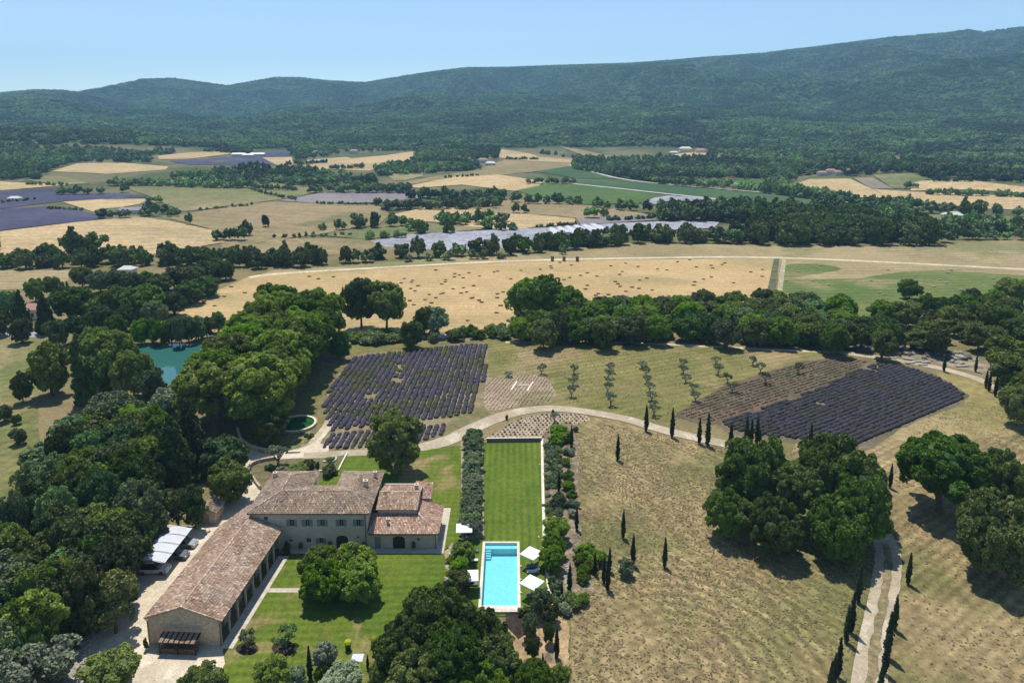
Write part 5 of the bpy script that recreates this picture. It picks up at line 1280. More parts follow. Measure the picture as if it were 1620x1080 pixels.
# ------------------------------------------------------------------ single trees and shrubs near the house
TB('solo', 625, 749, 651, 93, 'big round-crowned plane tree on the lawn behind the farmhouse', mat=M['leaf'])
TB('broad', 429, 703, 651, 60, 'round dark green tree beside the round basin', mat=M['leaf'])
T('olive', 438, 706, 34, 4.2, 'grey olive tree in the dry walled lawn west of the house', mat=M['leafolive'])
T('broad', 352, 689, 66, 8.5, 'bushy tree left of the drive opposite the curved wall', mat=M['leafblue'])
T('broad', 357, 733, 66, 8, 'dense dark tree by the drive just behind the stone shed', mat=M['leaf'])
T('broad', 333, 712, 40, 6, 'smaller blue-green tree left of the two drive-side trees', mat=M['leafblue'])
T('pine', 276, 765, 48, 8.5, 'left one of two pines beside the stone shed', mat=M['needle'])
T('pine', 303, 770, 44, 8.0, 'right one of two pines beside the stone shed', mat=M['needle'])
T('conifer', 266, 652, 64, 16, 'tall dark cedar above the grass strip left of the drive')
T('conifer', 293, 625, 56, 17, 'second tall dark cedar, right behind the first one near the alley')
T('conifer', 311, 703, 16, 5, 'slim young conifer in the grass strip')
T('conifer', 320, 716, 12, 4, 'thin dark young conifer at the edge of the sandy strip')
T('pine', 172, 905, 82, 9.5, 'round feathery dark tree on the edge of the gravel courtyard', mat=M['pine'])
T('broad', 170, 1036, 84, 5.0, 'sparse mid green tree at the photo bottom below the courtyard', mat=M['leaf'])
T('silver', 48, 1012, 120, 8, 'large silvery willow-like tree in the lower left corner', mat=M['leafolive'])
T('broad', 40, 948, 100, 10, 'yellow-green leafy tree above the silvery one at lower left', mat=M['leafbright'])
T('broad', 85, 893, 60, 9, 'yellowish flowering tree inside the dark left wood', mat=M['leafyellow'])
T('broad', 318, 1058, 70, 5, 'leafy tree cut by the bottom edge below the barn', mat=M['leaf'])
T('pollard', 507, 869, 74, 6, 'front left mulberry of the clipped group on the south lawn', var=0)
T('pollard', 560, 868, 78, 6, 'rear right mulberry of the clipped group on the south lawn', var=1)
T('pollard', 510, 893, 80, 6, 'nearest left mulberry of the clipped group, over the path end', var=1)
T('pollard', 565, 893, 74, 6, 'nearest right mulberry of the clipped group', var=0)
for cx, yt, w, h, lab, mt in [(688, 932, 136, 10, 'largest crown of the big dark trees left of the pool', 'leafoak'), (648, 975, 108, 9, 'left-hand crown of the big dark trees by the pool', 'leafoak'), (760, 968, 98, 9, 'dark crown just below the near end of the pool', 'leafoak'), (715, 1005, 130, 9, 'middle crown of the big dark trees at the bottom', 'leafoak'), (785, 1010, 92, 7.5, 'right-hand crown of the big dark trees at the bottom', 'leafoak'), (655, 1040, 110, 8, 'bottom left crown of the big dark trees', 'leaf'), (760, 1052, 110, 7, 'bottom middle crown of the big dark trees', 'leafbright'), (845, 1050, 70, 6, 'bright green crown at the bottom edge right of the dark trees', 'leafbright')]:
    T('oak', cx, yt, w, h, lab, mat=M[mt])
for cx, yt, w, h, lab, mt in [(733, 858, 38, 3.8, 'small dark tree in front of the far left parasol', 'leaf'), (727, 885, 32, 3.2, 'small tree between the two left parasols', 'leafbright'), (727, 905, 42, 3.6, 'small tree half hiding the near left parasol', 'leaf'), (880, 820, 42, 4, 'bright leafy tree at the top of the trio beside the coping wall', 'leafbright'), (876, 845, 40, 4, 'middle bright leafy tree of the trio beside the coping wall', 'leafbright'), (873, 868, 40, 4, 'lowest bright leafy tree of the trio opposite the parasol', 'leafbright'),
   (858, 932, 34, 4.5, 'slender grey-green tree at the corner below the right parasols', 'leafblue'), (838, 968, 24, 4, 'small grey-green tree in the dark mulch below the pool', 'leafblue'), (870, 950, 30, 3.5, 'loose mid green tree beside the corner of the shrub bed', 'leaf'), (842, 1010, 20, 3.2, 'thin young tree on the orange soil', 'leaf'), (868, 985, 18, 3.4, 'small dark tree right of the orange soil', 'leaf'), (884, 1055, 46, 4, 'leafy green tree cut by the bottom edge near two cypresses', 'leafbright'), (425, 1045, 56, 5, 'bright green bushy tree at the bottom of the south lawn', 'leafbright'), (597, 1052, 36, 4, 'dark bushy tree at the bottom beside the slim cypress', 'leaf')]:
    T('broad', cx, yt, w, h, lab, mat=M[mt])
for cx, yt, w, h, lab in [(513, 1018, 38, 3.6, 'silvery round shrub right of the tall lawn cypress'), (467, 1054, 32, 3, 'silvery grey bush at the bottom of the south lawn'), (540, 1056, 60, 3, 'blue-green bush on the bottom edge of the south lawn'), (991, 886, 28, 2.7, 'grey olive tree alone in the dry grass beside the cypresses')]:
    T('silver', cx, yt, w, h, lab)
for cx, by, yt, w, lab in [(392, 1024, 999, 34, 'wispy grey olive over a dark mulch ring near the barn'), (452, 1025, 997, 40, 'twisted sparse olive over the right dark mulch ring')]:
    TB('olive', cx, by, yt, w, lab, mat=M['leafblue'])
mulchm = surf('dark_mulch', (.03, .024, .02), (.05, .04, .03), s1=1.5)
for cx, cy_, rx_, ry_ in ((391, 1027, 18, 10), (450, 1026, 20, 11), (842, 1020, 17, 7)):
    D('mulch_ring', [(cx+rx_*cos(k*pi/8), cy_+ry_*sin(k*pi/8)) for k in range(16)], mulchm, 11, ystep=3)
D('mulch_bed', [(800, 972), (836, 971), (846, 985), (838, 1000), (820, 1012), (800, 990)], mulchm, 10)
SH = [(511, 1047, 26, 2.0, 'leaf', 'round clipped shrub below the silvery shrub on the lawn'), (600, 1016, 22, 2, 'leaf', 'dark round shrub beside the hatch'), (927, 865, 40, 2, 'leafbright', 'bright spreading shrub at the head of the cypress clump'), (916, 878, 18, 1.6, 'leaf', 'round shrub left of the cypress clump'), (935, 885, 22, 1.8, 'leafbright', 'round shrub inside the cypress clump'), (924, 895, 24, 1.8, 'leafbright', 'clipped shrub at the lower left of the cypress clump'), (924, 909, 22, 1.4, 'leaf', 'lowest clipped shrub of the cypress clump'), (948, 872, 26, 2, 'leafbright', 'bright shrub right behind the cypress clump'),
 (884, 672, 30, 2.2, 'leafbright', 'big glossy shrub at the top of the shrub bed'), (895, 684, 24, 2.2, 'leafbright', 'second glossy shrub at the top of the shrub bed'), (880, 688, 26, 2.2, 'leafbright', 'glossy shrub at the upper left of the shrub bed'), (911, 675, 8, 1.2, 'leafdark', 'tiny dark round shrub right of the top cypress'), (899, 708, 20, 1.6, 'leafolive', 'pale mounded shrub below the glossy shrubs'), (896, 725, 16, 1.6, 'leaf', 'round green shrub in the right column of the bed'), (900, 745, 20, 1.7, 'leaf', 'wide green shrub in the middle of the right column'), (899, 761, 20, 1.7, 'leafbright', 'glossy shrub in the lower part of the right column'), (905, 775, 16, 1.5, 'leaf', 'round dark shrub above the long pale one'), (905, 792, 20, 1.5, 'leafolive', 'long pale shrub beside the lowest bed cypress'), (906, 806, 18, 1.4, 'leafolive', 'second long pale shrub under the first'),
 (884, 782, 26, 2.4, 'leafblue', 'blue-grey rounded shrub in the middle of the bed'), (883, 935, 22, 1.6, 'leafblue', 'grey shrub under the lowest coping corner'), (905, 942, 30, 1.6, 'leaf', 'spreading green shrub at the lower end of the bed'), (922, 940, 26, 1.5, 'leaf', 'low green shrub at the tip of the bed'), (893, 955, 24, 1.5, 'leafolive', 'pale shrub at the lower left of the bed end'), (876, 912, 24, 2.0, 'leafblue', 'loose grey shrub below the leafy trio'), (833, 961, 22, 1.4, 'leafdark', 'dark shrub right of the near pool corner'),
 (470, 735, 40, 2, 'leaf', 'wide leafy shrub above the farmhouse roof'), (487, 727, 22, 2, 'leafdark', 'rounded dark shrub in the vegetable garden'), (502, 730, 7, 1.5, 'leafdark', 'small upright dark shrub in the vegetable garden'), (520, 737, 26, 2, 'leafdark', 'broad dark shrub behind the farmhouse wing'), (522, 724, 16, .8, 'leafdark', 'low clipped block of herbs in the vegetable garden'), (427, 735, 16, 1.0, 'leafdark', 'low shrub under the walled olive tree'), (691, 796, 16, 1.6, 'leafdark', 'round shrub beside the east wing of the house'), (229, 1010, 8, 1.8, 'leaf', 'thin plant against the left corner of the barn gable'), (453, 858, 12, 2.2, 'leafdark', 'climbing shrub in the corner between barn and house'),
 (713, 880, 16, 1.2, 'leafyellow', 'yellowish plant on the bank east of the house'), (712, 900, 14, 1.2, 'leafyellow', 'second yellowish plant lower on the bank'), (706, 920, 12, 1.0, 'leafyellow', 'third yellowish plant lowest on the bank'), (802, 656, 5, 1.3, 'leafdark', 'small dark clipped shrub on the left edge of the dotted bed'), (875, 648, 5, 1.3, 'leafdark', 'small dark clipped shrub at the top of the dotted bed'), (660, 705, 5, 1.2, 'leafdark', 'tiny dark shrub by the gravel road right of the plane tree')]
for cx, yt, w, h, mt, lab in SH:
    T('bush', cx, yt, w, h, lab, mat=M[mt])
# small shrubs in the bed between the coping wall and the column of big shrubs
rng = random.Random(11)
for i in range(140):
    v = rng.random(); py = 702 + v*115; px = 863 + rng.random()*22 + v*3
    if 772 < py < 800 and px > 868 and px < 892: continue
    x, y, _ = PZ(px, py); plant('bush', x, y, rng.uniform(.5, 1.1), rng.uniform(.8, 1.8), desc='small dry-looking bedding shrub', mat=M[rng.choice(['leafolive', 'leafblue', 'leaf', 'leafolive'])], group='small shrubs in the bed beside the pool lawn', name='bedding_shrub')
for i in range(46):
    px = 470 + rng.random()*45; py = 660 + rng.random()*55
    if abs(px-462) < 42 and abs(py-671) < 16: continue
    if px + (py-660)*.45 > 508: continue
    x, y, _ = PZ(px, py); plant('bush', x, y, rng.uniform(.4, .9), rng.uniform(.6, 1.3), desc='small bedding shrub', mat=M[rng.choice(['leafolive', 'leafblue', 'leaf'])], group='small shrubs on the bank round the basin', name='bedding_shrub')
T('olive', 877, 652, 16, 2.6, 'small olive tree at the top corner of the shrub bed', mat=M['leafolive'])
# the olive hedge: nine trees
for i in range(14):
    py = 699 + i*11.4; px = 748.5 - .25*i + random.uniform(-1, 1)
    x, y, _ = PZ(px, py); zc = ZC(x, y, 2)
    plant('silver', x, y, 3.3 + random.uniform(-.3, .3), (31+i*.4)*zc/FX, label=ORD1[i]+' olive tree from the far end of the long hedge beside the pool lawn', group='olive trees of the long hedge', mat=M['leafolive'] if i % 2 else M['leafblue'], name='hedge_olive_tree')
# cypresses (foot x, foot y, top y)
CYP = [(985.6, 851, 804, 'cypress standing alone below the middle of the dry slope'), (1001, 894, 842, 'cypress right of the lone grey olive'), (1051, 897, 847, 'cypress farthest right on the lower dry slope'), (964, 904, 863, 'rear cypress of the clump by the bright shrubs'), (961, 933, 879, 'front cypress of the clump by the bright shrubs'), (955, 922, 878, 'middle cypress of the clump by the bright shrubs'), (941, 909, 871, 'left cypress of the clump, among the clipped shrubs'), (901, 938, 888, 'cypress at the lower right edge of the shrub bed'), (888.5, 944, 916, 'short cypress at the lower left of the shrub bed'), (880.5, 1042, 989, 'cypress on the orange soil near the bottom'), (858.5, 1060, 1031, 'short cypress nearest the bottom beside the dark trees'),
 (977, 728, 684, 'cypress on the upper dry slope with a bare ring round it'), (1022, 682, 638, 'leftmost cypress along the gravel road'), (1063, 691.5, 642, 'second cypress from the left along the gravel road'), (1106, 702, 658, 'third cypress from the left along the gravel road'), (1119, 705.5, 650, 'fourth cypress from the left along the gravel road'), (1155, 713, 665, 'fifth cypress from the left along the gravel road'), (1180, 704, 654, 'left one of three cypresses close together above the oaks'), (1187.5, 704, 660, 'middle one of three cypresses close together above the oaks'), (1197, 702, 655, 'right one of three cypresses close together above the oaks'), (1202, 702, 678, 'tiny cypress beside the three above the oaks'),
 (904, 707, 670, 'cypress at the top right of the shrub bed'), (884, 778, 743, 'cypress in the middle of the shrub bed'), (912, 839, 800, 'cypress right of the leafy trio'), (1281, 712, 667, 'cypress top showing between oaks and dark lavender'), (1407.5, 772, 731, 'cypress between the two oak groups'), (491, 1075, 1018, 'tall slim cypress on the south lawn'), (582, 1059, 1033, 'short slim cypress right of the hatch'),
 (1436, 924, 871, 'uppermost cypress right of the drive below the oaks'), (1357, 953, 890, 'uppermost cypress left of the drive below the oaks'), (1346, 1001, 932, 'second cypress down on the left side of the drive'), (1338, 1016, 953, 'third cypress down on the left side of the drive'), (1325, 1071, 1004, 'fourth cypress down on the left side of the drive'), (1317, 1092, 1029, 'fifth cypress down on the left side of the drive'), (1311, 1106, 1041, 'lowest cypress on the left side of the drive'), (1414, 996, 937, 'second cypress down on the right side of the drive'), (1403, 1040, 963, 'third cypress down on the right side of the drive'), (1399, 1066, 1000, 'fourth cypress down on the right side of the drive'), (1391, 1106, 1041, 'lowest cypress on the right side of the drive'),
 (1559, 614, 583, 'left one of three cypresses at the bend of the upper road'), (1564, 619, 585.5, 'middle one of three cypresses at the bend of the upper road'), (1574, 627, 589, 'right one of three cypresses at the bend of the upper road'), (1493, 588, 558, 'slim cypress in front of the rubble heap'), (1543, 588, 560, 'slim cypress right of the rubble heap')]
for i, (bx, by, ty, lab) in enumerate(CYP):
    TB('cypress', bx, by, ty, (by-ty)*.205 + 1.6, lab, var=i)
# olive grove
OL = [(804, 596, 588), (857, 592, 577), (908, 592, 577), (906, 610, 597), (904, 628, 610), (966, 589, 574), (963, 598, 583), (962, 607, 596), (961, 622, 605), (966, 642, 621), (1016, 583, 572), (1022, 594, 580), (1023, 607, 594), (1028, 619, 605), (1031, 634, 620), (1080, 580, 568), (1081, 591, 578), (1085, 605, 592), (1096, 620, 607), (1100, 635, 620), (1133, 576, 564), (1136, 593, 578), (1151, 606, 590), (1158, 621, 605), (1191, 578, 564), (1203, 590, 573), (1210, 607, 588), (1262, 591, 574), (1035, 657, 640), (968, 642, 632)]
OL = OL[:-1]
for i, (bx, by, ty) in enumerate(OL):
    TB('olive', bx, by, ty-1, 17 if by < 630 else 20, desc='pruned grove olive tree', group='olive trees in the grove')
TB('broad', 537, 569, 519, 32, 'dark upright tree at the top left corner of the lavender field', mat=M['leafdark'])
TB('broad', 652, 550, 508, 36, 'spreading dark tree at the top edge of the lavender field', mat=M['leafdark'])
TB('plane', 572, 519, 436, 60, 'left one of the twin plane trees in front of the stubble', mat=M['leaf'])
TB('plane', 612, 521, 439, 62, 'right one of the twin plane trees in front of the stubble', mat=M['leaf'])
TB('broad', 672, 530, 483, 36, 'dark tree left of the silvery one by the white road', mat=M['leaf'])
TB('silver', 692, 531, 486, 40, 'silvery willow by the white road')
# oaks by the drive
for cx, yt, w, h, lab, mt, v in [(1200, 692, 132, 15, 'oak at the upper left of the great clump by the drive', 'leafoak', 0), (1330, 695, 150, 16, 'oak at the upper right of the great clump by the drive', 'leafoak', 1), (1155, 775, 84, 9, 'low left-hand oak of the great clump', 'leafoak', 2), (1262, 735, 120, 12, 'middle oak of the great clump, pierced by gaps', 'leafoak', 3), (1365, 750, 100, 13, 'right-hand oak of the great clump over the drive', 'leafoak', 0), (1228, 790, 90, 10, 'lower middle oak of the great clump', 'leafoak', 1), (1330, 790, 100, 11, 'lower right oak of the great clump', 'leafoak', 2),
   (1500, 697, 165, 14, 'wide dark oak with a bare trunk right of the drive', 'leafoak', 3), (1590, 715, 90, 11, 'oak behind the wide dark oak at the right edge', 'leafoak', 1), (1592, 785, 140, 14, 'big oak cut by the right edge below the wide one', 'leafoak', 2)]:
    T('oak', cx, yt, w, h, lab, mat=M[mt], var=v)
T('broad', 1617, 610, 54, 10, 'green tree cut by the right edge beside the upper road', mat=M['leaf'])
# plane-tree alley
for row, (a, b, n_) in enumerate([((503, 556), (412, 688), 11), ((447, 548), (337, 684), 11)]):
    A_ = PZ(*a); B_ = PZ(*b)
    for k in range(n_):
        t = k/(n_-1); plant('plane', A_[0]+(B_[0]-A_[0])*t+random.uniform(-.8, .8), A_[1]+(B_[1]-A_[1])*t, 21.5-t*2.5+random.uniform(-.5, .5), 15.5, label=f"{ORD1[k]} plane tree from the far end in the {'right' if row == 0 else 'left'} row of the alley", group='plane trees of the alley')
T('poplar', 118, 527, 44, 19, 'tall dark columnar poplar at the left edge of the wood')
for cx, yt, w, h, mt, kd, lab in [(72, 545, 64, 14, 'pine', 'broad', 'feathery yellow-green pine left of the tall poplar'), (172, 522, 76, 15, 'leaf', 'broad', 'broad mid green tree right of the tall poplar'), (205, 560, 60, 12, 'leaf', 'broad', 'leafy tree in front of the lake left bank'), (150, 560, 50, 12, 'leafdark', 'broad', 'dark tree just right of the poplar'), (240, 585, 44, 9, 'leafblue', 'broad', 'blue-green tree before the near lake shore'), (268, 613, 60, 10, 'leafolive', 'broad', 'pale grey-green tree below the lake'), (175, 622, 80, 10, 'leafblue', 'broad', 'wide blue-green tree below the poplar group'), (30, 590, 30, 8, 'pine', 'broad', 'thin pine on the meadow edge left of the poplar'),
    (27, 679, 24, 3.6, 'leafdark', 'broad', 'small round tree standing alone on the left meadow'), (4, 642, 26, 4, 'leafdark', 'broad', 'small tree at the left photo edge on the meadow'), (25, 655, 14, 2.6, 'leafdark', 'broad', 'little dark tree above the lone round one on the meadow')]:
    T(kd, cx, yt, w, h, lab, mat=M[mt])
def inpoly(x, y, P):
    c = False
    for i in range(len(P)):
        (a, b), (d, e_) = P[i], P[i-1]
        if (b > y) != (e_ > y) and x < (d-a)*(y-b)/(e_-b)+a: c = not c
    return c
def wood(poly, n, hr, wr, kinds, group, desc, gap, seed, tops=True, name=None):
    rng = random.Random(seed); xs = [p[0] for p in poly]; ys = [p[1] for p in poly]; done = []; tries = 0
    while len(done) < n and tries < n*60:
        tries += 1; px = rng.uniform(min(xs), max(xs)); py = min(ys) + (max(ys)-min(ys))*rng.random()
        if not inpoly(px, py, poly): continue
        h = rng.uniform(*hr); x, y, _ = PZ(px, py, h*.97 if tops else 0)
        if any((x-a)**2+(y-b)**2 < gap*gap for a, b in done): continue
        done.append((x, y)); kd, mt, ds = rng.choice(kinds); w = rng.uniform(*wr)*(1 if kd not in ('conifer', 'poplar') else .75)
        plant(kd, x, y, h*(1.25 if kd == 'conifer' else 1), w, desc=ds + ' ' + desc, mat=M[mt], group=group, name=name, rz=rng.uniform(0, 6.28))
    return done
LEFTK = [('broad', 'leaf', 'mid green tree'), ('broad', 'leafblue', 'blue-green tree'), ('broad', 'leafdark', 'dark green tree'), ('broad', 'leafblue', 'blue-green tree'), ('broad', 'leaf', 'mid green tree'), ('broad', 'leafbright', 'bright green tree'), ('pine', 'pine', 'olive green pine')]
wood([(66,700),(120,655),(160,640),(225,632),(255,650),(232,690),(240,740),(205,795),(185,850),(150,890),(70,912),(40,940),(10,1000),(-40,1010),(-60,850),(10,800),(40,760),(55,730)], 118, (7, 11.5), (6.0, 9.5), LEFTK, 'trees of the dense left wood', 'in the left wood', 4.6, 21)
HK = [('pine', 'needle', 'dark feathery tree')]
for k in range(12):
    t = k/11; T('pine', 232-t*135, 790+t*130 + (k % 2)*8, 58, 8.5, desc='dark feathery hedge tree', mat=M['needle'], group='tall dark hedge trees behind the carport', name='hedge_tree')
for k in range(6):
    t = k/5; T('pine', 190-t*130, 800+t*120, 70, 10.0, desc='dark feathery hedge tree', mat=M['needle'] if k % 2 else M['leafdark'], group='tall dark hedge trees behind the carport', name='hedge_tree')
# beyond the lake and to the left road
for zx, zt, zw, h, mt, kd in [(430,362,210,13,'leaf','broad'),(700,365,170,12,'leaf','broad'),(850,360,220,12,'leaf','broad'),(940,450,120,9,'leafblue','broad'),(40,380,100,11,'leafblue','broad'),(200,318,95,9,'leaf','broad'),(310,295,100,9,'leaf','broad'),(490,240,110,9,'leaf','broad'),(600,268,120,9,'leafblue','broad'),(700,262,130,9,'leaf','broad'),(800,280,120,9,'leafdark','broad'),(890,265,120,9,'leaf','broad'),(970,290,130,9,'leaf','broad'),(1050,240,120,10,'leafdark','broad'),(1150,235,150,10,'leaf','broad'),(1230,210,140,10,'leafdark','broad'),(1310,190,130,10,'leafdark','broad'),(1370,215,110,8,'leafdark','broad'),(1250,290,140,9,'leafdark','broad'),(1150,330,150,9,'leafdark','broad'),(1050,390,130,9,'leafdark','broad'),(330,560,120,9,'leafdark','broad'),(600,480,150,9,'leafdark','broad'),(470,540,150,9,'leafdark','broad'),(700,540,120,9,'leaf','broad'),(560,600,130,8,'leaf','broad'),(380,330,40,6,'leafdark','cypress'),(405,325,36,6,'leafdark','cypress'),(105,370,95,15,'needle','conifer'),(250,385,95,15,'needle','conifer'),(120,560,120,8,'leafdark','broad'),(640,400,120,9,'leafdark','broad'),(560,420,120,9,'leaf','broad'),(750,480,120,9,'leafdark','broad'),
   (850,565,90,8,'leafbright','broad'),(915,560,80,8,'leaf','broad'),(975,570,80,8,'leafbright','broad'),(1035,560,80,8,'leaf','broad'),(1080,545,60,10,'leafblue','broad'),(1140,540,90,9,'leafblue','broad'),(1200,545,90,8,'leafblue','broad'),(1255,550,80,7,'leafblue','broad'),(1320,520,70,7,'leafblue','broad'),(-40,400,120,10,'leafblue','broad'),(-20,520,100,8,'leafdark','broad'),(5,470,70,9,'leaf','broad')]:
    nm_ = {'leaf': 'mid green', 'leafblue': 'blue-green', 'leafdark': 'dark green', 'needle': 'blackish', 'leafbright': 'bright green'}[mt]
    T(kd, zx/3.857, 360+zt/3.857, zw/3.857*(1.35 if zt > 515 and zx > 800 else 1.12), h, desc=f"{nm_} {'cypress' if kd == 'cypress' else 'conifer' if kd == 'conifer' else 'tree'} {'on the far lake shore' if zt > 535 and zx > 800 else 'beyond the lake'}", mat=M[mt], group='trees beyond the lake')
# tree belt between the estate and the bale field
for cx, yt, w, h, mt, lab in [(838, 440, 66, 15, 'leaf', 'left half of the big bale-field tree'), (868, 438, 66, 15, 'leaf', 'middle of the big trees in front of the bale field'), (893, 455, 54, 12, 'leaf', 'right-hand one of the big trees in front of the bale field'), (1442, 443, 34, 8, 'leafbright', 'round bright tree standing up from the belt before the alfalfa'), (1602, 438, 44, 11, 'leafbright', 'bright tree at the right edge before the alfalfa')]:
    T('broad', cx, yt, w, h, lab, mat=M[mt])
BK = [('broad', 'leaf', 'mid green tree'), ('broad', 'leafdark', 'dark green tree'), ('broad', 'leaf', 'mid green tree'), ('broad', 'leafbright', 'bright green tree'), ('broad', 'leafblue', 'blue-green tree')]
wood([(800,500),(830,488),(900,470),(960,468),(1060,464),(1090,458),(1200,456),(1290,458),(1345,468),(1370,485),(1400,492),(1420,520),(1330,520),(1280,512),(1200,505),(1000,505),(880,508),(810,508)], 88, (6.5, 10), (7, 10.5), BK, 'trees of the belt below the bale field', 'in the tree belt', 5.0, 31)
PK = [('pine', 'pine', 'olive green pine'), ('pine', 'pine', 'olive green pine'), ('broad', 'leafdark', 'dark green tree'), ('broad', 'leaf', 'mid green tree')]
wood([(1395,470),(1440,462),(1500,462),(1560,455),(1660,465),(1680,590),(1600,590),(1570,540),(1530,520),(1480,515),(1400,505)], 46, (7, 11), (7, 10), PK, 'trees of the pine wood at the right edge', 'in the pine wood', 5.0, 41)
for cx, yt, w, lab, mt in [(1270, 526, 36, 'round grey-green bush left of the road fork', 'leafblue'), (1325, 530, 40, 'round grey-green bush in the road fork', 'leafblue'), (1238, 524, 26, 'green bush behind the one left of the fork', 'leaf'), (1350, 515, 30, 'green bush behind the one in the fork', 'leaf'), (1470, 520, 60, 'spreading dark tree in front of the rubble heap', 'leafdark')]:
    T('broad', cx, yt, w, 4.2 if w < 50 else 7, lab, mat=M[mt])
wood([(800,520),(830,515),(900,518),(1000,520),(1100,522),(1200,524),(1200,532),(1000,528),(860,530),(800,530)], 30, (1.5, 3), (3, 5), [('bush', 'leaf', 'low green bush'), ('bush', 'leafolive', 'low grey bush'), ('bush', 'leafdark', 'low dark bush')], 'low bushes along the foot of the tree belt', 'below the belt', 2.5, 51, name='bush')
wood([(550,520),(640,517),(720,515),(800,512),(800,522),(720,526),(640,530),(555,534)], 34, (2, 3.4), (3.5, 5.5), [('bush', 'leaf', 'green bush'), ('bush', 'leafblue', 'grey-green bush')], 'bushes along the white road', 'along the white road', 2.2, 52, name='bush')
# ------------------------------------------------------------------ hedgerows and woods of the valley
HEDGE = [  # x0,y0,x1,y1 of the feet in the photo, rows, height, spacing factor
 (0,425,330,418,2,10,1.0),(330,418,400,424,2,9,1.0),(400,426,495,420,2,10,1),(495,418,585,415,1,8,1),(578,410,708,406,1,10,.8),(640,413,800,409,1,5,.6),(708,406,800,402,1,10,.9),(800,403,900,394,2,10,1),(900,394,1000,386,2,11,1),(1000,384,1200,385,2,11,1),(1200,387,1478,388,3,14,1),(1200,372,1478,376,2,14,1),(1200,358,1460,364,2,12,1),(1037,350,1200,352,2,11,1),
 (90,408,150,402,2,14,1),(330,382,375,380,1,8,1),(385,373,394,372,1,9,1),(298,356,302,356,1,8,1),(158,346,202,345,1,9,1),(217,343,262,341,2,10,1),(264,342,284,343,1,6,1),(72,331,133,333,1,3,1),(232,321,262,320,1,7,1),(92,308,160,308,1,8,1),(198,304,204,304,1,9,1),(173,294,272,294,2,8,1),(277,296,400,299,2,9,1),(400,300,470,302,1,7,1),
 (480,306,530,304,1,11,1),(530,305,650,306,2,11,1),(568,302,592,302,1,18,1),(647,314,800,317,2,10,1),(605,333,716,331,2,9,1),(728,331,768,331,1,10,1),(691,356,800,354,2,9,1),(558,362,605,361,1,11,1.2),(612,360,650,358,1,9,1),(654,371,674,370,1,11,1),(694,369,716,369,1,11,1),(523,364,548,363,1,8,1),(508,365,518,364,1,5,1),(423,359,425,359,1,8,1),(573,378,645,376,1,5,1),
 (500,323,600,325,1,3,1),(596,326,600,326,1,7,1),(593,272,750,270,2,9,1),(521,269,578,266,1,7,1),(478,260,520,258,1,6,1),(455,262,480,262,1,8,1),(800,321,825,321,1,11,1),(830,323,923,324,1,9,1),(931,328,958,329,1,11,1),(958,331,972,331,1,7,1),(975,333,1015,334,1,11,1),(1015,337,1037,337,1,10,1),(812,338,840,338,1,8,1),(918,345,948,345,1,9,1),(955,343,966,343,1,8,1),
 (832,291,912,291,1,8,1),(800,253,852,253,1,5,1),(905,267,960,276,2,9,1),(960,277,1040,289,2,9,1),(1040,291,1200,303,2,10,1),(1200,304,1355,324,2,10,1),(1355,330,1454,331,2,10,1),(1454,338,1512,339,1,12,1),(1514,341,1556,341,1,13,1.2),(1560,341,1592,342,1,10,1),(1594,343,1640,344,1,9,1),(1465,308,1640,313,1,7,1),(1472,288,1540,288,1,6,1),(1425,299,1450,298,1,7,1),
 (1380,336,1440,338,1,8,1),(1480,370,1640,372,2,9,1),(1490,378,1640,380,1,7,1),(1500,362,1640,366,2,9,1),(960,350,1040,346,1,4,1),(850,359,912,357,1,3,1),(757,362,815,366,1,6,1),(320,333,400,325,1,3,.6),(400,302,470,318,1,4,.5),(860,403,905,401,1,5,.4),(700,283,760,278,1,4,.5),(0,322,60,316,1,3,.5),(40,293,110,294,1,4,.8),(430,377,560,372,1,3,.6)]
pts = []
rng = random.Random(77)
for (x0, y0, x1, y1, rows, hm_, sf) in HEDGE:
    ax_, ay_, _ = G(x0, y0); bx_, by_, _ = G(x1, y1); Lh = math.hypot(bx_-ax_, by_-ay_)
    w = hm_*rng.uniform(.85, 1.0) if hm_ < 15 else 5
    for r_ in range(rows):
        n = max(1, int(Lh*sf/(w*.8)))
        for k in range(n):
            t = (k+.5 + rng.uniform(-.3, .3))/n
            x = ax_+(bx_-ax_)*t + rng.uniform(-1.5, 1.5); y = ay_+(by_-ay_)*t + r_*w*1.0 + rng.uniform(-2, 2)
            h = hm_*rng.uniform(.75, 1.15); pts.append((x, y, h, w*rng.uniform(.8, 1.2)))
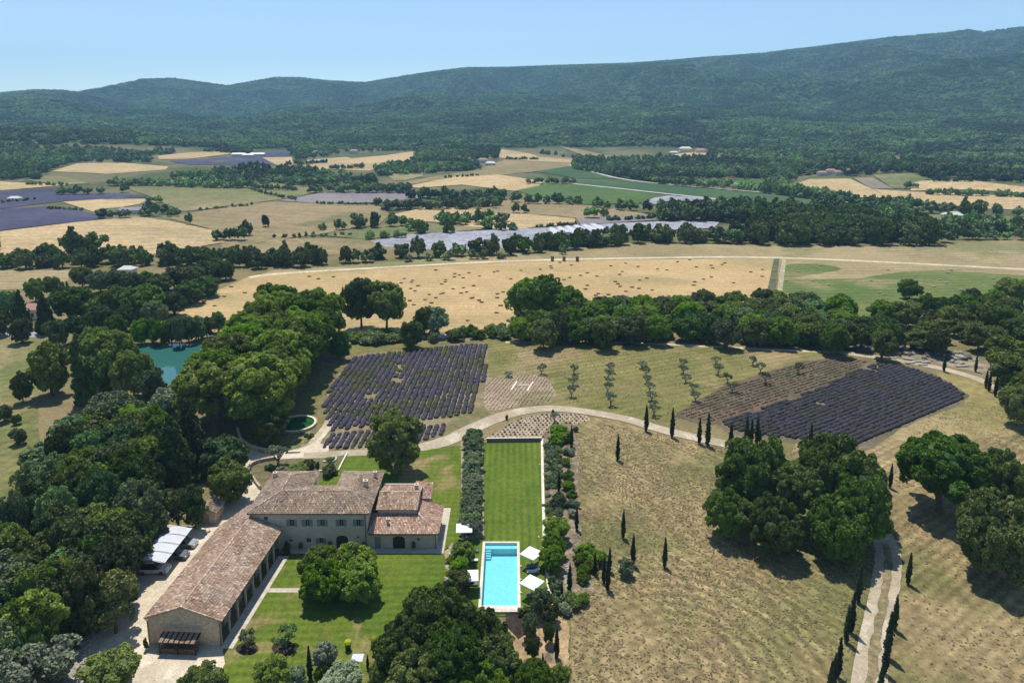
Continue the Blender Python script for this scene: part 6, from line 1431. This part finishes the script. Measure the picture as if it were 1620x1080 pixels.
# scattered trees of the woods and copses that lie between the fields
WOODS = [([(0,232),(130,236),(245,243),(240,258),(120,258),(80,271),(60,284),(0,285)], 700, (5, 9)), ([(245,236),(260,242),(400,238),(400,243),(300,240),(250,246)], 100, (6, 9)), ([(455,236),(660,236),(790,230),(790,252),(660,258),(656,240),(560,241),(470,255),(462,248)], 500, (6, 9)), ([(593,270),(650,255),(750,258),(760,268),(660,276),(600,279)], 300, (6, 9)), ([(835,242),(900,250),(980,255),(1060,250),(1060,262),(1040,288),(960,274),(906,264),(912,252)], 500, (6, 10)), ([(1060,252),(1200,250),(1330,270),(1250,282),(1200,283),(1094,283),(1040,288),(1050,270)], 700, (6, 10)),
 ([(1120,235),(1660,250),(1660,292),(1540,285),(1470,282),(1440,273),(1380,275),(1345,280),(1300,270),(1200,250),(1120,246)], 1200, (6, 10)), ([(1225,284),(1260,284),(1245,300),(1300,309),(1330,318),(1250,312),(1200,303)], 90, (7, 10)), ([(1200,335),(1340,340),(1475,362),(1475,385),(1200,385)], 130, (9, 14)), ([(1045,332),(1200,332),(1200,350),(1060,350)], 90, (8, 11)), ([(0,238),(0,268),(-60,268),(-60,238)], 80, (6, 9)), ([(400,265),(470,270),(530,275),(590,283),(600,300),(520,300),(400,290),(280,292),(270,282),(330,272)], 420, (6, 9)), ([(680,318),(790,322),(790,330),(700,331)], 30, (7, 10)), ([(1280,318),(1440,332),(1440,338),(1300,330)], 40, (7, 10)), ([(1650,240),(1800,240),(1800,380),(1650,380)], 300, (7, 10)), ([(-160,380),(-10,380),(-10,425),(-160,425)], 60, (8, 11))]
for poly, n, hr in WOODS:
    xs = [p[0] for p in poly]; ys = [p[1] for p in poly]; c = 0; PXs = []; PYs = []
    while c < n:
        px = rng.uniform(min(xs), max(xs)); py = rng.uniform(min(ys), max(ys))
        if inpoly(px, py, poly): PXs.append(px); PYs.append(py); c += 1
    X, Y, Z = unproj(PXs, PYs)
    for x, y in zip(X, Y): h = rng.uniform(*hr); pts.append((float(x), float(y), h, h*rng.uniform(.85, 1.1)))
PT = np.array(pts); zz = hgt(PT[:, 0], PT[:, 1])
size = PT[:, 2]/PT[:, 1]*(np.abs(PT[:, 0]/PT[:, 1]) < .74)
order = np.argsort(-size); big = order[:270]; rest = order[270:]
for i in big:
    x, y, h, w = PT[i]; z = float(zz[i]); p = PROTO['hedge'][rng.randrange(6)]
    o = addobj('hedgerow_tree', p['mesh'], None, loc=(x, y, z-.2), rz=rng.uniform(0, 6.28), scale=(w/p['w'], w/p['w'], h/p['h']))
    tag(o, None, 'tree', 'trees of the valley hedgerows'); autolabel(o, 'valley hedgerow tree' if h > 6 else 'low valley hedgerow bush', x, y, z+h*.5)
# ------------------------------------------------------------------ the forest on the mountain: crowns too many to count
def forest(name, X, Y, Z, S, label):
    me = bpy.data.meshes.new(name); me.vertices.add(len(X)); me.vertices.foreach_set('co', np.stack([X, Y, Z], 1).astype(np.float32).ravel())
    a = me.attributes.new('sc', 'FLOAT_VECTOR', 'POINT'); a.data.foreach_set('vector', S.astype(np.float32).ravel())
    a = me.attributes.new('rot', 'FLOAT', 'POINT'); a.data.foreach_set('value', np.random.rand(len(X)).astype(np.float32)*6.28)
    o = addobj(name, me); tag(o, label, None, None, 'stuff')
    ng = bpy.data.node_groups.new(name, 'GeometryNodeTree')
    ng.interface.new_socket('Geometry', in_out='INPUT', socket_type='NodeSocketGeometry'); ng.interface.new_socket('Geometry', in_out='OUTPUT', socket_type='NodeSocketGeometry')
    N = ng.nodes; Lk = ng.links; gi = N.new('NodeGroupInput'); go = N.new('NodeGroupOutput')
    iop = N.new('GeometryNodeInstanceOnPoints'); gj = N.new('GeometryNodeGeometryToInstance')
    for s in SRC:
        oi = N.new('GeometryNodeObjectInfo'); oi.inputs['Object'].default_value = s; oi.inputs['As Instance'].default_value = True; oi.transform_space = 'ORIGINAL'
        Lk.new(oi.outputs['Geometry'], gj.inputs[0])
    Lk.new(gj.outputs[0], iop.inputs['Instance']); iop.inputs['Pick Instance'].default_value = True
    sc = N.new('GeometryNodeInputNamedAttribute'); sc.data_type = 'FLOAT_VECTOR'; sc.inputs[0].default_value = 'sc'; Lk.new(sc.outputs[0], iop.inputs['Scale'])
    ro = N.new('GeometryNodeInputNamedAttribute'); ro.data_type = 'FLOAT'; ro.inputs[0].default_value = 'rot'
    cx = N.new('ShaderNodeCombineXYZ'); Lk.new(ro.outputs[0], cx.inputs[2]); Lk.new(cx.outputs[0], iop.inputs['Rotation'])
    Lk.new(gi.outputs[0], iop.inputs['Points']); Lk.new(iop.outputs[0], go.inputs[0])
    md = o.modifiers.new('trees', 'NODES'); md.node_group = ng
    return o
SRC = []
for k, (px, py, lab) in enumerate([(1243, 352, 'pale tree'), (650, 366, 'pale bush'), (890, 395, 'dark bush'), (1496, 384, 'meadow-edge tree'), (382, 381, 'field-corner tree')]):
    x, y, z = G(px, py); s = addobj('valley_tree', PROTO['far'][k]['mesh'], loc=(x, y, z)); tag(s, None, 'tree', 'small trees of the valley'); autolabel(s, 'small rounded valley tree', x, y, z+3); SRC.append(s)
R_ = PT[rest]; fs = np.stack([R_[:, 3]/8.5, R_[:, 3]/8.5, R_[:, 2]/7.5], 1)
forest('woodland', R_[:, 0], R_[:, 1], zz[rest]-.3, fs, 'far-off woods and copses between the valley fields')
nr = np.random.RandomState(8)
N_ = 170000
D_ = np.sqrt(nr.uniform(1400**2, 4350**2, N_)); A_ = nr.uniform(-.70, .70, N_)
X = D_*np.sin(A_); Y = D_*np.cos(A_); Z = hgt(X, Y)
px, py = proj(X, Y, Z)
keep = np.ones(N_, bool)
# clearings: bare screes, meadows and the fields that reach up the slope
bare = fbm(X/90, Y/140, 4, 2); keep &= ~((bare > .66) & (nr.rand(N_) < .7))
def seg(ax, ay, bx, by, w):
    t = np.clip(((px-ax)*(bx-ax)+(py-ay)*(by-ay))/((bx-ax)**2+(by-ay)**2), 0, 1)
    return np.hypot(px-ax-t*(bx-ax), py-ay-t*(by-ay)) < w
for s in ((958, 126, 1000, 156, 1.6), (996, 158, 1018, 154, 4.5), (1003, 156, 1012, 163, 5), (1270, 112, 1292, 130, 2), (1248, 183, 1280, 186, 2.2), (1216, 138, 1220, 145, 2), (655, 228, 790, 229, 1.0), (1100, 100, 1120, 130, 4), (1068, 135, 1100, 138, 2), (0, 226, 62, 227, 2.0), (745, 150, 748, 156, 1.5), (88, 239, 122, 237, 1.3), (140, 239, 152, 241, 1.3)): keep &= ~(seg(*s) & (nr.rand(N_) < .93))
inval = D_ < 1560
FP = [[(835,232),(884,230),(980,250),(980,257),(938,258),(884,240)], [(1058,246),(1091,238),(1122,240),(1118,249),(1069,255)], [(240,246),(345,238),(460,234),(462,250),(300,262),(240,256)], [(480,255),(560,250),(612,246),(660,238),(656,255),(590,270),(480,270)], [(790,234),(835,242),(915,252),(915,262),(790,258)], [(75,270),(190,256),(272,262),(262,272),(138,278)], [(1370,278),(1440,273),(1480,284),(1620,298),(1620,330),(1245,330),(1240,296),(1280,282),(1345,281)], [(400,235),(460,237),(460,250),(400,262)]]
for i in np.where(inval & keep)[0]:
    for f in FP:
        if inpoly(px[i], py[i], f): keep[i] = False; break
dens = vnoise(X/240, Y/240, 1)
sz = (5.2 + 4.5*nr.rand(N_))*(.8 + .4*dens)
X, Y, Z, sz = X[keep], Y[keep], Z[keep], sz[keep]
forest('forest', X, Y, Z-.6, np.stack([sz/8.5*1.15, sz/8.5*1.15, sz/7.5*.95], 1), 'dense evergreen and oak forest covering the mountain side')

# ------------------------------------------------------------------ lavender rows
lavm = {}
def lavmat(name, green, flower, var):
    m, nt, b = newmat(name); at = nd(nt, 'ShaderNodeAttribute', attribute_name='tint')
    geo = nt.nodes.new('ShaderNodeNewGeometry')
    n = noise(nt, geo.outputs['Position'], .09, 3, .6)
    f = mth(nt, 'MULTIPLY', ramp(nt, n, .36, .56), 1.0)
    base = mixc(nt, at.outputs['Fac'], tuple(x*.6 for x in green), tuple(x*1.4 for x in green))
    fl = mixc(nt, at.outputs['Fac'], tuple(x*.7 for x in flower), tuple(x*1.35 for x in flower))
    col = mixc(nt, f, base, fl); nt.links.new(col, b.inputs['Base Color']); b.inputs['Roughness'].default_value = .9; b.inputs['Specular IOR Level'].default_value = .05
    return m
lavL = lavmat('lavender_purple', (.056, .062, .036), (.056, .051, .074), .3)
lavR = lavmat('lavender_slate', (.047, .046, .038), (.045, .042, .050), .3)
lavY = lavmat('lavender_young', (.060, .054, .038), (.062, .054, .046), .3)
def row(name, p, q, r, mat, label, group, gap=0.0, seed=0, zs=.75, sp=.4, mask=None):
    nr = np.random.RandomState(seed)
    if mask is not None:
        l = math.hypot(q[0]-p[0], q[1]-p[1]); a0 = nr.uniform(-.2, 1.2)/l; a1 = nr.uniform(-.2, 1.2)/l
        p, q = (p[0]+(q[0]-p[0])*a0, p[1]+(q[1]-p[1])*a0), (q[0]-(q[0]-p[0])*a1, q[1]-(q[1]-p[1])*a1)
    l = math.hypot(q[0]-p[0], q[1]-p[1]); n = max(2, int(l/sp))
    t = (np.arange(n)+.5)/n + nr.uniform(-.1, .1, n)/n
    x = p[0]+(q[0]-p[0])*t; y = p[1]+(q[1]-p[1])*t + 0
    x = x + nr.uniform(-.07, .07, n)
    k = nr.rand(n) > gap
    if mask is not None: k &= mask(x, y)
    x, y = x[k], y[k]
    if len(x) < 11: return
    R = r*nr.uniform(.72, 1.12, len(x)); C = np.stack([x-p[0], y-p[1], R*.18], 1)
    V0, F0 = ICO1
    V, F, tt = icobatch(C, R, nr.rand(len(x))*.6+.2, nr, ICO1, .26, (1, 1, zs))
    tt = np.clip(tt + nr.uniform(-.2, .2, len(tt)), 0, 1)
    o = addobj(name, npmesh(name, V, F, [mat], tint=tt, smooth=True), loc=(p[0], p[1], 0)); return tag(o, label, 'lavender row', group)
LF = [(510,640),(530,602),(560,565),(620,557),(700,549),(745,543),(769,545),(770,585),(768,600),(752,618),(754,655),(700,661),(655,668),(600,672),(520,683)]
LFg = [PZ(*p)[:2] for p in LF]
LF2 = [(505,708),(517,688),(560,684),(600,679),(655,675),(700,672),(728,668),(722,680),(690,690),(660,700),(600,706),(540,710)]
LF2g = [PZ(*p)[:2] for p in LF2]
soilL = surf('lavender_soil', (.20, .155, .085), (.135, .13, .05), (.25, .195, .115), s1=.06, s2=.8, s3=.08)
D('lavender_field_soil', [(500,712),(497,690),(508,640),(528,600),(556,562),(620,554),(700,546),(745,541),(772,542),(774,600),(762,640),(775,655),(735,682),(700,700),(600,712)], soilL, 2.4, rag=2)
def clip_rows(poly, dirv, spacing, off=0.0):
    """parallel lines across a ground polygon"""
    d = np.array(dirv)/np.linalg.norm(dirv); nrm = np.array([-d[1], d[0]]); P = np.array(poly); s = P@nrm; out = []
    v = s.min()+off
    while v < s.max():
        hits = []
        for i in range(len(P)):
            a, b = P[i], P[(i+1) % len(P)]; sa, sb = a@nrm - v, b@nrm - v
            if (sa > 0) != (sb > 0): c = a + (b-a)*sa/(sa-sb); hits.append(float(c@d))
        hits.sort()
        for u, w in zip(hits[::2], hits[1::2]):
            if w-u > 1.2: out.append((tuple(d*u + nrm*v), tuple(d*w + nrm*v)))
        v += spacing
    return out
def maskL(x, y):
    b = fbm(x/7, y/7, 3, 3); px, py = proj(x, y, 0)
    hole = (np.hypot((px-628)/9, (py-602)/5) < 1) | (np.hypot((px-632)/7, (py-585)/12) < .8)
    thin = sstep(690, 760, px)*.07
    return ~hole & (b < .80 - thin - .08*(py > 625)*(px > 660)) 
rows_ = sorted(clip_rows(LFg, (1.3, 35.7), 1.5, .6), key=lambda r: r[0][0])
for i, (p, q) in enumerate(rows_):
    row('lavender_row', p, q, .72, lavL, f'{ORD1[min(i, 39)]} purple lavender row from the left edge of the left field', 'rows of the purple lavender field', .02, i, mask=maskL)
rows_ = sorted(clip_rows(LF2g, (1.3, 35.7), 1.5, .6), key=lambda r: r[0][0])
for i, (p, q) in enumerate(rows_):
    row('lavender_row', p, q, .64, lavL, f'{ORD1[min(i, 39)]} short lavender row from the left in the strip along the road', 'short lavender rows along the road', .05, i+60)
# weeds and wildflowers in the gaps
for cx, cy_, w, lab in ((632, 587, 9, 'yellow-green weed tuft inside the purple lavender'), (637, 581, 6, 'upper small yellow-green weed tuft inside the purple lavender'), (592, 645, 6, 'small pale green weed tuft low in the purple lavender')):
    x, y, _ = PZ(cx, cy_); plant('bush', x, y, .8, w*.17, lab, mat=M['leafyellow'], name='weed_tuft')
RF = [(1142,668),(1165,656),(1200,647),(1260,630),(1310,608),(1345,590),(1380,576),(1410,577),(1440,582),(1472,593),(1500,606),(1528,625),(1512,638),(1462,656),(1420,673),(1392,690),(1372,704),(1300,697),(1220,691),(1165,681)]
RFg = [PZ(*p)[:2] for p in RF]
D('lavender_field_soil', [(1136,672),(1160,652),(1260,625),(1310,603),(1340,586),(1378,572),(1440,578),(1480,592),(1536,626),(1512,644),(1462,662),(1422,680),(1376,712),(1300,704),(1220,698),(1150,684)], surf('lavender_soil_right', (.11, .092, .06), (.155, .125, .08), s1=.1, s2=1), 3, rag=2.5)
rdir = np.array(PZ(1380, 590)[:2]) - np.array(PZ(1150, 668)[:2])
def maskR(x, y):
    px, py = proj(x, y, 0)
    edge = 1 - sstep(0, 24, py - (668 - (px-1142)*.39))
    return (fbm(x/4, y/4, 3, 1) < .78 - .16*edge) & (np.random.RandomState(5).rand(len(x)) > .2*edge)
rows_ = sorted(clip_rows(RFg, rdir, 1.28, .6), key=lambda r: -r[0][1])
for i, (p, q) in enumerate(rows_):
    row('lavender_row', p, q, .72, lavR, f'{ORD1[min(i, 39)]} dark lavender row from the top of the right field', 'rows of the dark lavender field', .01, i+100, mask=maskR)
YF_ = [(1074,655),(1095,640),(1150,612),(1215,592),(1270,575),(1330,569),(1376,573),(1340,588),(1310,605),(1260,627),(1200,645),(1150,658),(1140,668),(1100,664)]
D('young_field_soil', [(1066,660),(1090,640),(1150,608),(1215,588),(1270,571),(1330,565),(1380,570),(1340,592),(1310,608),(1260,630),(1200,650),(1150,664),(1140,672),(1100,668)], surf('young_soil', (.105, .080, .050), (.13, .094, .058), (.095, .088, .042), s1=.05, s2=.8, s3=.04, third=(.5, .66)), 3.5, rag=2.5)
rows_ = sorted(clip_rows([PZ(*p)[:2] for p in YF_], rdir, 1.28, .4), key=lambda r: -r[0][1])
for i, (p, q) in enumerate(rows_):
    row('lavender_row', p, q, .36, lavY, f'{ORD1[min(i, 39)]} thin brownish row of young lavender from the top', 'young rows above the dark lavender field', .12, i+200, sp=.8)
# the helipad field of thin young rows
HF = [(770,600),(782,597),(845,592),(866,599),(874,612),(880,628),(866,639),(828,642),(790,648),(778,650),(766,640)]
HFs = surf('helipad_soil', (.32, .245, .165), (.27, .205, .135), (.20, .17, .085), s1=.12, s2=1, s3=.05)
D('young_field_soil', HF, HFs, 4, smooth=3)
hd = np.array(PZ(823, 596)[:2]) - np.array(PZ(778, 649)[:2])
rows_ = sorted(clip_rows([PZ(*p)[:2] for p in HF], hd, .95, .4), key=lambda r: r[0][0])
for i, (p, q) in enumerate(rows_):
    row('seedling_row', p, q, .17, lavY, f'{ORD1[min(i, 39)]} thin dark seedling row from the left in the helipad field', 'seedling rows of the helipad field', .1, i+300, sp=.5, zs=1.0)
# dotted bed of young plants above the pool lawn
DB = [(764,696),(790,683),(805,672),(820,664),(845,658),(872,655),(905,654),(932,659),(934,665),(912,672),(872,676),(866,690),(858,697)]
D('planting_bed', DB, surf('planting_bed_soil', (.35, .27, .18), (.30, .235, .155), s1=.3, s2=2), 6.8)
V0, F0 = ICO1; bm_ = []
for k in range(4):
    nr = np.random.RandomState(k); V, F, tt = icobatch(np.array([[0, 0, .16]]), np.array([.24]), np.array([.5]), nr, ICO2, .25); bm_.append(npmesh('young_plant', V, F, [lavmat('young_plant', (.06, .066, .04), (.07, .062, .075), .3) if k == 0 else bpy.data.materials['young_plant']], tint=np.random.rand(len(F))))
c = 0; rr = 0; y = PZ(0, 697)[1]
while True:
    py = 696 - rr*4.1*(1 - rr*.012)
    if py < 655: break
    ci = 0
    for k in range(40):
        px = 764 + k*7.0*(1-rr*.008) + (rr % 2)*3.5 + rr*1.3
        if not inpoly(px, py, DB) or (px > 868 and py > 672): continue
        x, y, _ = PZ(px + random.uniform(-.5, .5), py + random.uniform(-.3, .3)); o = addobj('young_plant', bm_[c % 4], loc=(x, y, 0), rz=random.uniform(0, 6)); s = random.uniform(.7, 1.25); o.scale = (s, s, s*.9)
        ci += 1; tag(o, f'{ORD1[ci-1]} cushion plant from the left in dotted bed row {ORD1[rr]} above the lawn wall', 'plant', 'cushion plants set out in the dotted bed'); c += 1
    rr += 1
# ------------------------------------------------------------------ dry tufts over the mown slopes
SRC = []
for k, (px, py) in enumerate([(1010, 770), (1100, 960), (1490, 1010)]):
    nr = np.random.RandomState(k+900); L_ = nr.uniform(-.16, .16, (3, 3))*np.array([1, 1, .2]) + [0, 0, .08]
    V, F, tt = icobatch(L_, nr.uniform(.12, .2, 3), nr.rand(3), nr, ICO1, .4, (1, 1, .7))
    x, y, _ = PZ(px, py); s = addobj('grass_tuft', npmesh('grass_tuft', V, F, [foliage('dry_tuft%d' % k, [(.15, .115, .056), (.10, .105, .036), (.20, .155, .085)][k], trans=0, var=.2, warm=(1.1, 1.05, .9))], tint=nr.rand(len(F))), loc=(x, y, 0)); SRC.append(s)
    tag(s, ['dry straw tuft on the slope above the lone cypresses', 'dull green weed tuft on the slope left of the drive', 'pale dead tuft on the slope right of the drive'][k], 'grass tuft')
nr = np.random.RandomState(99); X = []; Y = []
for poly, n in (([(905,660),(1060,690),(1160,712),(1250,770),(1360,850),(1390,870),(1370,960),(1330,1120),(890,1120),(905,960),(915,880)], 15000), ([(1460,660),(1530,630),(1600,650),(1700,690),(1700,1120),(1420,1120),(1440,1000),(1420,860),(1400,760)], 5500), ([(780,548),(960,545),(1060,550),(1200,557),(1150,615),(1060,660),(960,648),(900,640),(860,596),(785,590)], 3500), ([(520,552),(740,545),(560,562),(505,640),(450,655),(490,590)], 1200)):
    G_ = np.array([PZ(*p)[:2] for p in poly]); lo = G_.min(0); hi = G_.max(0); c = 0
    P_ = nr.uniform(lo, hi, (n*3, 2)); d_ = fbm(P_[:, 0]/9, P_[:, 1]/9, 3, 2)
    for (x, y), d in zip(P_, d_):
        if c >= n: break
        if d + nr.rand()*.3 > .5 and inpoly(x, y, G_): X.append(x); Y.append(y); c += 1
X = np.array(X); Y = np.array(Y); s_ = nr.uniform(.25, .95, len(X))
forest('dry_grass_tufts', X, Y, X*0, np.stack([s_, s_, s_*.8], 1), 'dry tufts and weeds scattered over the mown slopes')
# ------------------------------------------------------------------ bales
straw = plain('straw', (.19, .125, .065), .95, grain=.25, gs=2, tint=.2)
bmesh_ = []
for k in range(4):
    m = MB(); m.box(-.95, .95, -.45, .45, 0, .62, t=random.random())
    for x in (-.6, 0, .6): m.box(x-.02, x+.02, -.46, .46, .001, .63, t=.1)
    bmesh_.append(m.mesh('hay_bale', [straw]))
Z2 = [(345,297),(400,312),(492,300),(925,310),(905,337),(975,321),(968,332),(1008,354),(963,371),(990,385),(958,445),(982,470),(1050,439),(1077,407),(1090,459),(1117,427),(1147,404),(1162,399),(1152,344),(1176,317),(1174,330),(1232,281),(1230,300),(1260,289),(1284,306),(1318,275),(1382,295),(1116,258),(1222,373),(1285,366),(1271,399),(1305,392),(1347,354),(1330,431),(1341,427),(1380,443),(1396,455),(1493,404),(1491,427),(1512,475),(1527,392),(1487,519),(1310,566),(1472,270),(1494,265),(490,398),(512,410),(550,430),(467,481),(556,518),(549,551),(514,572),(522,600),(886,507)]
Z3 = [(93,260),(211,254),(275,235),(280,246),(330,211),(400,228),(31,312),(45,362),(20,460),(498,276),(456,291),(390,304),(355,317),(557,296),(498,352),(487,375),(565,402),(549,413),(627,408),(641,232),(732,217),(808,237),(711,267),(695,285),(669,329),(685,343),(698,358),(771,363),(812,371),(734,388),(736,421),(894,381),(861,308),(817,320),(927,252),(983,258),(1048,208),(1122,196),(1163,240),(1254,230),(1263,246),(1320,225),(1336,216),(1255,301),(1207,314),(1153,330),(1147,351),(1391,336),(1495,270)]
Z1 = [(1115,505),(1310,476),(1240,458),(1247,447),(1277,428),(1368,419),(1494,397),(1411,360),(1462,513)]
Z4 = [(24,255),(22,297),(380,230),(240,268),(170,322),(330,325),(430,347),(685,322),(740,395),(770,407),(905,320),(958,290),(955,302),(1105,316),(1067,361),(1145,337),(1175,258),(1235,380),(1345,340),(1430,310),(788,258),(1155,275)]
pale = plain('straw_pale', (.36, .34, .22), .95, grain=.15)
for off, zz_ in ((400, Z2), (800, Z3), (0, Z1), (1200, Z4)):
    for (a, b) in zz_:
        px, py = off + a/3.857, 360 + b/3.857 + .8; x, y, z = G(px, py)
        g = off == 1200 and a > 100
        o = addobj('hay_bale', random.choice(bmesh_), None, pale if g else None, loc=(x, y, z + (.2 if y > 425 else 0)), rz=random.uniform(-.25, .25)); s = random.uniform(.66, .84); o.scale = (s, s, s)
        if g: tag(o, None, 'bale', 'pale bales in the alfalfa field'); autolabel(o, 'pale straw bale in the green field', x, y, z)
        else: tag(o, None, 'bale', 'straw bales scattered over the stubble'); autolabel(o, 'dark rectangular straw bale on the stubble', x, y, z)
for i, (a, b) in enumerate([(285, 205), (356, 204), (437, 206)]):
    x, y, z = G(800+a/3.857, 360+b/3.857); t = thing('bale_stack', ['left', 'middle', 'right'][i]+' one of three tall stacks of straw by the pale farm track', 'bale stack', (x, y, z+.1), 0, 'straw stacks by the farm track')
    for k in range(3):
        for j in range(1): MB().box(-.75, .75, -.6, .6, k*.8, k*.8+.78, t=random.random()).build('bale', straw, t)
# ------------------------------------------------------------------ rocks
rock = plain('white_limestone', (.31, .28, .235), .95, grain=.3, gs=2.5, tint=.3); rockd = plain('dark_rubble', (.10, .09, .08), .95, grain=.4, gs=2)
rocks = []
for k in range(6):
    nr = np.random.RandomState(k+40); V0, F0 = ICO2
    V = V0*(1+.35*(nr.rand(len(V0), 1)-.5)); V = np.round(V*2.4)/2.4*.6 + V*.4; V = V*np.array([1, nr.uniform(.6, .95), nr.uniform(.45, .7)])
    rocks.append(npmesh('boulder', V, F0, [rock], tint=nr.rand(len(F0))*.3+.4))
def rockat(px, py, s, desc, group, mat=None, z=None):
    x, y, _ = PZ(px, py); o = addobj('boulder', random.choice(rocks), None, mat, loc=(x, y, s*.25 if z is None else z), rz=random.uniform(0, 6)); o.scale = (s, s, s); o.rotation_euler[0] = random.uniform(-.3, .3)
    tag(o, None, 'rock', group); autolabel(o, desc, x, y, 0)
rng = random.Random(3)
for i in range(80):
    t = rng.random(); px = 150 - t*42 + rng.uniform(-9, 9)*(.5+t); py = 990 + t*95
    if i > 60: px, py = rng.uniform(108, 132), rng.uniform(1040, 1085)
    rockat(px, py, rng.uniform(.25, .6), 'white limestone boulder of the rock bank', 'boulders of the rock bank at the courtyard edge')
for i in range(34):
    t = i/33; rockat(716 - 11*t + rng.uniform(-3, 3), 862 + 72*t, rng.uniform(.25, .5), 'pale stone of the rough bank', 'stones on the bank between house and pool')
for i in range(26):
    t = i/25; rockat(897 + 2*sin(t*9) + rng.uniform(-2, 2), 888 + 50*t, rng.uniform(.2, .35), 'pale stone in the lower shrub bed', 'stones in the lower shrub bed')
for i in range(95):
    t = rng.random(); px = 1350 + t*180 + rng.uniform(-8, 8); py = 548 + t*18 + rng.gauss(0, 5)
    rockat(px, py, rng.uniform(.35, 1.1), 'grey limestone block of the rubble heap', 'rubble heap behind the upper road', rockd if rng.random() < .5 else None)
for i, (px, py, w, a) in enumerate([(1406, 563, 3.2, .3), (1412, 567, 3.0, -.1), (1437, 569, 4.0, -.4), (1450, 573, 5, .1), (1372, 551, 2.6, .5), (1465, 574, 4, .15), (1522, 580, 5.5, .1), (1440, 575, 4, .2), (1460, 578, 3.5, 0), (1585, 597, 3, .5)]):
    x, y, _ = PZ(px, py); o = MB().obox((0, 0, .3), (w*.7, .7, .25), rx=.15).build('stone_slab', rock, loc=(x, y, 0), rz=a); tag(o, None, 'stone slab', 'cut slabs lying on the rubble heap'); autolabel(o, 'flat pale slab of cut stone on the rubble', x, y, 0)
D('rubble_ground', [(1335,545),(1400,540),(1470,548),(1540,562),(1600,588),(1600,604),(1560,592),(1480,574),(1400,560),(1340,552)], surf('rubble_ground', (.16, .135, .10), (.30, .25, .17), s1=.2, s2=1.5), 2)
# thin stakes and a signpost on the right field
for px, py, lab in ((1481, 685, 'thin bare sapling with a stake near the dark lavender tip'), (1594, 680, 'tall thin stake at the right of the hay slope'), (1482, 685.5, '')):
    if lab:
        x, y, _ = PZ(px, py); o = MB().tube([(0, 0, 0), (.05, 0, 1.6), (.25, 0, 2.8)], [.05, .035, .015], 5).tube([(.05, 0, 1.6), (-.4, 0, 2.4)], [.03, .01], 4).build('sapling', M['bark'], loc=(x, y, 0)); tag(o, lab, 'sapling')
x, y, _ = PZ(7.5, 531); o = thing('road_sign', 'dark rectangular road sign on two posts by the asphalt road', 'sign', (x, y, 0))
MB().box(-1.3, 1.3, -.04, .04, 1.6, 3.0).build('panel', iron, o); MB().box(-.9, -.8, .05, .12, 0, 2.9).build('post', gutter, o); MB().box(.8, .9, .05, .12, 0, 2.9).build('post', gutter, o)
# a tractor-side pickup on the farm road at the far left edge of the bale field is too small to read and is left out
flush_labels()
# ------------------------------------------------------------------ the air
hz = bpy.data.materials.new('haze_air'); hz.use_nodes = True; nt = hz.node_tree; nt.nodes.clear()
out = nt.nodes.new('ShaderNodeOutputMaterial'); pv = nt.nodes.new('ShaderNodeVolumePrincipled'); pv.inputs['Color'].default_value = (.38, .74, 1.0, 1); pv.inputs['Density'].default_value = HAZE; pv.inputs['Anisotropy'].default_value = 0.0
nt.links.new(pv.outputs[0], out.inputs['Volume'])
tag(MB().box(-7300, 7300, -7300, 7300, -1300, 760).build('haze', hz), kind='stuff')
